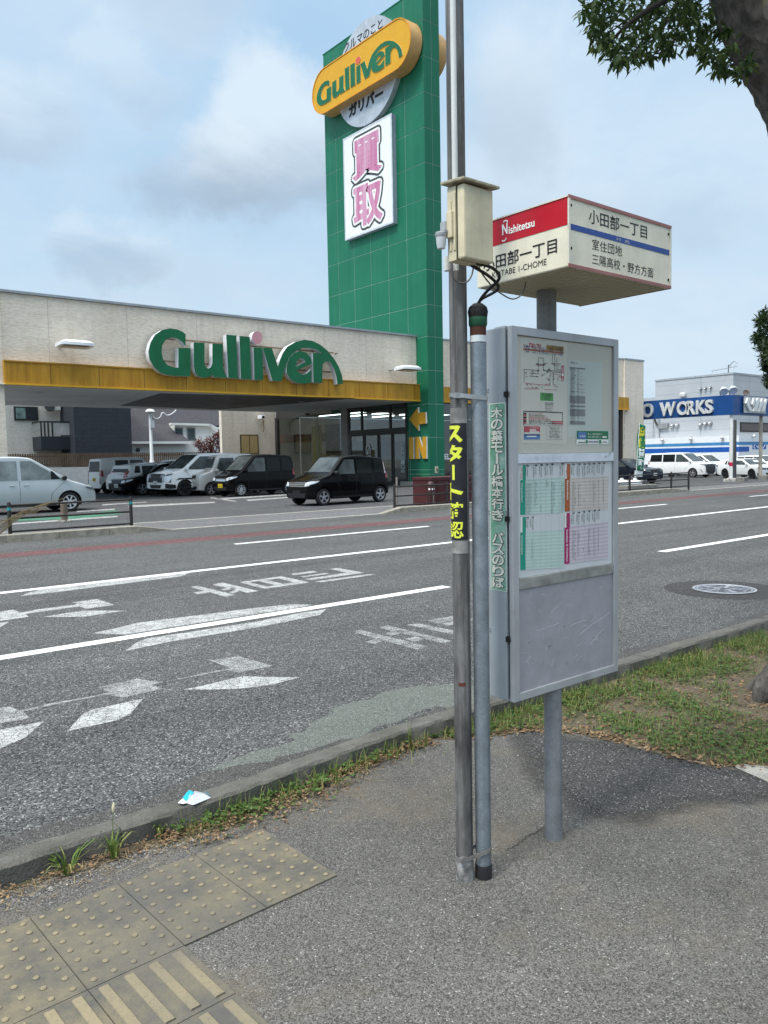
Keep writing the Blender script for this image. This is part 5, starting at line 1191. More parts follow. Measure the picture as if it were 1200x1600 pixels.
# centre and radius of the circle through the traced rim (least squares)
_n = len(dpts); _my = sum(p[0] for p in dpts) / _n; _mz = sum(p[1] for p in dpts) / _n; _u = [(p[0] - _my, p[1] - _mz) for p in dpts]
_a = sum(u * u for u, v in _u); _b = sum(u * v for u, v in _u); _c = sum(v * v for u, v in _u); _d = sum(u * (u * u + v * v) for u, v in _u) / 2; _e = sum(v * (u * u + v * v) for u, v in _u) / 2
_det = _a * _c - _b * _b; _cy, _cz = (_d * _c - _b * _e) / _det, (_a * _e - _b * _d) / _det
dyc, dzc, dr = _my + _cy, _mz + _cz, math.sqrt(_cy ** 2 + _cz ** 2 + (_a + _c) / _n)
print('disc', dyc, dzc, dr, 'capsule', cyL, cyR, czz, cr)
mb = MB(); mb.lathe([(0, 0), (dr, 0), (dr, .30), (0, .30)], (XT - .002, dyc, dzc), (-1, 0, 0), n=64); mb.build('disc', mat('silver disc', (.46, .49, .52), .35, .3, var=.2, scale=1.2, streak=.3), cs, smooth=True)
TP = Panel((XT - .302, 0, 0), (0, -1, 0), (0, 0, 1), .004); mb = MB()
a0, b0 = TP.px(*qt(395, 1040)); a1, b1 = TP.px(*qt(710, 900)); bt = TP.px(*qt(400, 930))[1]
TP.rim_text(mb, 'ガリバー', a0, b0, a1, bt, 1, 0, .045, .01, 10); mb.build('lettering', mat('dark print', (.02, .022, .022), .5), cs); mb = MB()
a0, b0 = TP.px(*qt(345, 445)); a1, b1 = TP.px(*qt(708, 210)); bt = TP.px(*qt(345, 352))[1]
TP.text(mb, 'クルマのこと', a0, b0, a1, bt, 1, 0, .02)
mb.build('lettering', mat('dark print', (.02, .022, .022), .5), cs)
# green lettering on the capsule, edged in pale gold
LA, LB = PT(88, 850, XS - .03)[0], PT(893, 470, XS - .03)[0]
zA = PT(150, 928, XS - .03)[1]; zTop = PT(790, 265, XS - .03)[1]
def lmap(x, z, xx, sc=1.0):
    u = (x - lx0) / (lx1 - lx0); w = (z - lz0) / (lz1 - lz0)
    return (xx, LA + (LB - LA) * u, zA + (zTop - zA) * w)
for k, v in LOGO.items():
    mb = MB(); off = .004 if k == 'e' else (0.0 if k != 'v' else .002)
    mb.holed([[lmap(x, z, XS - .035 - off) for x, z in lp] for lp in v], (.05, 0, 0), 0, 1)
    mb.build({'dot': 'letter_dot'}.get(k, 'letter_' + k.strip()), [mat('sign red dot', (.55, .09, .06), .4) if k == 'dot' else M_logog, mat('gold edge', (.62, .52, .30), .4)], cap_, smooth=True, angle=25)
# back sign on the far side of the tower
mb = MB(); mb.prism([(TX1 + .60, y, z) for _, y, z in stadium(cr, 0)], (-.58, 0, 0), 0, 1)
bk = mb.build('capsule_sign', [M_cap1, M_cap2], None, smooth=True, angle=30); tag(bk, 'second amber capsule sign peeking out on the far side of the tower', 'sign')
# purchase panel
q3 = Z1(460, 0, 4.0); XPn = XT - .30
pa = PX(*q3(303, 872), XPn); pb = PX(*q3(606, 706), XPn); pc = PX(*q3(617, 1384), XPn); pd = PX(*q3(318, 1510), XPn)
py1, py0 = (pa.y + pd.y) / 2, (pb.y + pc.y) / 2; pz1 = (pa.z + pb.z) / 2; pz0 = (pc.z + pd.z) / 2
pp_ = thing('purchase_panel', 'white lightbox with two large pink characters on the green tower', 'sign', (XT, (py0 + py1) / 2, pz0))
mb = MB(); mb.box((XPn + .02, py0, pz0), (XT - .002, py1, pz1)); mb.build('lightbox', mat('grey box side', (.28, .33, .38), .5), pp_)
mb = MB(); e = .09
mb.box((XPn, py0 - .01, pz0 - .01), (XPn + .019, py0 + e, pz1 + .01)); mb.box((XPn, py1 - e, pz0 - .01), (XPn + .019, py1 + .01, pz1 + .01)); mb.box((XPn, py0 + e + .001, pz0 - .01), (XPn + .019, py1 - e - .001, pz0 + e)); mb.box((XPn, py0 + e + .001, pz1 - e), (XPn + .019, py1 - e - .001, pz1 + .01)); mb.build('frame', mat('pale frame', (.50, .53, .56), .4), pp_)
mb = MB(); mb.box((XPn + .004, py0 + e + .002, pz0 + e + .001), (XPn + .0185, py1 - e - .002, pz1 - e - .001)); mb.build('face', mat('white sign face', (.70, .72, .71), .45, var=.04), pp_)
PP = Panel((XPn + .003, 0, 0), (0, -1, 0), (0, 0, 1), .006)
def pink():
    t = NT('faded pink print'); geo = t.n('ShaderNodeNewGeometry'); m = t.n('ShaderNodeMapping'); t.l(geo.outputs['Position'], m.inputs[0]); m.inputs['Scale'].default_value = (1, 1.6, .1)
    t.col(t.ramp(t.noise(2, 3, .6, m.outputs[0]), [(.4, (.46, .15, .27)), (.62, (.56, .32, .41))])); t.set(Roughness=.45); return t.m
A = [PP.px(*q3(*p)) for p in ((362, 880), (548, 790), (378, 1170), (560, 1080), (375, 1165), (560, 1395))]
u0 = PP.px(*q3(368, 1100))[0]; u1 = PP.px(*q3(545, 1000))[0]; um = (u0 + u1) / 2; hw = abs(u1 - u0) / 2
zt1 = PP.px(*q3(450, 850))[1]; zm1 = PP.px(*q3(450, 1100))[1]; zm2 = PP.px(*q3(450, 1150))[1]; zt2 = PP.px(*q3(450, 1405))[1]
M_out = [mat('dark outline', (.05, .055, .055), .5), mat('white outline', (.74, .74, .72), .45), pink()]
mb = MB()
for chx, za_, zb_2 in (('買', zm1, zt1), ('取', zt2, zm2)):
    for k, (rr_, mi) in enumerate(((.27, 0), (.15, 1))): PP.rim_text(mb, chx, um - hw, za_, um + hw, zb_2, 1 + k, mi, rr_, .02, 16)
    PP.rim_text(mb, chx, um - hw, za_, um + hw, zb_2, 3, 2, .035, .02, 8)
mb.build('lettering', M_out, pp_)
# arrow and IN
q6 = Z1(340, 480, 3.158); XI = XT - .12
M_ina = mat('amber letter face', (.56, .29, .02), .4, var=.1); M_inw = mat('white letter edge', (.66, .66, .62), .45)
def onx(p, fn=q6, x=XI): w = PX(*fn(*p), x); return (x, w.y, w.z)
ar = MB(); ar.prism([onx(p) for p in ((945, 553), (988, 494), (990, 520), (1026, 518), (1028, 573), (992, 578), (992, 610))], (.10, 0, 0), 0, 1)
tag(ar.build('arrow_sign', [M_ina, M_inw]), 'amber arrow pointing left on the foot of the green tower', 'arrow sign')
IP = Panel((XI, 0, 0), (0, -1, 0), (0, 0, 1), .003)
i0 = IP.px(*q6(945, 700)); i1 = IP.px(*q6(1030, 700)); iz0 = IP.px(*q6(985, 748))[1]; iz1 = IP.px(*q6(985, 640))[1]
it = thing('entrance_letters', 'amber letters reading IN below the arrow on the tower', 'sign', (XT, onx((985, 700))[1], iz0))
w0, w1 = i0[0], i1[0]; ww = w1 - w0; st_w = ww * .24
def IL(poly): mb = MB(); mb.prism([IP.at(w0 + a * ww, iz0 + b * (iz1 - iz0)) for a, b in poly], (.10, 0, 0), 0, 1); return mb
IL([(0, 0), (.25, 0), (.25, 1), (0, 1)]).build('letter_i', [M_ina, M_inw], it)
IL([(.36, 0), (.58, 0), (.58, .52), (.78, 0), (1, 0), (1, 1), (.79, 1), (.79, .50), (.59, 1), (.36, 1)]).build('letter_n', [M_ina, M_inw], it)
# security camera with a bracket on the rear wall
p = PY(408, 652, YB - .35); cc = thing('security_camera', 'white box security camera on the cream wall under the canopy', 'camera', (p.x, YB, p.z))
mb = MB(); mb.box((p.x - .13, YB - .62, p.z - .10), (p.x + .13, YB - .12, p.z + .12)); mb.build('housing', mat('white lamp housing', (.7, .7, .7)), cc, bevel=.02)
mb = MB(); mb.lathe([(.09, 0), (.09, .03), (.06, .03), (0, .01)], (p.x, YB - .62, p.z), (0, -1, 0), 14); mb.build('lens', M_dark, cc)
mb = MB(); mb.tube([(p.x + .1, YB - .3, p.z - .12), (p.x + .25, YB - .28, p.z - .25), (p.x + .3, YB - .01, p.z - .3)], .03, 8); mb.tube([(p.x + .3, YB - .1, p.z - .3), (p.x + .34, YB - .12, p.z - .7), (p.x + .24, YB - .1, p.z - .95)], .03, 8); mb.build('bracket', mat('rusty rail', (.22, .15, .10)), cc)
# ------------------------------------------------------------------ cars
def paintm(name, c, rough=.25, coat=1.0, metal=0.0):
    if name in MATS: return MATS[name]
    t = NT(name); t.col(t.ramp(t.noise(1.2, 4), [(.3, tuple(x * .94 for x in c)), (.7, tuple(min(1, x * 1.05) for x in c))])); t.set(Roughness=rough, Metallic=metal, Coat_Weight=coat * .55, Coat_Roughness=.03); t.b.inputs['Specular IOR Level'].default_value = .08; MATS[name] = t.m; return t.m
M_cw = paintm('white car paint', (.72, .73, .72)); M_cb = paintm('black car paint', (.004, .004, .0045), .15, .25); M_cs = paintm('pale silver car paint', (.42, .46, .47), .3, 1, .35)
M_cg = paintm('warm silver car paint', (.50, .49, .46), .3, 1, .3); M_cn = paintm('dark navy car paint', (.014, .018, .028), .2, .4); M_cr = paintm('maroon car paint', (.10, .03, .035), .25)
M_win = mat('car glass', (.010, .012, .012), .04, var=.1, spec=.16); M_winc = mat('clear car glass', (.062, .073, .073), .04, var=.6, scale=1.6, spec=.25)
M_winl = mat('light car glass', (.16, .19, .19), .05, var=.45, scale=1.8, spec=.25)
M_tyre = mat('tyre rubber', (.016, .016, .016), .85, var=.2); M_rim = mat('alloy rim', (.50, .51, .53), .3, .7, var=.1); M_rimd = mat('dark rim', (.03, .03, .032), .35, .5)
M_trimb = mat('black plastic trim', (.014, .014, .015), .5); M_chrome = mat('chrome', (.62, .63, .65), .12, .95, var=.05)
M_lamp = mat('headlight glass', (.50, .54, .56), .08, var=.3, scale=14, coat=1); M_lampd = mat('smoked headlight', (.05, .055, .06), .08, coat=1); M_tail = mat('tail light', (.28, .012, .016), .15, coat=1); M_amb = mat('indicator', (.45, .16, .02), .2, coat=1)
M_plw = mat('white plate', (.62, .64, .62), .5); M_ply = mat('yellow plate', (.62, .44, .02), .5); M_plt = mat('plate lettering', (.02, .09, .04), .5)

def interp(tab, x):
    if x <= tab[0][0]: return tab[0][1]
    for (a, p), (b, q) in zip(tab, tab[1:]):
        if x <= b: t = (x - a) / (b - a) if b > a else 0; return p + (q - p) * t
    return tab[-1][1]
class Car:
    """local frame: x forward (front bumper at 0, rear at -L), y left, z up"""
    def __init__(s, name, label, paint, L, Wd, H, top, zb=.20, belt=.95, tum=.13, rfront=.55, kf=.20, rrear=.35, kr=.10, wheels=(.75, 3.2), wr=.29, group=None, rim=M_rim, lower=None, spokes=5):
        s.L, s.W, s.H, s.top, s.zb, s.belt, s.tum = L, Wd, H, top, zb, belt, tum; s.rf, s.kf, s.rr, s.kr = rfront, kf, rrear, kr
        s.root = thing(name, label, 'car', (0, 0, 0), group); s.wh = wheels; s.wr = wr
        # smooth the roof line
        ss = [0.0]; n = 54
        s.st = sorted(set([round(L * (.5 - .5 * cos(pi * k / n)), 4) for k in range(n + 1)]))
        s.body = s.make_body(paint, lower); s.bvh = None
        dg = bpy.context.evaluated_depsgraph_get(); s.bvh = BVHTree.FromObject(s.body, dg)
        for sx in wheels:
            for sd in (1, -1): s.wheel(sx, sd, rim, spokes)
    def plan(s, d):
        k = 1.0
        if d < s.rf: k *= 1 - s.kf * ((1 - d / s.rf) ** 2.4)
        e = s.L - d
        if e < s.rr: k *= 1 - s.kr * ((1 - e / s.rr) ** 2.2)
        return k
    def hw(s, d, z):
        w = s.W / 2
        if z < s.belt: t = 1 - .045 * ((z - .62) / .42) ** 2
        else: t = 1 - .045 * ((s.belt - .62) / .42) ** 2 - s.tum * ((z - s.belt) / max(.1, s.H - s.belt)) ** 1.25
        return w * t * s.plan(d)
    def zt(s, d):
        h = .035
        return (interp(s.top, d - h) + 2 * interp(s.top, d) + interp(s.top, d + h)) / 4
    def make_body(s, paint, lower):
        mb = MB(); ring = []
        NS = 12
        for d in s.st:
            zt = s.zt(d); zb = s.zb + .05 * max(0, 1 - d / .35) ** 2 + .08 * max(0, 1 - (s.L - d) / .4) ** 2
            zt = max(zt, zb + .10); r = min(.07, (zt - zb) * .3); half = []
            half.append((0, zb)); half.append((s.hw(d, zb) * .86, zb))
            for k in range(NS + 1):
                z = zb + .03 + (zt - r - zb - .03) * k / NS; half.append((s.hw(d, z), z))
            we = s.hw(d, zt - r); wt = we - r * .9
            for a in (30, 60): half.append((wt + (we - wt) * cos(radians(a)), zt - r + r * .86 * sin(radians(a))))
            for u in (1.0, .7, .35, 0.0): half.append((wt * u, zt - r * .12 * u ** 2 + (.0 if u else 0)))
            ring.append([(-d, y, z) for y, z in half] + [(-d, -y, z) for y, z in half[-2:0:-1]])
        m = len(ring[0]); vs = [p for r_ in ring for p in r_]; nr = len(ring)
        fs = [(i * m + k, i * m + (k + 1) % m, (i + 1) * m + (k + 1) % m, (i + 1) * m + k) for i in range(nr - 1) for k in range(m)]
        fs += [tuple(range(m))[::-1], tuple((nr - 1) * m + k for k in range(m))]
        mb.add(vs, fs); o = mb.build('body', [paint, M_trimb], s.root, local=True)
        cut = MB()
        for sx in s.wh:
            for sd in (1, -1): cut.cyl((-sx, sd * (s.W / 2 - .24), s.wr), (-sx, sd * (s.W / 2 + .3), s.wr), s.wr + .055, n=32)
        c = cut.build('cutter', M_trimb, None); b = o.modifiers.new('arch', 'BOOLEAN'); b.object = c; b.solver = 'EXACT'; b.operation = 'DIFFERENCE'
        try: b.material_mode = 'TRANSFER'
        except Exception: pass
        dg = bpy.context.evaluated_depsgraph_get(); dg.update(); me = bpy.data.meshes.new_from_object(o.evaluated_get(dg)); o.modifiers.clear(); old = o.data; o.data = me; bpy.data.meshes.remove(old); me.name = 'body'
        bpy.data.objects.remove(c, do_unlink=True)
        me.polygons.foreach_set('use_smooth', [True] * len(me.polygons)); me.set_sharp_from_angle(angle=radians(38)); return o
    def wheel(s, sx, sd, rim, spokes):
        r = s.wr; y = sd * (s.W / 2 - .015); t = MB(); ax = (0, sd, 0)
        t.lathe([(r * .66, -.16), (r * .92, -.165), (r, -.14), (r, -.03), (r * .95, -.004), (r * .80, .002), (r * .68, -.01), (r * .66, -.03), (r * .62, -.06), (0, -.065)], (-sx, y, r), ax, 30)
        w = t.build('wheel', M_tyre, s.root, smooth=True, local=True)
        k = MB(); k.lathe([(r * .69, -.03), (r * .69, -.004), (r * .64, -.006), (r * .60, -.04)], (-sx, y, r), ax, 30); k.lathe([(r * .16, -.03), (r * .16, -.004), (0, .0)], (-sx, y, r), ax, 16)
        for i in range(spokes):
            a = 2 * pi * i / spokes + .3; ca, sa = cos(a), sin(a)
            p0 = Vector((-sx + r * .10 * ca, y - sd * .022, r + r * .10 * sa)); p1 = Vector((-sx + r * .65 * ca, y - sd * .022, r + r * .65 * sa)); k.bar(p0, p1, r * (.95 / spokes), .03, 0, up=(0, 1, 0))
        k.build('rim', rim, w, smooth=True, local=True)
    def decal(s, name, pts, view, m, off=.006, parent=None, thick=.004, mi=None):
        """panel wrapped on to the body. view: 'L','R' pts (d,z); 'F','B' pts (y,z); 'T' pts (d,y)"""
        bm = bmesh.new(); vs = [bm.verts.new((x, y, 0)) for x, y in pts]; bm.faces.new(vs); bmesh.ops.triangulate(bm, faces=bm.faces)
        for _ in range(5):
            ed = [e for e in bm.edges if e.calc_length() > .09]
            if not ed: break
            bmesh.ops.subdivide_edges(bm, edges=ed, cuts=1); bmesh.ops.triangulate(bm, faces=[f for f in bm.faces if len(f.verts) > 3])
        for v in bm.verts:
            a, b = v.co.x, v.co.y
            if view in 'LR': sg = 1 if view == 'L' else -1; o, d = Vector((-a, sg * 3, b)), Vector((0, -sg, 0))
            elif view == 'F': o, d = Vector((3, a, b)), Vector((-1, 0, 0))
            elif view == 'B': o, d = Vector((-s.L - 3, a, b)), Vector((1, 0, 0))
            else: o, d = Vector((-a, b, 5)), Vector((0, 0, -1))
            h, nn, _, _ = s.bvh.ray_cast(o, d)
            if h is None:
                h, nn, _, _ = s.bvh.find_nearest(o + d * (3 if view != 'T' else 5 - s.H))
            v.co = h + (-d) * off
        mb = MB(); bm.verts.index_update(); mb.add([tuple(v.co) for v in bm.verts], [tuple(v.index for v in f.verts) for f in bm.faces]); bm.free()
        o = mb.build(name, m, parent or s.root, smooth=True, local=True)
        return o
    def sides(s, name, pts, m, off=.006, each=('L', 'R')):
        return [s.decal(name, pts, v, m, off) for v in each]
    def mirror(s, d, z, m, sz=(.10, .17, .13)):
        for sd in (1, -1):
            y = sd * (s.hw(d, z) + .09); mb = MB(); a, b, c = sz
            mb.lathe([(0, -b / 2), (c * .5, -b * .42), (c * .56, 0), (c * .48, b * .4), (0, b / 2)], (-d, y, z), (0, 1, 0), 12); mb.box((-d - .02, sd * (s.hw(d, z) - .03), z - .05), (-d + .03, y, z - .015))
            mb.build('mirror', m, s.root, smooth=True, local=True)
    def handles(s, ds, z, m):
        for d in ds:
            for sd in (1, -1):
                y = sd * s.hw(d, z); mb = MB(); mb.box((-d - .085, y - sd * .01, z - .014), (-d + .085, y + sd * .022, z + .014)); mb.build('door_handle', m, s.root, local=True, bevel=.008)
    def seam(s, pts, m=None):
        """dark shut line following the body side"""
        for sd in ('L', 'R'):
            sg = 1 if sd == 'L' else -1; out = []
            for (a, za), (b, zb_) in zip(pts, pts[1:]):
                for k in range(7):
                    d, z = a + (b - a) * k / 6, za + (zb_ - za) * k / 6; h, *_ = s.bvh.ray_cast(Vector((-d, sg * 3, z)), Vector((0, -sg, 0)))
                    if h: out.append(h)
            if len(out) > 2: MB().tube(out, .0045, 5).build('shut_line', M_trimb, s.root, local=True)
    def plate(s, where, z, m, txt='12-34', y=0.0, w=.33, h=.165):
        h_, *_ = s.bvh.ray_cast(Vector((3 if where == 'F' else -s.L - 3, y, z)), Vector((-1 if where == 'F' else 1, 0, 0)))
        x = h_.x if h_ else (0 if where == 'F' else -s.L); sg = 1 if where == 'F' else -1
        mb = MB(); mb.box((x - .01 * sg, y - w / 2, z - h / 2), (x + .02 * sg, y + w / 2, z + h / 2)); pl = mb.build('number_plate', m, s.root, local=True)
        P_ = Panel((x + .0205 * sg, 0, 0), (0, sg, 0), (0, 0, 1), .002); g = MB()
        P_.text(g, txt, sg * y - w * .36, z - h * .34, sg * y + w * .40, z + h * .14, 1, 0, .03); g.build('plate_lettering', M_plt, pl, local=True)
    def put(s, x, y, deg, z=0.0): s.root.location = (x, y, z); s.root.rotation_euler = (0, 0, radians(deg)); return s.root

def boxy(name, label, paint, L=3.4, Wd=1.475, H=1.75, hood=.78, hz=(.72, .98), ws=(.62, 1.25), belt=.98, wheels=(.62, 3.08), wr=.28, group=None, rim=M_rim, rearlean=.12, roofdrop=.06, glassm=None, spokes=5, zb=.20, tum=.12, lampm=None, pillars=((1.02, 1.02), (1.85, 1.90), (2.62, 2.66)), rearwin=True, plate=None, kf=.16, grille=None, front=True, mirrorm=None, smallglass=True, lowgrille=True):
    top = [(0, zb + .34), (.025, hz[0] - .04), (.07, hz[0]), (ws[0], hz[1]), (ws[1], H - .05), (ws[1] + .35, H - .008), (L * .62, H), (L - .35, H - roofdrop), (L - rearlean, H - roofdrop - .05), (L - rearlean * .55, belt + .05), (L - .02, belt - .05), (L, zb + .4)]
    c = Car(name, label, paint, L, Wd, H, top, zb=zb, belt=belt, tum=tum, wheels=wheels, wr=wr, group=group, rim=rim, kf=kf, kr=.07, spokes=spokes)
    g1, g2 = glassm or (M_winc, M_win)
    zt_ = H - .15
    wsx = lambda z: ws[0] + (ws[1] - ws[0]) * (z - hz[1]) / (H - .05 - hz[1])
    # windscreen
    wa = ws[0] + .05; wb = ws[1] - .02
    c.decal('windshield', [(wa, -c.hw(wa, hz[1]) + .10), (wb, -c.hw(wb, H - .1) + .11), (wb, c.hw(wb, H - .1) - .11), (wa, c.hw(wa, hz[1]) - .10)], 'T', g1, .006)
    p = pillars; bz = belt + .03
    f0 = max(wsx(bz) + .22, p[0][0] - .2)
    c.sides('side_window', [(wsx(bz) + .20, bz), (wsx(zt_) + .16, zt_), (p[1][0] - .05, zt_), (p[1][0] - .05, bz)], g1)
    c.sides('side_window', [(p[1][0] + .05, bz), (p[1][0] + .05, zt_), (p[2][0] - .04, zt_), (p[2][0] - .04, bz)], g2)
    e = L - rearlean
    if smallglass and e - p[2][0] > .35: c.sides('side_window', [(p[2][0] + .06, bz + .02), (p[2][0] + .06, zt_), (e - .16, zt_ - .01), (e - .06, bz + .02)], g2)
    c.decal('rear_window', [(-Wd / 2 + .16, belt + .08), (Wd / 2 - .16, belt + .08), (Wd / 2 - .2, H - roofdrop - .16), (-Wd / 2 + .2, H - roofdrop - .16)], 'B', g2)
    c.seam([(p[1][0], belt + .03), (p[1][0], zb + .14)]); c.seam([(wsx(belt) + .16, belt), (p[0][0] - .1, .6), (p[0][0] - .06, zb + .14)]); c.seam([(p[2][0] - .02, belt), (p[2][0] - .02, .62)])
    c.handles((p[1][0] - .18, p[1][0] + .22), belt - .12, paint)
    c.mirror(wsx(belt) + .22, belt + .07, mirrorm or paint)
    c.sides('sill', [(wheels[0] + wr + .09, zb + .035), (wheels[0] + wr + .09, zb + .09), (wheels[1] - wr - .09, zb + .09), (wheels[1] - wr - .09, zb + .035)], M_trimb, .004)
    hwf = Wd / 2
    zl = hz[0] - .10
    c.decal('grille', [(-.36, zl - .09), (.36, zl - .09), (.40, zl + .05), (-.40, zl + .05)], 'F', grille or M_trimb, .008)
    for s_ in (1, -1): c.decal('headlight', [(s_ * .42, zl - .07), (s_ * (hwf - .13), zl - .05), (s_ * (hwf - .10), zl + .09), (s_ * .44, zl + .05)], 'F', lampm or M_lamp, .014)
    for v in 'LR': c.decal('headlight', [(.03, zl - .03), (.32, zl + .06), (.38, zl + .11), (.10, zl + .09), (.03, zl + .07)], v, lampm or M_lamp, .014)
    if lowgrille: c.decal('bumper_intake', [(-.42, zb + .07), (.42, zb + .07), (.5, zb + .22), (-.5, zb + .22)], 'F', M_trimb, .008)
    for s_ in (1, -1): c.decal('tail_light', [(s_ * (hwf - .17), belt - .18), (s_ * (hwf - .05), belt - .18), (s_ * (hwf - .07), belt + .15), (s_ * (hwf - .17), belt + .15)], 'B', M_tail, .014)
    for v in 'LR': c.decal('tail_light', [(L - .16, belt - .14), (L - .03, belt - .14), (L - .07, belt + .16), (L - .14, belt + .16)], v, M_tail, .014)
    if plate: c.plate('F', .46 if zb < .25 else .6, *plate); c.plate('B', .70, *plate)
    return c
GC = 'cars parked in the store lot'; GK = 'cars parked in the blue dealer lot'
def facing(c, fwheel_px, deg, sd=-1, dist=None):
    """put the front wheel that faces the road where the photo has it, at ground level"""
    g = G(*fwheel_px) if dist is None else CAMPOS + (G(*fwheel_px) - CAMPOS) * dist; a = radians(deg); w = Vector((-c.wh[0], sd * c.W / 2, 0)); w = Vector((w.x * cos(a) - w.y * sin(a), w.x * sin(a) + w.y * cos(a), 0))
    return c.put(g.x - w.x, g.y - w.y, deg)
# black hatchback in front of the glass doors; nose to the left (-X)
c = boxy('parked_car', 'shiny black small hatchback parked alone before the glass doors', M_cb, 3.395, 1.475, 1.62, mirrorm=M_trimb, ws=(.86, 1.40), hz=(.80, 1.02), belt=.97, wheels=(.565, 2.995), wr=.275, rearlean=.22, roofdrop=.09, group=GC, pillars=((1.3, 1.3), (1.92, 1.92), (2.68, 2.7)), grille=mat('grille bars', (.16, .16, .17), .3, .8), kf=.24)
for k in range(3): c.decal('grille_bar', [(-.42, .63 + .055 * k), (.42, .63 + .055 * k), (.44, .655 + .055 * k), (-.44, .655 + .055 * k)], 'F', M_chrome, .014)
c.decal('number_plate_holder', [(-.2, .40), (.2, .40), (.2, .50), (-.2, .50)], 'F', M_trimb, .01)
for v in 'LR': c.decal('tail_light', [(3.20, .98), (3.28, .98), (3.22, 1.42), (3.15, 1.42)], v, mat('clear tail light', (.5, .42, .42), .1, coat=1), .010)
facing(c, (507.6, 790.3), 180 + 3, 1)
# black kei wagon behind it
c = boxy('parked_car', 'black wagon with yellow plate between the pale van and black hatchback', M_cb, 3.395, 1.475, 1.76, ws=(.60, 1.30), hz=(.84, 1.06), belt=1.00, wheels=(.56, 3.02), wr=.28, group=GC, plate=(M_ply, '56-12'), spokes=9, grille=M_chrome)
facing(c, (378, 776), 180 + 4, 1)
# pale kei van
c = boxy('parked_car', 'pale silver boxy van with upright windscreen next to black wagon', M_cg, 3.395, 1.475, 1.785, ws=(.66, .98), hz=(.95, 1.10), belt=1.02, wheels=(.57, 3.03), wr=.28, group=GC, plate=(M_plw, '81-70'), lampm=M_lamp, kf=.10)
c.decal('roof_panel', [(1.1, -.6), (1.1, .6), (3.1, .58), (3.1, -.58)], 'T', mat('white roof', (.72, .72, .70), .3), .006)
facing(c, (331, 774.5), 180 + 5, 1)
# big white off-road van
c = boxy('parked_car', 'large white off-road van with black grille and shield-like lamps', M_cw, 4.8, 1.795, 1.875, hood=1, hz=(1.00, 1.16), ws=(.85, 1.75), belt=1.12, wheels=(.92, 3.77), wr=.345, group=GC, plate=(M_plw, '30-08'), rim=M_rimd, zb=.30, kf=.14, pillars=((1.5, 1.5), (2.35, 2.35), (3.5, 3.5)), lampm=M_lampd)
c.decal('grille', [(-.60, .62), (.60, .62), (.62, 1.0), (-.62, 1.0)], 'F', M_trimb, .012)
for s_ in (1, -1):
    for k in range(3): c.decal('headlight', [(s_ * (.60 + .07 * k), .64), (s_ * (.65 + .07 * k), .64), (s_ * (.67 + .07 * k), .90), (s_ * (.62 + .07 * k), .90)], 'F', M_lamp, .018)
for v in 'LR': c.decal('headlight', [(.05, .62), (.26, .62), (.30, .92), (.05, .92)], v, M_chrome, .012)
c.sides('bumper_trim', [(.02, .34), (.50, .36), (.46, .52), (.02, .58)], M_trimb, .008); c.sides('wheel_arch_trim', [(.46, .70), (.62, .80), (1.2, .80), (1.36, .70), (1.2, .735), (.62, .735)], M_trimb, .008)
facing(c, (290, 775.5), 180 + 5, 1)
# silver wagon front and dark estate
c = boxy('parked_car', 'silver wagon mostly hidden, nose between dark sedan and white off-roader', M_cs, 4.2, 1.7, 1.62, hz=(.80, 1.0), ws=(.9, 1.7), belt=.98, wheels=(.8, 3.3), wr=.30, group=GC, plate=(M_plw, '45-21'), pillars=((1.5, 1.5), (2.2, 2.2), (3.1, 3.1)))
facing(c, (255, 772), 180 + 8, 1)
c = boxy('parked_car', 'dark sedan with pale headlights, nose beside the white boxy van', M_cb, 4.4, 1.7, 1.46, hz=(.74, .94), ws=(1.1, 2.0), belt=.92, wheels=(.85, 3.5), wr=.30, group=GC, plate=(M_plw, '62-05'), rearlean=.7, roofdrop=.14, pillars=((1.8, 1.8), (2.6, 2.6), (3.4, 3.4)), tum=.2)
facing(c, (224, 774), 180 + 8, 1)
# white hatch seen from behind, and white boxy van seen from behind
c = boxy('parked_car', 'white hatchback seen from behind with a red tail lamp', M_cw, 3.9, 1.7, 1.5, hz=(.78, .98), ws=(.9, 1.7), belt=.98, wheels=(.8, 3.3), wr=.30, group=GC, plate=(M_plw, '17-33'), rearlean=.45, roofdrop=.12, pillars=((1.6, 1.6), (2.2, 2.2), (3.0, 3.0)))
for s_ in (1, -1): c.decal('tail_light', [(s_ * .38, .96), (s_ * .80, .92), (s_ * .78, 1.10), (s_ * .40, 1.06)], 'B', M_tail, .014)
g = PY(191, 765, 35.6); c.put(g.x + 3.9 * cos(radians(10)), g.y + 3.9 * sin(radians(10)) + .85, 10)
c = boxy('parked_car', 'white boxy van with a yellow plate seen from behind at left', M_cw, 3.395, 1.475, 1.79, ws=(.6, 1.05), hz=(.9, 1.06), belt=1.0, wheels=(.56, 3.02), wr=.285, group=GC, plate=(M_ply, '24-80'), rearlean=.06, roofdrop=.04, rim=M_rimd, smallglass=False)
for s_ in (1, -1): c.decal('tail_light', [(s_ * .60, .48), (s_ * .69, .48), (s_ * .69, .80), (s_ * .60, .80)], 'B', M_lampd, .012)
a = radians(6); g = G(170, 771.5); w = Vector((-3.02, -.735)); c.put(g.x - (w.x * cos(a) - w.y * sin(a)), g.y - (w.x * sin(a) + w.y * cos(a)), 6)
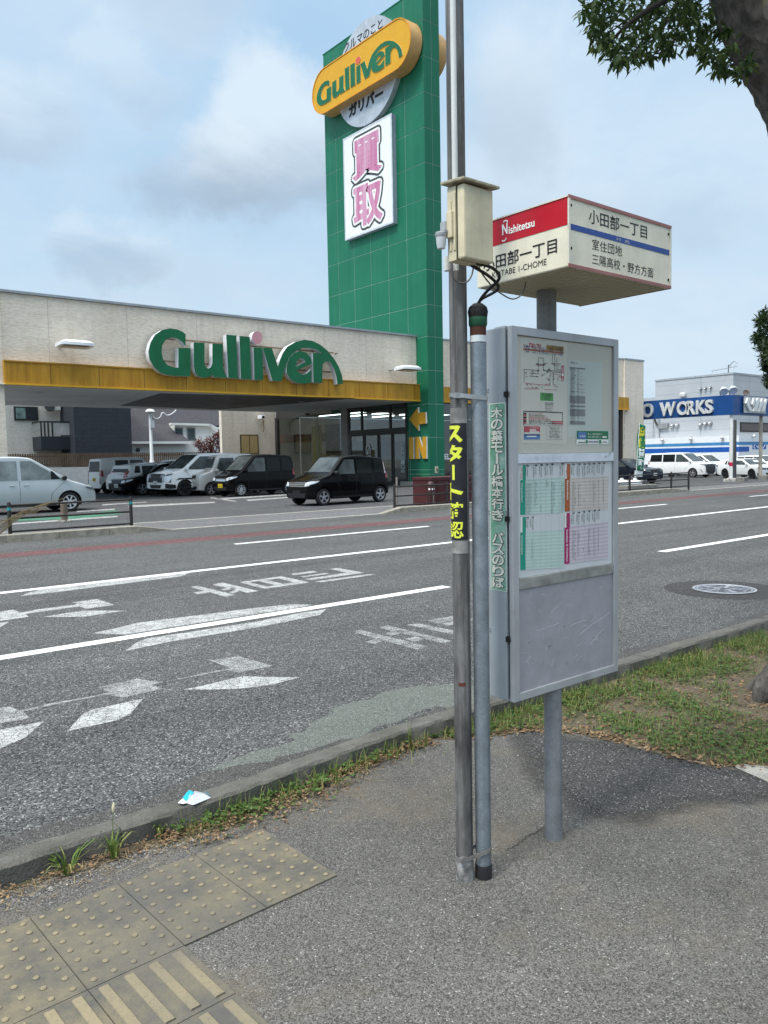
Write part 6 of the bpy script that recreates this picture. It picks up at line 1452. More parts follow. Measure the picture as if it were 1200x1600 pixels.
# silver minivan at the left edge, nose to the right
c = boxy('parked_car', 'pale silver minivan at the left edge behind the pipe fence', M_cs, 4.31, 1.695, 1.755, hz=(.76, 1.00), ws=(.82, 1.95), belt=.99, wheels=(.86, 3.6), wr=.31, group=GC, pillars=((1.5, 1.5), (2.32, 2.32), (3.3, 3.3)), lampm=M_lampd, kf=.22, rim=mat('steel wheel cover', (.55, .56, .57), .35, .4), spokes=7, glassm=(M_winl, M_winl), mirrorm=M_trimb)
c.sides('quarter_window', [(1.12, 1.03), (1.34, 1.28), (1.40, 1.28), (1.40, 1.03)], M_win, .009)
facing(c, (110.5, 799.3), 0, -1)
c = boxy('parked_car', 'white hatchback peeking out behind the silver minivan', M_cw, 3.9, 1.68, 1.48, hz=(.74, .95), ws=(.85, 1.65), belt=.93, wheels=(.8, 3.25), wr=.29, group=GC, pillars=((1.5, 1.5), (2.1, 2.1), (2.9, 2.9)), rearlean=.4, roofdrop=.1)
g = G(141, 779); c.put(g.x - .2, g.y + 3.2, -14)

# dealer's lot on the right
def _sst(a, b, x): t = max(0, min(1, (x - a) / (b - a))); return t * t * (3 - 2 * t)
def lotz(x, y): return -.44 * _sst(30, 45, x) * _sst(18.6, 23, y)       # the dealer's lot dips below the road
def kw(c, px, dist, deg, wheel=0, sd=-1):
    d = ray(*px); p = CAMPOS + d * (dist / d.dot(_f2)); a = radians(deg); w = Vector((-c.wh[wheel], sd * c.W / 2)); return c.put(p.x - (w.x * cos(a) - w.y * sin(a)), p.y - (w.x * sin(a) + w.y * cos(a)), deg, lotz(p.x, p.y) + .012)
def spot(c, px, dist, deg):
    d = ray(px, 740); p = CAMPOS + d * (dist / d.dot(_f2)); return c.put(p.x, p.y, deg, lotz(p.x, p.y) + .012)
c = boxy('parked_car', 'large white luxury van with tall dark slatted grille in the dealer lot', M_cw, 4.995, 1.85, 1.945, hz=(1.05, 1.18), ws=(.95, 2.0), belt=1.18, wheels=(.95, 3.95), wr=.35, group=GK, pillars=((1.7, 1.7), (2.5, 2.5), (3.65, 3.65)), lampm=M_lampd, kf=.17)
c.decal('grille', [(-.62, .40), (.62, .40), (.68, 1.02), (-.68, 1.02)], 'F', M_trimb, .012)
for k in range(5): c.decal('grille_bar', [(-.60, .48 + .11 * k), (.60, .48 + .11 * k), (.61, .505 + .11 * k), (-.61, .505 + .11 * k)], 'F', mat('grille slat', (.12, .12, .125), .3, .7), .02)
c.sides('bumper_trim', [(.10, .40), (.30, .66), (.34, .66), (.16, .40)], M_trimb, .008)
kw(c, (1082, 741), 61, -93)
c = boxy('parked_car', 'dark sports utility car half hidden behind the green banner', M_cn, 4.6, 1.85, 1.62, hz=(.92, 1.06), ws=(1.2, 2.1), belt=1.06, wheels=(.9, 3.6), wr=.36, group=GK, pillars=((2.0, 2.0), (2.8, 2.8), (3.7, 3.7)), zb=.26, lampm=M_lampd, rearlean=.5, roofdrop=.12, plate=(M_plw, '38-46'))
spot(c, 1024, 50, -95)
c = boxy('parked_car', 'white minivan parked behind the luxury van grille', M_cw, 4.7, 1.73, 1.75, hz=(.86, 1.08), ws=(.9, 1.9), belt=1.06, wheels=(.9, 3.7), wr=.32, group=GK, pillars=((1.6, 1.6), (2.4, 2.4), (3.5, 3.5)))
spot(c, 1133, 68, -100)
c = boxy('parked_car', 'low dark coupe between the luxury van and the white pole', M_cn, 4.4, 1.8, 1.36, hz=(.78, .92), ws=(1.3, 2.1), belt=.92, wheels=(.9, 3.5), wr=.32, group=GK, pillars=((2.0, 2.0), (2.8, 2.8), (3.5, 3.5)), rearlean=.7, roofdrop=.12, lampm=M_lamp)
spot(c, 1128, 64, -96)
c = boxy('parked_car', 'white estate car behind the white pole in the dealer lot', M_cw, 4.5, 1.75, 1.6, hz=(.84, 1.02), ws=(1.0, 1.8), belt=1.0, wheels=(.9, 3.6), wr=.32, group=GK, pillars=((1.6, 1.6), (2.4, 2.4), (3.4, 3.4)))
spot(c, 1150, 74, -105)
c = boxy('parked_car', 'white sedan with black wheels and a price card in its windscreen', M_cw, 4.55, 1.8, 1.43, hz=(.80, .96), ws=(1.15, 2.05), belt=.95, wheels=(.9, 3.62), wr=.335, group=GK, pillars=((1.9, 1.9), (2.6, 2.6), (3.4, 3.4)), rim=M_rimd, rearlean=.8, roofdrop=.12, lampm=M_lampd, tum=.2)
c.decal('price_card', [(1.55, -.05), (1.55, .38), (1.8, .38), (1.8, -.05)], 'T', mat('price card', (.6, .68, .66), .5), .02)
c.sides('bumper_trim', [(.06, .26), (.36, .26), (.36, .42), (.06, .36)], M_trimb, .008)
kw(c, (1174, 742), 56, -113)
c = boxy('parked_car', 'maroon hatchback seen over the white sedan roof', M_cr, 4.2, 1.75, 1.62, hz=(.84, 1.02), ws=(1.0, 1.8), belt=1.02, wheels=(.9, 3.4), wr=.32, group=GK, pillars=((1.6, 1.6), (2.4, 2.4), (3.2, 3.2)))
spot(c, 1176, 78, -110)
c = boxy('parked_car', 'white car at the right picture edge behind the sedan', M_cw, 4.5, 1.75, 1.6, hz=(.84, 1.02), ws=(1.0, 1.8), belt=1.0, wheels=(.9, 3.6), wr=.32, group=GK, pillars=((1.6, 1.6), (2.4, 2.4), (3.4, 3.4)))
spot(c, 1222, 66, -112)
# ------------------------------------------------------------------ railings, bollards and small things across the road
M_rail = mat('dark brown railing', (.030, .026, .024), .45, .2)
M_tape = mat('turquoise tape', (.02, .25, .25), .5)
def railing(label, xs, y, tape=False, zg=0.0, hgt=.76):
    t = thing('pipe_railing', label, 'railing', (xs[0], y, zg), 'dark pipe railings along the far kerb')
    for x in xs:
        m = MB(); m.lathe([(.036, 0), (.036, hgt - .02), (.030, hgt), (0, hgt + .004)], (x, y, zg), n=14); p = m.build('post', M_rail, t, smooth=True)
        if tape: m = MB(); m.lathe([(.0375, hgt - .16), (.0375, hgt - .10)], (x, y, zg), n=14); m.build('tape', M_tape, p, smooth=True)
    for z in (hgt - .06, hgt - .32, hgt - .58): m = MB(); m.cyl((xs[0], y, zg + z), (xs[-1], y, zg + z), .021, n=10); m.build('rail', M_rail, t, smooth=True)
    return t
a, b = G(8, 843), G(196, 829.5)
railing('dark pipe railing with turquoise tape in front of the silver minivan', (a.x, b.x), 16.75, True)
railing('dark pipe railing in front of the green tower foot', (14.05, 16.05, 18.05, 20.05), 16.75)
xs3 = [PY(984, 740, 16.75).x, PY(1049, 740, 16.75).x, PY(1076, 740, 16.75).x]
railing('dark pipe railing in front of the leaning green banner', (xs3[0] - 2.0, *xs3), 16.75)
g = PY(620.5, 790, 17.3); t = thing('thin_post', 'thin pale post at the left end of the tower railing', 'post', (g.x, 17.3, 0)); m = MB(); m.lathe([(.03, 0), (.03, .92), (.024, .94), (0, .945)], (g.x, 17.3, 0), n=12); m.build('shaft', mat('pale brown post', (.16, .14, .12), .6), t, smooth=True)
# timber-look bollard with crumbling foot
g = G(101, 816); bo = thing('bollard', 'weathered timber-look bollard on a crumbling foot behind the railing', 'bollard', (g.x, g.y, 0))
m = MB(); m.lathe([(.085, .06), (.085, .42), (.09, .44), (.09, .50), (.07, .53), (0, .535)], (g.x, g.y, 0), n=16); m.build('shaft', mat('timber look', (.16, .125, .095), .8, var=.35, scale=9, bump=.4, bscale=30), bo, smooth=True)
m = MB(); rnd = random.Random(4)
for k in range(16):
    a_ = 2 * pi * k / 16; r = rnd.uniform(.09, .19); x, y = g.x + r * cos(a_), g.y + r * sin(a_); s_ = rnd.uniform(.03, .06); m.lathe([(s_, -.01), (s_ * .9, s_ * .6), (s_ * .4, s_), (0, s_ * 1.05)], (x, y, 0), n=6)
stuff(m.build('rubble', M_block, bo, smooth=False))
# maroon bollard with reflectors
g = PY(673, 795, 17.05); bo = thing('bollard', 'round-topped maroon bollard with white reflectors by the tower', 'bollard', (g.x, 17.05, 0)); M_mar = mat('maroon enamel', (.045, .016, .016), .35)
m = MB(); m.lathe([(.12, 0), (.12, .62), (.112, .70), (.085, .76), (.045, .79), (0, .80)], (g.x, 17.05, 0), n=24); m.build('shaft', M_mar, bo, smooth=True)
for k in range(4):
    a0_ = radians(200 + 45 * k); m = MB(); wrap_band(m, g.x, 17.05, .1225, .545, .60, a0_, a0_ + .4, 5); m.build('reflector', M_white, bo)
m = MB(); m.box((g.x - .012, 17.05 - .125, .05), (g.x + .012, 17.05 - .1205, .48)); m.build('groove', mat('pale groove', (.3, .27, .25)), bo)
# maroon planter
a = PY(674, 746, 17.9); m = MB(); X1_ = a.x + 1.9
pt_ = thing('planter', 'large maroon planter box at the foot of the green tower', 'planter', (a.x, 17.9, 0))
m.box((a.x + .02, 17.92, 0), (X1_ - .02, 18.78, a.z - .1)); m.build('box', mat('maroon planter', (.062, .017, .018), .45, var=.15, scale=2), pt_); m = MB(); m.box((a.x, 17.9, a.z - .099), (X1_, 18.8, a.z)); m.build('rim', mat('maroon planter', (.062, .017, .018)), pt_, bevel=.01)
m = MB(); m.box((a.x + .24, 17.905, .02), (a.x + .30, 17.918, a.z - .11)); m.build('rib', M_mar, pt_)

# ------------------------------------------------------------------ dealer on the right: its lot dips below the road
lot = MB(); nx, ny = 40, 26; vs = []
for i in range(nx + 1):
    for j in range(ny + 1): x = 29.5 + (i / nx) ** 1.5 * 120; y = 18.4 + (j / ny) ** 1.6 * 75; vs.append((x, y, lotz(x, y) + .010))
lot.add(vs, [(i * (ny + 1) + j, (i + 1) * (ny + 1) + j, (i + 1) * (ny + 1) + j + 1, i * (ny + 1) + j + 1) for i in range(nx) for j in range(ny)])
lo_ = lot.build('dealer_lot', M_lot, smooth=True); struct(lo_)
def LG(px, d):   # point on the dipped lot seen at a picture column, at a depth
    v = ray(px, 740); p = CAMPOS + v * (d / v.dot(_f2)); return Vector((p.x, p.y, lotz(p.x, p.y) + .012))
XB = XE + 1.3; cB = PX(1145, 632, XB); YBd = cB.y
zb1 = PX(1146, 616.5, XB).z; zb0 = PX(1146, 647.5, XB).z
ye = PX(985, 640, XB).y; xe = PY(1290, 640, YBd).x
M_kblue = mat('blue sign band', (.010, .060, .205), .4, var=.15, scale=.8, streak=.2); M_steel = mat('brushed letter steel', (.62, .63, .62), .3, .15, var=.25, scale=3)
sg = thing('sign_gantry', 'blue sign band with steel lettering on posts round the dealer lot', 'sign', (XB, YBd, lotz(XB, YBd)))
m = MB(); m.box((XB, YBd + .0, zb0), (XB + .5, ye, zb1)); m.box((XB + .501, YBd, zb0), (xe, YBd + .5, zb1)); m.build('band', M_kblue, sg)
WP = Panel((XB, 0, 0), (0, -1, 0), (0, 0, 1), .004)
def wlet(txt, x0, x1, yt0, yb0, yt1, yb1, bold=.05, nm='lettering'):
    """steel lettering between two picture columns of the left face"""
    m = MB(); a = WP.px(x0, yb0); b = WP.px(x1, yb1); tp = WP.px(x0, yt0); tq = WP.px(x1, yt1); z0 = (a[1] + b[1]) / 2; z1 = (tp[1] + tq[1]) / 2
    out = WP.text(m, txt, a[0], z0, b[0], z1, 40, 0, bold, thick=.155); m.build(nm, [M_steel], sg, fix=False)
WL = [('A', 936, 955), ('U', 957, 976), ('T', 979, 1003), ('O', 1005, 1022), ('W', 1032, 1057), ('O', 1059, 1077), ('R', 1074.5, 1088), ('K', 1089, 1105), ('S', 1103, 1115.5)]
for ch_, x0, x1 in WL:
    f = lambda x: (630.5 - (x - 1010) * .062, 652.5 - (x - 1010) * .066)
    (t0, b0), (t1, b1) = f(x0), f(x1); wlet(ch_, x0, x1, t0, b0, t1, b1, .03, 'letter_' + ch_.lower())
KP = Panel((0, YBd, 0), (1, 0, 0), (0, 0, 1), .004); m = MB()
KP.rpx(m, (1159, 645), (1194, 621.5), 30, 0); m.build('emblem_plate', mat('plate steel', (.40, .41, .42), .35, .6, var=.3, scale=4), sg)
m = MB(); kq = Z1(1150, 440, 7.28)
for pts in ([(95, 1325), (125, 1325), (105, 1385), (150, 1470), (115, 1475), (80, 1385)], [(165, 1325), (190, 1325), (160, 1420), (150, 1400)], [(205, 1330), (240, 1325), (195, 1480), (160, 1480), (165, 1450)], [(262, 1330), (285, 1330), (235, 1480), (210, 1480)], [(305, 1335), (325, 1335), (280, 1480), (255, 1480)]):
    m.prism([KP.at(*KP.px(*kq(*p)), 31) for p in pts], (0, -.12, 0))
m.build('emblem', M_steel, sg)
m = MB(); m.prism([KP.at(*KP.px(*kq(*p)), 32) for p in ((150, 1400), (165, 1335), (195, 1330), (165, 1410))], (0, -.02, 0)); m.build('emblem_inlay', M_kblue, sg)
gz = lambda x, y: lotz(x, y)
p1_ = PX(1142.5, 700, XB + .25); 
def gantry_post(x, y, m_, red=False):
    m = MB(); z = gz(x, y); m.lathe([(.12, z - .05), (.12, z + .3), (.11, zb0 - .002)], (x, y, 0), n=16); o = m.build('post', m_, sg, smooth=True)
    if red: m = MB(); m.lathe([(.125, z + 1.0), (.125, z + 1.25)], (x, y, 0), n=16); m.build('red_band', mat('red marker', (.45, .02, .06), .4), o, smooth=True)
gantry_post(p1_.x, p1_.y, mat('white gantry post', (.66, .66, .63), .45, streak=.35), True)
p2_ = PY(1188.5, 700, YBd + .25); gantry_post(p2_.x, p2_.y, mat('rusty gantry post', (.46, .40, .31), .6, var=.35, scale=2, streak=.6))
m = MB(); rnd = random.Random(8)
for k in range(26):
    a_ = rnd.uniform(0, 6.28); r = rnd.uniform(.15, .45); s_ = rnd.uniform(.08, .16); m.lathe([(s_, 0), (s_ * .9, s_), (s_ * .4, s_ * 1.5), (0, s_ * 1.6)], (p1_.x + r * cos(a_), p1_.y + r * sin(a_), gz(p1_.x, p1_.y)), n=6)
m.build('foot_stones', mat('mottled foot', (.32, .31, .28), .9, var=.5, scale=6), sg)
# dark utility pole standing behind the white post
q = PX(1147.5, 700, XB + 3.0); m = MB(); up_ = thing('utility_pole', 'dark grey pole right behind the white gantry post', 'pole', (q.x, q.y, gz(q.x, q.y))); m.lathe([(.15, gz(q.x, q.y)), (.12, zb0 - .25), (0, zb0 - .2)], (q.x, q.y, 0), n=14); m.build('shaft', mat('dark concrete pole', (.10, .10, .10), .8), up_, smooth=True)
# floodlights on the band
def proj_lamp(px, py, plane, label, m_, r=.42, tilt=(-.6, -.5, -.5)):
    p = plane(px, py); t = thing('floodlight', label, 'lamp', (p.x, p.y, zb1), 'floodlights on the blue band'); d = Vector(tilt).normalized(); mm = MB()
    mm.lathe([(0, -.42), (r * .5, -.36), (r * .85, -.15), (r, .05), (r * .96, .10), (0, .06)], p, d, 18); mm.build('lamp_head', m_, t, smooth=True); mm = MB(); mm.tube([p + Vector((0, .0, .0)) - d * .3, p - d * .45 + Vector((.0, .2, -.25)), Vector((p.x + .1, p.y + .25, zb1))], .035, 8); mm.build('bracket', M_rail, t)
M_lampw = mat('white lamp shell', (.56, .57, .57), .3, .3)
proj_lamp(1131, 611, lambda x, y: PX(x, y, XB + .3), 'left white floodlight of the pair on the corner of the blue band', M_lampw, .27)
proj_lamp(1145.5, 609.5, lambda x, y: PX(x, y, XB + .5), 'right white floodlight of the pair on the corner of the blue band', M_lampw, .27)
proj_lamp(1166, 613, lambda x, y: PY(x, y, YBd + .3), 'small brown floodlight above the steel emblem', mat('brown lamp shell', (.22, .17, .13), .6), .2, (-.8, -.2, -.2))
# dealer building
XK = 72.0; cK = PX(1145, 650, XK); YK = cK.y; zk = -.5
M_kg = NT('grey metal siding'); geo = M_kg.n('ShaderNodeNewGeometry'); sp_ = M_kg.n('ShaderNodeSeparateXYZ'); M_kg.l(geo.outputs['Position'], sp_.inputs[0])
jz = M_kg.math('FRACT', M_kg.math('MULTIPLY', sp_.outputs[2], 1 / .9)); jx = M_kg.math('FRACT', M_kg.math('MULTIPLY', M_kg.math('ADD', sp_.outputs[0], sp_.outputs[1]), 1 / 7.0))
j_ = M_kg.math('MAXIMUM', M_kg.ramp(jz, [(.03, .55), (.06, 0.0)]), M_kg.ramp(jx, [(.008, .6), (.012, 0.0)]))
M_kg.col(M_kg.mix(j_, M_kg.ramp(M_kg.noise(.3, 5), [(.3, (.37, .39, .405)), (.7, (.44, .455, .465))]), (.17, .18, .19))); M_kg.set(Roughness=.5); M_kg = M_kg.m
kt = PX(1145, 584.5, XK).z; ky = PX(1024, 620, XK).y
kb = thing('dealer_building', 'grey metal-clad dealer building with blue stripes behind the parked cars', 'building', (XK, YK, zk))
m = MB(); m.box((XK, YK, zk), (XK + 60, ky, kt)); m.build('wall', M_kg, kb)
m = MB(); m.box((XK - .06, YK - .06, kt + .001), (XK + 60, ky + .06, kt + .16)); m.build('roof_trim', mat('roof edge', (.33, .35, .37), .5), kb)
ky2 = PX(985, 640, XK).y; kl = PX(1010, 621.5, XK).z
m = MB(); m.box((XK + .5, ky + .07, zk), (XK + 40, ky2, kl)); m.build('wall', M_kg, kb)
zw1 = PX(1120, 682, XK).z; M_kw = mat('white sales wall', (.70, .71, .71), .5, var=.05)
m = MB(); m.box((XK - 1.2, YK - 1.2, zk), (XK - .004, ky2, zw1)); m.box((XK - .003, YK - 1.2, zk), (XK + 60, YK - .004, zw1)); m.build('sales_wall', M_kw, kb)
LPn = Panel((XK - 1.2, 0, 0), (0, -1, 0), (0, 0, 1), .01); RPn = Panel((0, YK - 1.2, 0), (1, 0, 0), (0, 0, 1), .01)
def stripe(z_px0, z_px1, m_, x1=None):
    z0, z1 = LPn.px(1120, z_px0)[1], LPn.px(1120, z_px1)[1]; mm = MB(); LPn.rect(mm, -ky2, z0, -(YK - 1.2), z1, 1); RPn.rect(mm, XK - 1.2, z0, (RPn.px(x1, 690)[0] if x1 else XK + 60), z1, 1); mm.build('stripe', m_, kb, fix=False)
stripe(696.0, 691.2, mat('light blue stripe', (.05, .21, .42), .45)); stripe(706.5, 698.8, mat('royal blue stripe', (.010, .085, .36), .45), 1170.5)
mm = MB(); RPn.rpx(mm, (1175.5, 702), (1197, 694.5), 1, 0)
rq_ = Z1(1120, 660, 14.55)
for pts in ([(860, 500), (880, 500), (845, 550), (880, 605), (858, 605), (825, 552)], [(955, 500), (985, 500), (935, 590), (905, 560), (895, 530), (912, 530), (925, 555)], [(1085, 505), (1110, 505), (1040, 605), (1015, 605)]): RPn.ppx(mm, [rq_(*p) for p in pts], 2, 1)
mm.build('emblem', [mat('royal blue stripe', (.01, .085, .36)), M_white], kb, fix=False)
KW_ = Panel((XK, 0, 0), (0, -1, 0), (0, 0, 1), .01); KW2 = Panel((0, YK, 0), (1, 0, 0), (0, 0, 1), .01)
a0, b0 = KW2.px(1156, 675); a1, b1 = KW2.px(1206, 661); mm = MB(); mm.box((a0, YK - .06, b0), (a1 + 6, YK - .003, b1)); wn = mm.build('window', mat('dark frame', (.012, .012, .012), .4), kb); mm = MB(); mm.box((a0 + .15, YK - .07, b0 + .15), (a1 + 5.8, YK - .0605, b1 - .15)); mm.build('pane', mat('brown tinted glass', (.055, .04, .036), .1), wn)
for px, py, r in ((1051, 665, .24), (1058.5, 664.3, .24), (1095, 663, .22), (1102.7, 662, .22), (1110.3, 661, .22), (1095.5, 607, .13), (1103, 606, .13), (1111, 605, .13)):
    p = PX(px, py, XK); mm = MB(); mm.lathe([(r, 0), (r * .98, .06), (r * .75, .26), (r * .4, .36), (0, .40)], (XK - .001, p.y, p.z), (-1, 0, -.25), 16); mm.build('vent_hood', mat('vent steel', (.40, .41, .42), .22, .85), kb, smooth=True)
p = PX(1038, 665.5, XK); mm = MB(); mm.box((XK - .3, p.y - .5, p.z - .25), (XK - .002, p.y + .5, p.z + .25)); mm.build('junction_box', mat('grey box', (.24, .25, .26), .5), kb)
mm = MB(); mm.tube(smooth_path([PX(1023, 655, XK - .2), PX(1025, 661, XK - .2), PX(1029, 664.5, XK - .2), PX(1034, 665, XK - .2)]), .09, 8); mm.build('cable_duct', M_rail, kb, smooth=True)
for px in (1021, 1029.5): a = PX(px, 655, XK - .1); b = PX(px, 684, XK - .1); mm = MB(); mm.cyl(a, (a.x, a.y, b.z), .07, n=8); mm.build('pipe', mat('grey pipe', (.30, .31, .33), .5), kb)
for px, py in ((1034.5, 686), (1079, 684), (1128, 682), (1178.5, 680)):
    p = PX(px, py, XK - 1.4) if px < 1150 else PY(px, py, YK - 1.4); mm = MB(); mm.lathe([(.12, 0), (.16, .12), (.1, .24), (0, .26)], (p.x, p.y, p.z - .2), n=10); mm.bar((p.x, p.y, p.z + .1), (p.x + 1.0, p.y + .2, p.z + .25), .06, .06); mm.build('wall_lamp', mat('white lamp shell', (.56, .57, .57)), kb, smooth=True)
p = PX(1065, 617, XK - .4); mm = MB(); mm.box((XK - .4, p.y - .3, p.z - .22), (XK - .002, p.y + .3, p.z + .22)); mm.build('wall_unit', mat('white unit', (.55, .56, .56), .4), kb, bevel=.12)
# antenna on the roof
p = PX(1138, 584, XK + 3); an = thing('antenna', 'thin television antenna on the grey dealer roof', 'antenna', (p.x, p.y, kt)); mm = MB(); mm.cyl((p.x, p.y, kt - .1), (p.x, p.y, kt + 1.25), .04, n=6); mm.build('mast', M_rail, an)
mm = MB(); mm.bar((p.x - .2, p.y + 1.6, kt + .75), (p.x, p.y - .9, kt + 1.0), .05, .05)
for k in range(6): c_ = Vector((p.x - .2 + .04 * k, p.y + 1.5 - .42 * k, kt + .76 + .045 * k)); mm.bar(c_ - Vector((.35, .1, .3)), c_ + Vector((.35, .1, .3)), .03, .03)
mm.tube(smooth_path([(p.x, p.y, kt + 1.0), (p.x + .1, p.y - .5, kt + 1.5), (p.x + .1, p.y - .9, kt + 1.2)]), .04, 6); mm.build('elements', mat('antenna grey', (.25, .26, .28), .4, .5), an)
# concrete blocks by the gantry
def cblock(px, d, w, label):
    g = LG(px, d); mm = MB(); mm.box((g.x - w / 2, g.y - .25, g.z - .02), (g.x + w / 2, g.y + .25, g.z + .42)); o = mm.build('concrete_block', M_block, bevel=.02); tag(o, label, 'block', 'concrete blocks at the dealer entrance')
cblock(1159.5, 46, .5, 'grey concrete block between the two gantry posts'); cblock(1197, 50, .9, 'grey concrete block right of the rusty gantry post')
# green banner, its water weight, second weight, edging
gb = PY(996, 757, 22.0); zg = -.1; bn = thing('banner_flag', 'leaning green banner with yellow and white characters by the store corner', 'banner', (gb.x, 22.0, zg))
BNY = 22.0; bq = Z1(960, 540, 6.15)
B_ = [PY(*bq(*p), BNY) for p in ((238, 745), (312, 775), (275, 1205), (200, 1195))]
def bpt(u, v, dy=0.0):
    t = B_[0].lerp(B_[1], u); b = B_[3].lerp(B_[2], u); p = t.lerp(b, v); return (p.x, BNY + .05 * sin(5 * v + 1.5 * u) + .03 * sin(7 * u) + dy, p.z)
mm = MB(); nu, nv = 8, 26
vs = [bpt(i / nu, j / nv) for i in range(nu + 1) for j in range(nv + 1)]; mm.add(vs, [(i * (nv + 1) + j, (i + 1) * (nv + 1) + j, (i + 1) * (nv + 1) + j + 1, i * (nv + 1) + j + 1) for i in range(nu) for j in range(nv)])
cl = mm.build('cloth', mat('green banner cloth', (.008, .17, .075), .7), bn, smooth=True, fix=False); so_ = cl.modifiers.new('thick', 'SOLIDIFY'); so_.thickness = .004; so_.offset = 1
mm = MB()
for i, (chx, mi) in enumerate((('高', 0), ('価', 0), ('買', 1), ('取', 1))):
    vs, fs, (x0, y0, x1, y1) = glyphs(chx, .05); out = []
    for x, y in vs:
        u = .20 + .66 * (x - x0) / (x1 - x0); v = .05 + .235 * i + .215 * (1 - (y - y0) / (y1 - y0)); out.append(bpt(u, v, -.012))
    mm.add(out, fs, mi)
mm.build('lettering', [mat('banner yellow', (.62, .58, .03), .6), mat('banner white', (.7, .72, .7), .6)], bn, fix=False)
f0 = [PY(*bq(*p), BNY) for p in ((200, 1197), (275, 1207), (270, 1260), (192, 1255))]; mm = MB(); mm.prism([(p.x, BNY + .01, p.z) for p in f0], (0, .006, 0)); mm.build('white_hem', mat('banner white', (.7, .72, .7)), bn)
mm = MB(); b0_ = Vector((gb.x - .25, BNY, .15)); mm.tube([b0_, Vector(bpt(0, 1, -.02)), Vector(bpt(0, 0, -.02))], .014, 8); mm.build('pole', mat('white pole', (.62, .63, .62), .4), bn, smooth=True)
def weight(px, py, label):
    p = PY(px, py, BNY); mm = MB(); mm.lathe([(.30, 0), (.34, .04), (.34, .14), (.20, .20), (.09, .22), (.09, .30), (0, .30)], (p.x, BNY, p.z), n=18); o = mm.build('water_weight', mat('white plastic base', (.62, .64, .63), .45), smooth=True); tag(o, label, 'flag base', 'white water weights for banners')
weight(992, 757, 'white round water weight holding the green banner'); weight(971.5, 757, 'white water weight left of the banner beside the cabinet')
a, b = G(966, 763), G(1040, 763)
mm = MB(); mm.box((a.x - 1, 19.15, -.02), (PY(1028, 760, 19.15).x, 19.6, .16)); o = mm.build('low_kerb_wall', M_block, bevel=.02); tag(o, 'low mossy concrete edging behind the railing near the banner', 'edging')
mm = MB(); mm.box((a.x - 1, 19.62, .0), (PY(1002, 760, 19.62).x, 22.3, .02)); o = mm.build('green_mat', mat('green turf mat', (.02, .16, .05), .9, bump=.4)); tag(o, 'strip of green artificial turf under the banner weights', 'turf mat')

# ------------------------------------------------------------------ houses behind the lot
YH = 60.0; qz = Z1(0, 620, 6.956); qh2 = Z1(0, 430, 3.158)
H_ = lambda p, y=YH, q=qz: PY(*q(*p), y)
M_house = siding('pale house siding', (.50, .48, .43), bump=.25)
h1 = thing('cream_house', 'pale cream house with a dark balcony seen under the canopy', 'house', (20, YH, 0))
xl_ = PY(-60, 690, YH).x; xr_ = PY(116, 690, YH).x
mm = MB(); mm.box((xl_, YH, 0), (xr_, YH + 8, 9)); mm.build('wall', M_house, h1)
a, b = H_((147, 104)), H_((412, 257)); mm = MB(); mm.box((a.x, YH - .12, b.z), (b.x, YH - .003, a.z)); wn = mm.build('window', mat('black sash', (.012, .013, .014), .4), h1)
mid = a.x + (b.x - a.x) * .5; mm = MB(); mm.box((a.x + .1, YH - .13, b.z + .1), (mid - .05, YH - .1205, a.z - .1)); mm.build('pane', mat('curtained glass', (.14, .20, .19), .15, var=.5, scale=2.5), wn); mm = MB(); mm.box((mid + .05, YH - .13, b.z + .1), (b.x - .1, YH - .1205, a.z - .1)); mm.build('pane', mat('dark pane', (.02, .024, .027), .1), wn)
a, b = H_((478, 60)), H_((628, 155)); mm = MB(); mm.box((a.x, YH - .75, b.z), (b.x, YH - .2, a.z)); ac = mm.build('air_conditioner', mat('ivory unit', (.55, .54, .48), .5), h1, bevel=.03); cc_ = H_((540, 105), YH - .76); mm = MB(); mm.lathe([(.36, 0), (.36, .02), (.30, .03), (.1, .025), (0, .03)], (cc_.x, YH - .751, cc_.z), (0, -1, 0), 18); mm.build('fan_grille', mat('fan grille', (.06, .06, .06), .6), ac)
a, b = H_((680, 60)), H_((790, 330)); mm = MB(); mm.box((a.x, YH - .08, b.z), (b.x, YH - .003, a.z)); mm.build('balcony_door', mat('dark door glass', (.03, .03, .034), .15), h1)
M_navy = mat('navy cladding', (.018, .022, .029), .6, var=.12, scale=2)
a, b, c_ = H_((445, 450), YH - 2.0), H_((580, 430), YH - 2.0), H_((832, 570), YH - 2.0)
mm = MB(); mm.box((a.x, YH - 2.0, c_.z), (c_.x, YH - .001, b.z)); bal = mm.build('balcony', M_navy, h1)
tz = H_((580, 272), YH - 2.0).z; mm = MB(); mm.bar((a.x, YH - 1.95, tz), (c_.x, YH - 1.95, tz), .10, .10); mm.bar((a.x + .05, YH - 1.9, tz), (a.x + .05, YH - .05, tz), .10, .10); mm.build('top_rail', mat('black rail', (.015, .015, .015), .5), bal)
for px in (450, 488, 527, 572, 788): p = H_((px, 400), YH - 1.95); mm = MB(); mm.box((p.x - .045, YH - 1.99, b.z + .001), (p.x + .045, YH - 1.91, tz - .051)); mm.build('baluster', mat('black rail', (.015, .015, .015)), bal)
p, p2 = H_((585, 300), YH - 1.95), H_((780, 415), YH - 1.95); mm = MB(); mm.box((p.x, YH - 1.97, p2.z), (p2.x, YH - 1.95, tz - .06)); mm.build('frosted_pane', mat('frosted pane', (.34, .34, .33), .3, var=.2, scale=1.5), bal)
p = H_((800, 300)); mm = MB(); mm.cyl((p.x, YH - .15, 0), (p.x, YH - .15, 9), .09, n=10); mm.build('downpipe', mat('pale pipe', (.5, .49, .46), .5), h1)
xn0, xn1 = PY(117, 690, YH - 3).x, PY(206, 690, YH - 3).x
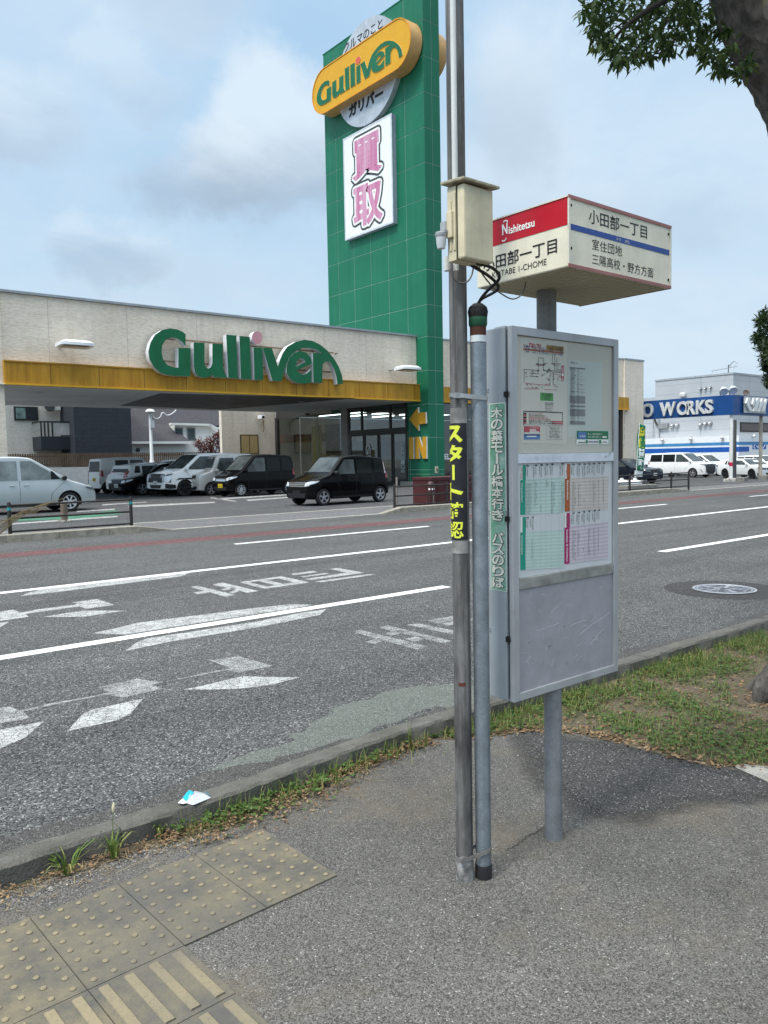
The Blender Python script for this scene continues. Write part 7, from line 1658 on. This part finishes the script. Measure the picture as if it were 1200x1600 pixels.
h2 = thing('navy_house', 'dark navy clad house block next to the balcony', 'house', (xn0, YH - 3, 0))
def navyclad():
    t = NT('navy siding'); geo = t.n('ShaderNodeNewGeometry'); sp = t.n('ShaderNodeSeparateXYZ'); t.l(geo.outputs['Position'], sp.inputs[0]); j = t.ramp(t.math('FRACT', t.math('MULTIPLY', sp.outputs[2], 1 / .3)), [(.06, .6), (.14, 0.0)])
    t.col(t.mix(j, t.ramp(t.noise(2.5, 6), [(.3, (.014, .017, .024)), (.7, (.023, .027, .035))]), (.008, .010, .014))); t.set(Roughness=.65); return t.m
mm = MB(); mm.box((xn0, YH - 3, 0), (xn1, YH + 6, 9)); mm.build('wall', navyclad(), h2); mm = MB(); mm.box((xn0 - .1, YH - 3.1, 9.001), (xn1 + .1, YH + 6.1, 9.2)); mm.build('roof', M_navy, h2)
# slate roofed house
h3 = thing('slate_roof_house', 'white house with dark slate roof and small gable beyond the fence', 'house', (PY(206, 700, YH).x, YH, 0)); M_wh = mat('white render', (.62, .62, .60), .7, var=.06)
def slate():
    t = NT('slate roof'); geo = t.n('ShaderNodeNewGeometry'); sp = t.n('ShaderNodeSeparateXYZ'); t.l(geo.outputs['Position'], sp.inputs[0]); j = t.ramp(t.math('FRACT', t.math('MULTIPLY', sp.outputs[2], 1 / .12)), [(.1, .5), (.22, 0.0)])
    t.col(t.mix(j, t.ramp(t.noise(5, 5), [(.3, (.022, .0225, .028)), (.7, (.042, .043, .051))]), (.025, .025, .03))); t.set(Roughness=.8); return t.m
M_slate = slate()
q_ = lambda x, y, yy: PY(*qh2(x, y), yy)
x0, x1 = PY(206.5, 700, YH).x, PY(420, 700, YH).x; ze = q_(700, 822, YH).z
mm = MB(); mm.box((x0, YH, 0), (x1, YH + 8, ze - .02)); mm.build('wall', M_wh, h3)
xr1 = q_(940, 822, YH - .6).x
zr_ = q_(660, 672, YH + 5).z
mm = MB(); P0, P1 = (x0 - .3, YH - .6, ze), (xr1, YH - .6, ze); P2, P3 = (q_(830, 735, YH + 2.4).x, YH + 2.4, q_(830, 735, YH + 2.4).z), None
mm.add([(x0 - .3, YH - .6, ze), (xr1, YH - .6, ze), (P2[0], P2[1], P2[2]), (x0 - .3, P2[1], P2[2]), (x0 - .3, YH - .6, ze - .16), (xr1, YH - .6, ze - .16), (P2[0], P2[1], P2[2] - .16), (x0 - .3, P2[1], P2[2] - .16)],
       [(0, 1, 2, 3), (7, 6, 5, 4), (0, 4, 5, 1), (1, 5, 6, 2), (2, 6, 7, 3), (3, 7, 4, 0)]); mm.build('lower_roof', M_slate, h3)
mm = MB(); mm.box((x0 - .3, YH - .66, ze - .17), (xr1 + .05, YH - .601, ze + .01)); mm.build('eaves_board', M_white, h3)
Y2 = YH + 2.4; zlo = P2[2] - .05
mm = MB(); mm.add([(x0 - .3, Y2, zlo), (x1, Y2, zlo), (x1, YH + 7, zlo + 3.4), (x0 - .3, YH + 7, zlo + 3.4), (x0 - .3, Y2, zlo - .16), (x1, Y2, zlo - .16), (x1, YH + 7, zlo + 3.24), (x0 - .3, YH + 7, zlo + 3.24)], [(0, 1, 2, 3), (7, 6, 5, 4), (0, 4, 5, 1), (1, 5, 6, 2), (2, 6, 7, 3), (3, 7, 4, 0)]); mm.build('upper_roof', M_slate, h3)
YD = YH + 1.0
gA, gB, gC = q_(835, 738, YD), q_(1025, 742, YD), q_(1110, 800, YD)
mm = MB(); zz0 = q_(900, 868, YD).z; gl_ = q_(925, 800, YD).x
mm.prism([(gA.x + .5, YD, zz0), (gC.x + 2, YD, zz0), (gC.x + 2, YD, gC.z - .7), (gC.x, YD, gC.z), (gB.x, YD, gB.z - .02), (gA.x + .5, YD, gA.z - .02)], (0, 4, 0)); mm.build('gable_wall', M_wh, h3)
mm = MB(); mm.bar((gA.x, YD - .2, gA.z + .05), (gB.x + .05, YD - .2, gB.z + .05), .5, .16); mm.bar((gB.x, YD - .2, gB.z + .05), (gC.x + 2.0, YD - .2, gC.z - .65), .5, .16); mm.build('gable_trim', M_white, h3)
for (xa, xb) in ((862, 905), (922, 966)):
    a, b = q_(xa, 752, YD - .05), q_(xb, 818, YD - .05); mm = MB(); mm.box((a.x, YD - .06, b.z), (b.x, YD - .003, a.z)); wn = mm.build('window', mat('grey sash', (.20, .21, .21), .4), h3); mm = MB(); mm.box((a.x + .09, YD - .07, b.z + .09), (b.x - .09, YD - .0605, a.z - .09)); mm.build('pane', mat('dark teal pane', (.06, .075, .08), .1, var=.4, scale=2), wn)
a = q_(683, 862, YH - .1); mm = MB(); mm.lathe([(.16, 0), (.16, .1), (.1, .18), (0, .2)], (a.x, YH - .001, a.z), (0, -1, 0), 12); mm.build('vent_hood', mat('dark vent', (.10, .11, .12), .4), h3)
# brown slat fence on a low wall
YFn = 55.2; z0f, z1f = PY(100, 730, YFn).z, PY(100, 708.5, YFn).z
xf0, xf1 = PY(-40, 720, YFn).x, PY(350, 720, YFn).x
fe = thing('slat_fence', 'brown vertical slat fence on a low grey wall behind parked cars', 'fence', (xf0, YFn, 0))
mm = MB(); mm.box((xf0, YFn, 0), (xf1, YFn + .2, z0f)); mm.build('base_wall', mat('pale block wall', (.42, .43, .43), .8, var=.12), fe)
mm = MB(); x = xf0; rnd = random.Random(2)
while x < xf1: mm.box((x, YFn + .03, z0f + .06), (x + .105, YFn + .07, z1f + rnd.uniform(-.008, .008))); x += .150
mm.build('slats', mat('brown slat', (.105, .070, .045), .6, var=.35, scale=1.2), fe)
mm = MB(); mm.box((xf0, YFn + .075, z0f + .15), (xf1, YFn + .11, z0f + .22)); mm.box((xf0, YFn + .075, z1f - .22), (xf1, YFn + .11, z1f - .15)); mm.build('rails', mat('brown rail', (.05, .033, .022), .6), fe)
# lamp post with wires
YLp = 52.0; a = PY(237.5, 725, YLp); tz = PY(233, 640, YLp).z + .8
lp_ = thing('lamp_post', 'slim white pole with looping wires behind the white cars', 'pole', (a.x, YLp, 0)); mm = MB(); mm.lathe([(.16, 0), (.16, 1.6), (.115, 1.7), (.09, tz)], (a.x, YLp, 0), n=14); mm.build('shaft', mat('white pole', (.62, .63, .62)), lp_, smooth=True)
b = PY(233, 644, YLp); mm = MB(); mm.lathe([(.28, -.05), (.34, .02), (.2, .18), (0, .22)], (a.x - .1, YLp - .25, b.z), n=14); mm.build('lamp_head', mat('pale lamp', (.6, .62, .6), .3), lp_, smooth=True); mm = MB(); mm.box((a.x - .12, YLp - .3, PY(235, 663, YLp).z - .25), (a.x + .16, YLp - .1, PY(235, 663, YLp).z + .25)); mm.build('camera_box', mat('pale box', (.5, .52, .52)), lp_)
mm = MB(); mm.tube(smooth_path([PY(236, 647, YLp), PY(243, 654, YLp), PY(250, 652, YLp), PY(254, 645, YLp), PY(262, 649, YLp), PY(272, 644, YLp), PY(278, 636, YLp)]), .045, 6); tag(mm.build('wire', mat('white wire', (.62, .63, .63)), smooth=True), 'looping white wire from the slim pole across the slate roof', 'wire')
# ------------------------------------------------------------------ vegetation
def leafm(name, a, b, c=None, rough=.6, trans=.25):
    t = NT(name); oi = t.n('ShaderNodeNewGeometry'); col = t.ramp(oi.outputs['Random Per Island'], [(.0, a), (.55, b), (1.0, c or tuple(x * 1.35 for x in b))])
    t.col(col); t.set(Roughness=rough); t.b.inputs['Specular IOR Level'].default_value = .3
    tl = t.n('ShaderNodeBsdfTranslucent'); t.l(col, tl.inputs[0]); ad = t.n('ShaderNodeMixShader'); ad.inputs[0].default_value = trans; t.l(t.b.outputs[0], ad.inputs[1]); t.l(tl.outputs[0], ad.inputs[2]); t.l(ad.outputs[0], t.o.inputs[0]); MATS[name] = t.m; return t.m
M_leaf = leafm('tree leaf', (.018, .040, .013), (.042, .078, .020), (.10, .14, .034), trans=.26); M_leafd = leafm('dark evergreen leaf', (.012, .026, .010), (.030, .052, .018), (.06, .09, .03))
M_grass = leafm('grass blade', (.055, .095, .018), (.105, .165, .030), (.30, .27, .10)); M_clov = leafm('clover leaf', (.030, .075, .015), (.06, .125, .025), (.12, .17, .04)); M_dry = leafm('dry leaf', (.10, .055, .028), (.20, .125, .065), (.30, .21, .12), .8, .1)
M_straw = leafm('straw', (.13, .095, .05), (.24, .185, .10), None, .8, .1); M_redl = leafm('red maple leaf', (.05, .012, .014), (.11, .025, .025), (.16, .06, .04))
def bark():
    t = NT('grey bark'); v = t.coord((1, 1, .35)); a = t.noise(9, 8, .7, v, .6); b = t.vor(26, 'Distance', 'F1', v); m_ = t.noise(2.3, 6, .65)
    c = t.ramp(a, [(.3, (.028, .024, .021)), (.5, (.082, .073, .063)), (.72, (.165, .150, .128))]); c = t.mix(t.ramp(b, [(.05, .5), (.3, 0.0)]), c, (.05, .045, .04)); c = t.mix(t.ramp(m_, [(.56, 0.0), (.66, .75)]), c, (.20, .15, .045)); t.col(c); t.set(Roughness=.95); t.bump(t.math('ADD', a, b), .9, .03); return t.m
M_bark = bark()
def add_leaf(mb, p, d, w, up=None, fold=.18, mi=0):
    """pointed leaf of four small faces"""
    d = Vector(d); n = d.orthogonal() if up is None else Vector(up); s_ = d.cross(n)
    if s_.length < 1e-6: s_ = d.orthogonal()
    s_ = s_.normalized() * w; nn = s_.cross(d).normalized() * (w * fold)
    p = Vector(p); m = p + d * .42
    mb.add([p, m + s_ + nn, p + d, m - s_ + nn, m], [(0, 1, 4), (1, 2, 4), (0, 4, 3), (4, 2, 3)], mi)
def rdir(r): 
    z = r.uniform(-1, 1); a = r.uniform(0, 2 * pi); k = math.sqrt(1 - z * z); return Vector((k * cos(a), k * sin(a), z))
# near tree at the right
tr_ = thing('street_tree', 'street tree leaning into the top right corner with pointed leaves', 'tree', (4.85, 2.2, 0))
gb_ = G(1240, 1094); D0 = gb_.dot(_f2) - CAMPOS.dot(_f2)
D0 = (gb_ - CAMPOS).dot(_f2)
def at_d(px, py, d): return CAMPOS + ray(px, py) * d
ctr = [(1246, 1120, D0 + .02), (1250, 1070, D0 + .02), (1258, 1000, D0 + .05), (1276, 800, D0 + .05), (1282, 560, D0 + .0), (1276, 380, D0 - .05), (1272, 240, D0 - .1), (1248, 150, D0 - .15), (1214, 80, D0 - .18), (1184, 20, D0 - .2), (1155, -60, D0 - .2), (1128, -170, D0 - .15), (1110, -330, D0 - .05), (1105, -520, D0)]
path = smooth_path([at_d(*c) for c in ctr], 6); rad = []
rt = [.20, .185, .175, .175, .175, .18, .19, .205, .215, .215, .20, .17, .13, .08]
for i in range(len(ctr) - 1):
    for k in range(6): rad.append(rt[i] + (rt[i + 1] - rt[i]) * k / 6)
rad.append(rt[-1]); mm = MB(); mm.tube(path, rad, 28)
rnd = random.Random(12)
tk = mm.build('trunk', M_bark, tr_, smooth=True, angle=80); md = tk.modifiers.new('sub', 'SUBSURF'); md.levels = 1; md.render_levels = 2
tx = bpy.data.textures.new('bark', 'CLOUDS'); tx.noise_scale = .12; dm = tk.modifiers.new('rough', 'DISPLACE'); dm.texture = tx; dm.strength = .045; dm.texture_coords = 'LOCAL'
# roots
mm = MB()
for a_, l_ in ((2.5, .20), (3.5, .24), (4.6, .3), (1.4, .3), (.3, .3), (5.6, .3)):
    c0_ = Vector((gb_.x, gb_.y, 0)); d = Vector((cos(a_), sin(a_), 0)); mm.tube(smooth_path([c0_ + d * .04 + Vector((0, 0, .20)), c0_ + d * .17 + Vector((0, 0, .07)), c0_ + d * l_ + Vector((0, 0, -.03))], 5), [.10 - .06 * k / 10 for k in range(11)], 10)
mm.build('roots', M_bark, tr_, smooth=True, angle=80)
# limbs
limbs = [((1175, 10, D0 - .2), (1120, -30, D0 - .3), (1040, 0, D0 - .45), (985, 35, D0 - .5), (950, 70, D0 - .5)), ((1160, -40, D0 - .2), (1090, -70, D0 - .2), (1010, -30, D0 - .2), (940, 0, D0 - .1)), ((1150, -80, D0 - .2), (1080, -20, D0 + .2), (1030, 45, D0 + .4), (985, 85, D0 + .5)),
         ((1200, 70, D0 - .18), (1165, 75, D0 - .1), (1140, 95, D0 + .05)), ((1185, 40, D0 - .2), (1130, 30, D0 - .05), (1090, 60, D0 + .1)), ((1128, -170, D0 - .15), (1000, -300, D0 - .3), (860, -330, D0 - .4)), ((1120, -250, D0), (1230, -420, D0 + .4), (1370, -480, D0 + .8)), ((1110, -330, D0), (1040, -520, D0 + .3), (960, -640, D0 + .5)), ((1105, -420, D0), (1160, -640, D0 - .2), (1180, -800, D0 - .3)), ((1128, -170, D0), (1280, -230, D0 - .3), (1420, -180, D0 - .5))]
mm = MB(); ends = []
for lb in limbs:
    pth = smooth_path([at_d(*c) for c in lb], 6); n_ = len(pth); r0 = .030 if lb[0][1] > -100 else .06; mm.tube(pth, [r0 * (1 - .82 * k / (n_ - 1)) for k in range(n_)], 7); ends.append(pth)
limb_mb = mm
vis = [(922, 12, 20), (945, 8, 24), (978, 6, 26), (930, 38, 20), (952, 40, 24), (940, 62, 16), (962, 72, 20), (985, 86, 15), (966, 92, 10), (1002, 70, 18), (1012, 88, 9), (1008, 20, 24), (1035, 10, 22), (990, 45, 18), (1030, 52, 17), (1052, 66, 15), (1042, 82, 8), (1070, 40, 18), (1085, 62, 16), (1098, 74, 8), (1062, 16, 20), (1092, 22, 16), (1080, 5, 18), (1108, 84, 8), (1126, 88, 10), (1136, 104, 13), (1152, 112, 9), (1122, 105, 8), (1135, 46, 8), (1150, 70, 8), (1128, 40, 10), (1170, 104, 7), (1158, 92, 8), (1105, 50, 8)]
lf = MB(); r = random.Random(21)
def cluster(c, rad_, n, ll=.062, mbx=lf, sag=.5):
    tw = rdir(r); 
    for k in range(n):
        p = c + rdir(r) * rad_ * (r.random() ** .45); d = (rdir(r) + Vector((0, 0, -sag)) + (p - c) / rad_ * .5).normalized() * ll * r.uniform(.65, 1.25)
        add_leaf(mbx, p, d, ll * r.uniform(.15, .21), (rdir(r) * .5 + Vector((0, 0, 1))).normalized())
for px, py, rr_ in vis:
    for dd in (-.35, .0, .35):
        d = D0 - .1 + dd + r.uniform(-.12, .12); c = at_d(px + r.uniform(-7, 7), py + r.uniform(-5, 5), d); cluster(c, rr_ / F_PX * d * 1.0, int(8 + rr_ * .95), .064)
# the rest of the crown, above and to the right of the picture
for k in range(330):
    px, py = r.uniform(820, 1520), r.uniform(-900, -35); d = D0 + r.uniform(-1.6, 1.8)
    if px > 1205: py = r.uniform(-900, 120) if px > 1290 else py
    e = ((px - 1160) / 370) ** 2 + ((py + 430) / 480) ** 2 + ((d - D0) / 1.9) ** 2
    if e > 1.05: continue
    cluster(at_d(px, py, d), r.uniform(.16, .30), 55, .075)
lf.build('crown', M_leaf, tr_, fix=False)
# twigs seen against the sky
tw = limb_mb
for px, py, rr_ in vis[::1]:
    a = at_d(px + r.uniform(-3, 3), py, D0 - .1); b = at_d(px + r.uniform(20, 42), py - r.uniform(10, 34), D0 - .1 + r.uniform(-.1, .1)); tw.tube([a, (a + b) / 2 + rdir(r) * .015, b], [.0022, .004, .006], 5)
tw.build('limbs', mat('dark twig bark', (.035, .03, .026), .9), tr_, smooth=True)
# distant roadside tree at the right edge
dT = 24.0; c0_ = at_d(1262, 720, dT); t2 = thing('roadside_tree', 'dark evergreen roadside tree at the right picture edge', 'tree', (c0_.x, c0_.y, 0))
mm = MB(); pts = smooth_path([(c0_.x, c0_.y, -.05), (c0_.x + .05, c0_.y, 2), at_d(1258, 600, dT), at_d(1262, 480, dT)], 5); mm.tube(pts, [.22 - .012 * k for k in range(len(pts))], 12); mm.build('trunk', M_bark, t2, smooth=True)
lf = MB(); r = random.Random(31)
lob = [(1192, 500, 9), (1188, 527, 11), (1194, 540, 12), (1198, 560, 12), (1200, 575, 10), (1202, 590, 7), (1187, 502, 5), (1184, 526, 6), (1208, 515, 22), (1215, 545, 26), (1222, 575, 26), (1240, 500, 40), (1262, 470, 44), (1290, 520, 44), (1270, 560, 44), (1250, 600, 30), (1300, 580, 36), (1330, 530, 36), (1250, 440, 30), (1196, 488, 5), (1205, 595, 10), (1196, 572, 6)]
for px, py, rr_ in lob:
    for k in range(3 if rr_ > 20 else 2):
        d = dT + r.uniform(-1.2, 1.2) * (rr_ / 26); c = at_d(px + r.uniform(-3, 3), py + r.uniform(-3, 3), d); cluster(c, rr_ / F_PX * d, int(rr_ * 9), .17, lf, .1)
lf.build('crown', M_leafd, t2, fix=False)
# red maple behind the lot
dm_ = 54.0; cM = at_d(326, 702, dm_); t3 = thing('red_maple', 'small red-leaved tree in front of the white gabled house', 'tree', (cM.x, cM.y, 0)); mm = MB()
pts = [(cM.x, cM.y, 0), (cM.x + .1, cM.y, 1.6), at_d(328, 690, dm_)]; mm.tube(pts, [.1, .08, .03], 8)
for px, py in ((312, 690), (340, 682), (334, 695)): mm.tube([(cM.x + .1, cM.y, 1.6), at_d((px + 328) / 2, (py + 700) / 2, dm_), at_d(px, py, dm_)], [.05, .03, .012], 6)
mm.build('trunk', mat('dark twig bark', (.035, .03, .026)), t3, smooth=True)
lf = MB()
for px, py, rr_ in ((312, 692, 6), (320, 698, 8), (328, 690, 8), (338, 684, 7), (344, 692, 8), (334, 700, 9), (342, 678, 4), (348, 703, 7), (316, 702, 6), (308, 697, 4)):
    for k in range(2): cluster(at_d(px + r.uniform(-2, 2), py + r.uniform(-2, 2), dm_ + r.uniform(-.5, .5)), rr_ / F_PX * dm_, int(rr_ * 11), .2, lf, .1)
lf.build('crown', M_redl, t3, fix=False)

# ------------------------------------------------------------------ grass bed, weeds and litter
def inpoly(x, y, P_):
    c = False; j = len(P_) - 1
    for i in range(len(P_)):
        if (P_[i][1] > y) != (P_[j][1] > y) and x < (P_[j][0] - P_[i][0]) * (y - P_[i][1]) / (P_[j][1] - P_[i][1]) + P_[i][0]: c = not c
        j = i
    return c
from mathutils import noise as mnoise
r = random.Random(5)
gm = MB(); cm = MB(); dl = MB()
def blade(mb, x, y, h, lean, w, mi=0, z0=.002):
    a = r.uniform(0, 2 * pi); d = Vector((cos(a), sin(a), 0)); s_ = Vector((-sin(a), cos(a), 0)) * w; p = Vector((x, y, z0)); q = p + d * lean * .35 + Vector((0, 0, h * .6)); t = p + d * lean + Vector((0, 0, h))
    mb.add([p - s_, p + s_, q + s_ * .7, q - s_ * .7, t], [(0, 1, 2, 3), (3, 2, 4)], mi)
def clover(mb, x, y, z, s_):
    a0_ = r.uniform(0, 6.28); tl = Vector((r.uniform(-.4, .4), r.uniform(-.4, .4), 1)).normalized()
    for k in range(3):
        a = a0_ + 2.094 * k; d = Vector((cos(a), sin(a), r.uniform(-.1, .25))) * s_; add_leaf(mb, (x, y, z), d, s_ * .52, tl, .1)
def dryleaf(mb, x, y, z, s_):
    d = Vector((r.uniform(-1, 1), r.uniform(-1, 1), r.uniform(-.25, .35))).normalized() * s_; add_leaf(mb, (x, y, z), d, s_ * r.uniform(.22, .36), (r.uniform(-.5, .5), r.uniform(-.5, .5), 1), r.uniform(-.6, .8))
bed = [(2.75, 3.05), (2.95, 2.92), (3.22, 2.82), (3.36, 2.74), (3.45, 2.55), (3.50, 2.35), (3.50, 2.1), (3.55, 1.87), (3.70, 1.72), (4.0, 1.5), (4.6, 1.35), (6.4, 1.3), (6.5, 3.05)]
n_ = 0
while n_ < 30000:
    x, y = r.uniform(2.75, 6.5), r.uniform(1.3, 3.05)
    if not inpoly(x, y, bed): continue
    dn = mnoise.fractal(Vector((x * 2.6, y * 2.6, 1.3)), 1.0, 2.0, 4)
    k = .50 + dn * 1.0 + (.25 if y > 2.75 else 0)
    if (x - gb_.x) ** 2 + (y - gb_.y) ** 2 < .12: continue
    if r.random() > k: 
        n_ += 1; continue
    n_ += 1
    if r.random() < .74: blade(gm, x, y, r.uniform(.015, .055) * (1.5 if (y > 2.85 or r.random() < .08) else 1), r.uniform(.01, .055), r.uniform(.0010, .0021))
    else: clover(cm, x, y, r.uniform(.008, .03), r.uniform(.010, .018))
for k in range(4600):
    x, y = r.uniform(2.75, 6.4), r.uniform(1.3, 3.04)
    if inpoly(x, y, bed): dryleaf(dl, x, y, r.uniform(.004, .016), r.uniform(.010, .032))
# tall tufts next to the kerb in the bed
for k in range(400):
    x = r.uniform(2.8, 3.9); y = 2.72 if x < 3.38 else 1.9
    t_ = r.random(); i_ = min(6, int(t_ * 7)); (xa, ya), (xb, yb) = bed[i_ + 1], bed[i_ + 2]; u_ = r.random(); dryleaf(dl, xa + (xb - xa) * u_ + r.gauss(0, .03), ya + (yb - ya) * u_ + r.gauss(0, .03), r.uniform(.004, .012), r.uniform(.012, .034))
for k in range(60):
    x, y = r.uniform(3.2, 6.4), r.uniform(2.7, 3.03)
    for j in range(16): blade(gm, x + r.gauss(0, .018), y + r.gauss(0, .018), r.uniform(.03, .085), r.uniform(.01, .07), .0017)
# weeds along the kerb to the left of the pole
for k in range(1150):
    x = r.uniform(1.28, 2.72); y = 3.045 + kyo(x) - abs(r.gauss(0, .085)) * (1.0 if 1.38 < x < 2.15 else .4)
    mid = math.exp(-((x - 1.5) / .25) ** 2) + .9 * math.exp(-((x - 1.98) / .33) ** 2) + .12
    if r.random() < mid * (.5 + 1.3 * mnoise.noise(Vector((x * 9, y * 9, 2.2)))) and y > 2.70: clover(cm, x, y, r.uniform(.006, .045), r.uniform(.007, .016))
for k in range(2200):
    x = r.uniform(.5, 2.75); y = 3.04 + kyo(x) - abs(r.gauss(0, .12)) * (1.0 if 1.3 < x < 2.1 else .38)
    if y > 2.62 and (x > 1.2 or r.random() < .25): dryleaf(dl, x, y, r.uniform(.003, .03), r.uniform(.008, .024))
for k in range(420):
    x = r.uniform(1.3, 2.7); y = 3.045 + kyo(x) - abs(r.gauss(0, .06)); blade(gm, x, y, r.uniform(.03, .11), r.uniform(.01, .06), .002)
stuff(gm.build('grass', M_grass, fix=False)); stuff(cm.build('clover', M_clov, fix=False)); stuff(dl.build('leaf_litter', M_dry, fix=False))
sm = MB()
for k in range(520):
    x = r.uniform(.3, 2.3); y = 3.03 + kyo(x) - abs(r.gauss(0, .085))
    if y < 2.72: continue
    a = r.uniform(0, 6.28); l = r.uniform(.015, .07); p = Vector((x, y, r.uniform(.004, .012))); q = p + Vector((cos(a) * l, sin(a) * l, r.uniform(0, .012))); s_ = Vector((-sin(a), cos(a), 0)) * .0011; sm.add([p - s_, p + s_, q + s_, q - s_], [(0, 1, 2, 3)])
stuff(sm.build('dry_straw', M_straw, fix=False))
# gravel
pm = MB()
def pebble(x, y, s_, z=0.0):
    vs = []
    for a, b, c in ((1, 0, 0), (-1, 0, 0), (0, 1, 0), (0, -1, 0), (0, 0, 1), (0, 0, -.5)): vs.append((x + a * s_ * r.uniform(.7, 1.3), y + b * s_ * r.uniform(.7, 1.3), z + (c * r.uniform(.5, .9) + .3) * s_))
    pm.add(vs, [(0, 2, 4), (2, 1, 4), (1, 3, 4), (3, 0, 4), (2, 0, 5), (1, 2, 5), (3, 1, 5), (0, 3, 5)])
for k in range(900):
    x = r.uniform(.2, 1.4); y = 2.83 + abs(r.gauss(0, .05)); 
    if y < 3.04: pebble(x, y, r.uniform(.002, .006))
for k in range(800):
    x = r.uniform(.6, 4.2); y = r.uniform(.5, 3.0); pebble(x, y, r.uniform(.001, .0035) * (1.5 if r.random() < .06 else 1))
for k in range(120):
    x = r.gauss(2.05, .25); y = r.gauss(1.8, .15); pebble(x, y, r.uniform(.002, .005))
t = NT('mixed gravel'); oi = t.n('ShaderNodeNewGeometry'); t.col(t.ramp(oi.outputs['Random Per Island'], [(0, (.05, .05, .052)), (.5, (.17, .165, .155)), (.85, (.22, .21, .195)), (1, (.40, .39, .37))])); t.set(Roughness=.9)
stuff(pm.build('gravel', t.m, fix=False))
# single tufts of grass at the kerb
def tuft(px, py, label, n, h, spread, seed=False):
    g = G(px, py); t = thing('grass_tuft', label, 'grass tuft', (g.x, g.y, 0), 'grass tufts along the near kerb'); m = MB()
    for k in range(n):
        a = r.uniform(0, 6.28); hh = h * r.uniform(.45, 1); l = spread * r.uniform(.3, 1.1); d = Vector((cos(a), sin(a), 0)); s_ = Vector((-sin(a), cos(a), 0)) * r.uniform(.002, .0045); pts = [Vector((g.x, g.y, 0)) + d * .01, Vector((g.x, g.y, 0)) + d * l * .4 + Vector((0, 0, hh * .75)), Vector((g.x, g.y, 0)) + d * l * .8 + Vector((0, 0, hh)), Vector((g.x, g.y, 0)) + d * l * 1.15 + Vector((0, 0, hh * .82))]
        m.add([pts[0] - s_, pts[0] + s_, pts[1] + s_, pts[1] - s_, pts[2] + s_ * .7, pts[2] - s_ * .7, pts[3]], [(0, 1, 2, 3), (3, 2, 4, 5), (5, 4, 6)])
    m.build('blades', M_grass, t, fix=False)
    if seed:
        m = MB(); b = Vector((g.x + .005, g.y, 0)); m.tube([b, b + Vector((-.005, 0, .12)), b + Vector((.0, .0, .185))], .0013, 6); m.build('stalk', M_grass, t); m = MB(); m.lathe([(.002, 0), (.006, .008), (.0065, .022), (.003, .036), (0, .04)], b + Vector((0, 0, .18)), (.1, 0, 1), 10); m.build('seed_head', mat('pale seed head', (.50, .46, .30), .8), t, smooth=True)
tuft(106, 1366, 'spiky grass tuft nearest the left picture edge at the kerb', 22, .10, .12)
tuft(178, 1343, 'grass tuft with one pale fluffy seed head at the kerb', 20, .095, .09, True)
tuft(250, 1309, 'small dark green tuft between seed-head grass and clover patch', 22, .07, .04)
tuft(641, 1172, 'thin tall weed stalk by the kerb left of the pole', 5, .17, .02)
# straw-like grass at the far railing
g = G(12, 848); m = MB(); t = thing('dry_grass', 'dry straw-coloured grass leaning by the far railing post', 'grass tuft', (g.x - .1, 16.65, .1))
for k in range(16):
    a = r.uniform(-.9, 1.3); l = r.uniform(.5, 1.7); b = Vector((g.x - .3 + r.gauss(0, .1), 16.66, .12)); e = b + Vector((l * .8, r.uniform(-.1, .1), l * .42)); m.tube(smooth_path([b, (b + e) / 2 + Vector((0, 0, .12)), e], 4), .006, 4)
m.build('blades', M_straw, t)
# crumpled wipe packet on the kerb
wp = G(303, 1247, .085); pk = thing('litter_packet', 'crumpled white and turquoise packet lying on the kerb', 'litter', (wp.x, wp.y, .085))
def kp(px, py, dz=0.0): p = G(px, py, .088); return Vector((p.x, p.y, .088 + dz))
m = MB(); A_ = [kp(283, 1250), kp(303, 1257), kp(329, 1246), kp(311, 1236), kp(296, 1238)]; top_ = kp(305, 1246.5, .016); t1 = kp(297, 1247.5, .017); t2_ = kp(316, 1243.5, .012)
m.add([kp(289, 1254.5), kp(302, 1257.8), kp(329.5, 1246.5), kp(322, 1239.5), kp(304, 1235.5), t1, t2_, kp(302, 1245, .02)], [(0, 1, 5), (1, 2, 6), (1, 6, 7), (1, 7, 5), (2, 3, 6), (3, 4, 7), (3, 7, 6), (4, 5, 7)], 0)
m.add([kp(284, 1250.5, .002), kp(289, 1254.6, .002), kp(303, 1246, .022), kp(297, 1240, .016), kp(291, 1243, .012)], [(0, 1, 2), (0, 2, 3), (0, 3, 4)], 1)
o = m.build('wrapper', [mat('packet white', (.36, .38, .41), .5), mat('packet turquoise', (.01, .34, .52), .4), mat('packet teal edge', (.03, .16, .20), .4)], pk, fix=False); sd_ = o.modifiers.new('t', 'SOLIDIFY'); sd_.thickness = .0012
m = MB(); m.add([kp(278, 1256, .004), kp(287, 1259.5, .01), kp(293, 1256, .004), kp(286, 1252, .012), kp(281, 1253, .004)], [(0, 1, 3), (1, 2, 3), (0, 3, 4)]); o = m.build('tissue', mat('tissue', (.66, .64, .66), .8), pk, fix=False); o.modifiers.new('t', 'SOLIDIFY').thickness = .001
m = MB(); m.add([kp(309, 1237.5, .011), kp(325, 1241.5, .008), kp(329, 1245, .004), kp(318, 1241, .0125)], [(0, 3, 1), (1, 3, 2)]); m.build('label_strip', mat('packet teal edge', (.03, .16, .20), .4), pk, fix=False)
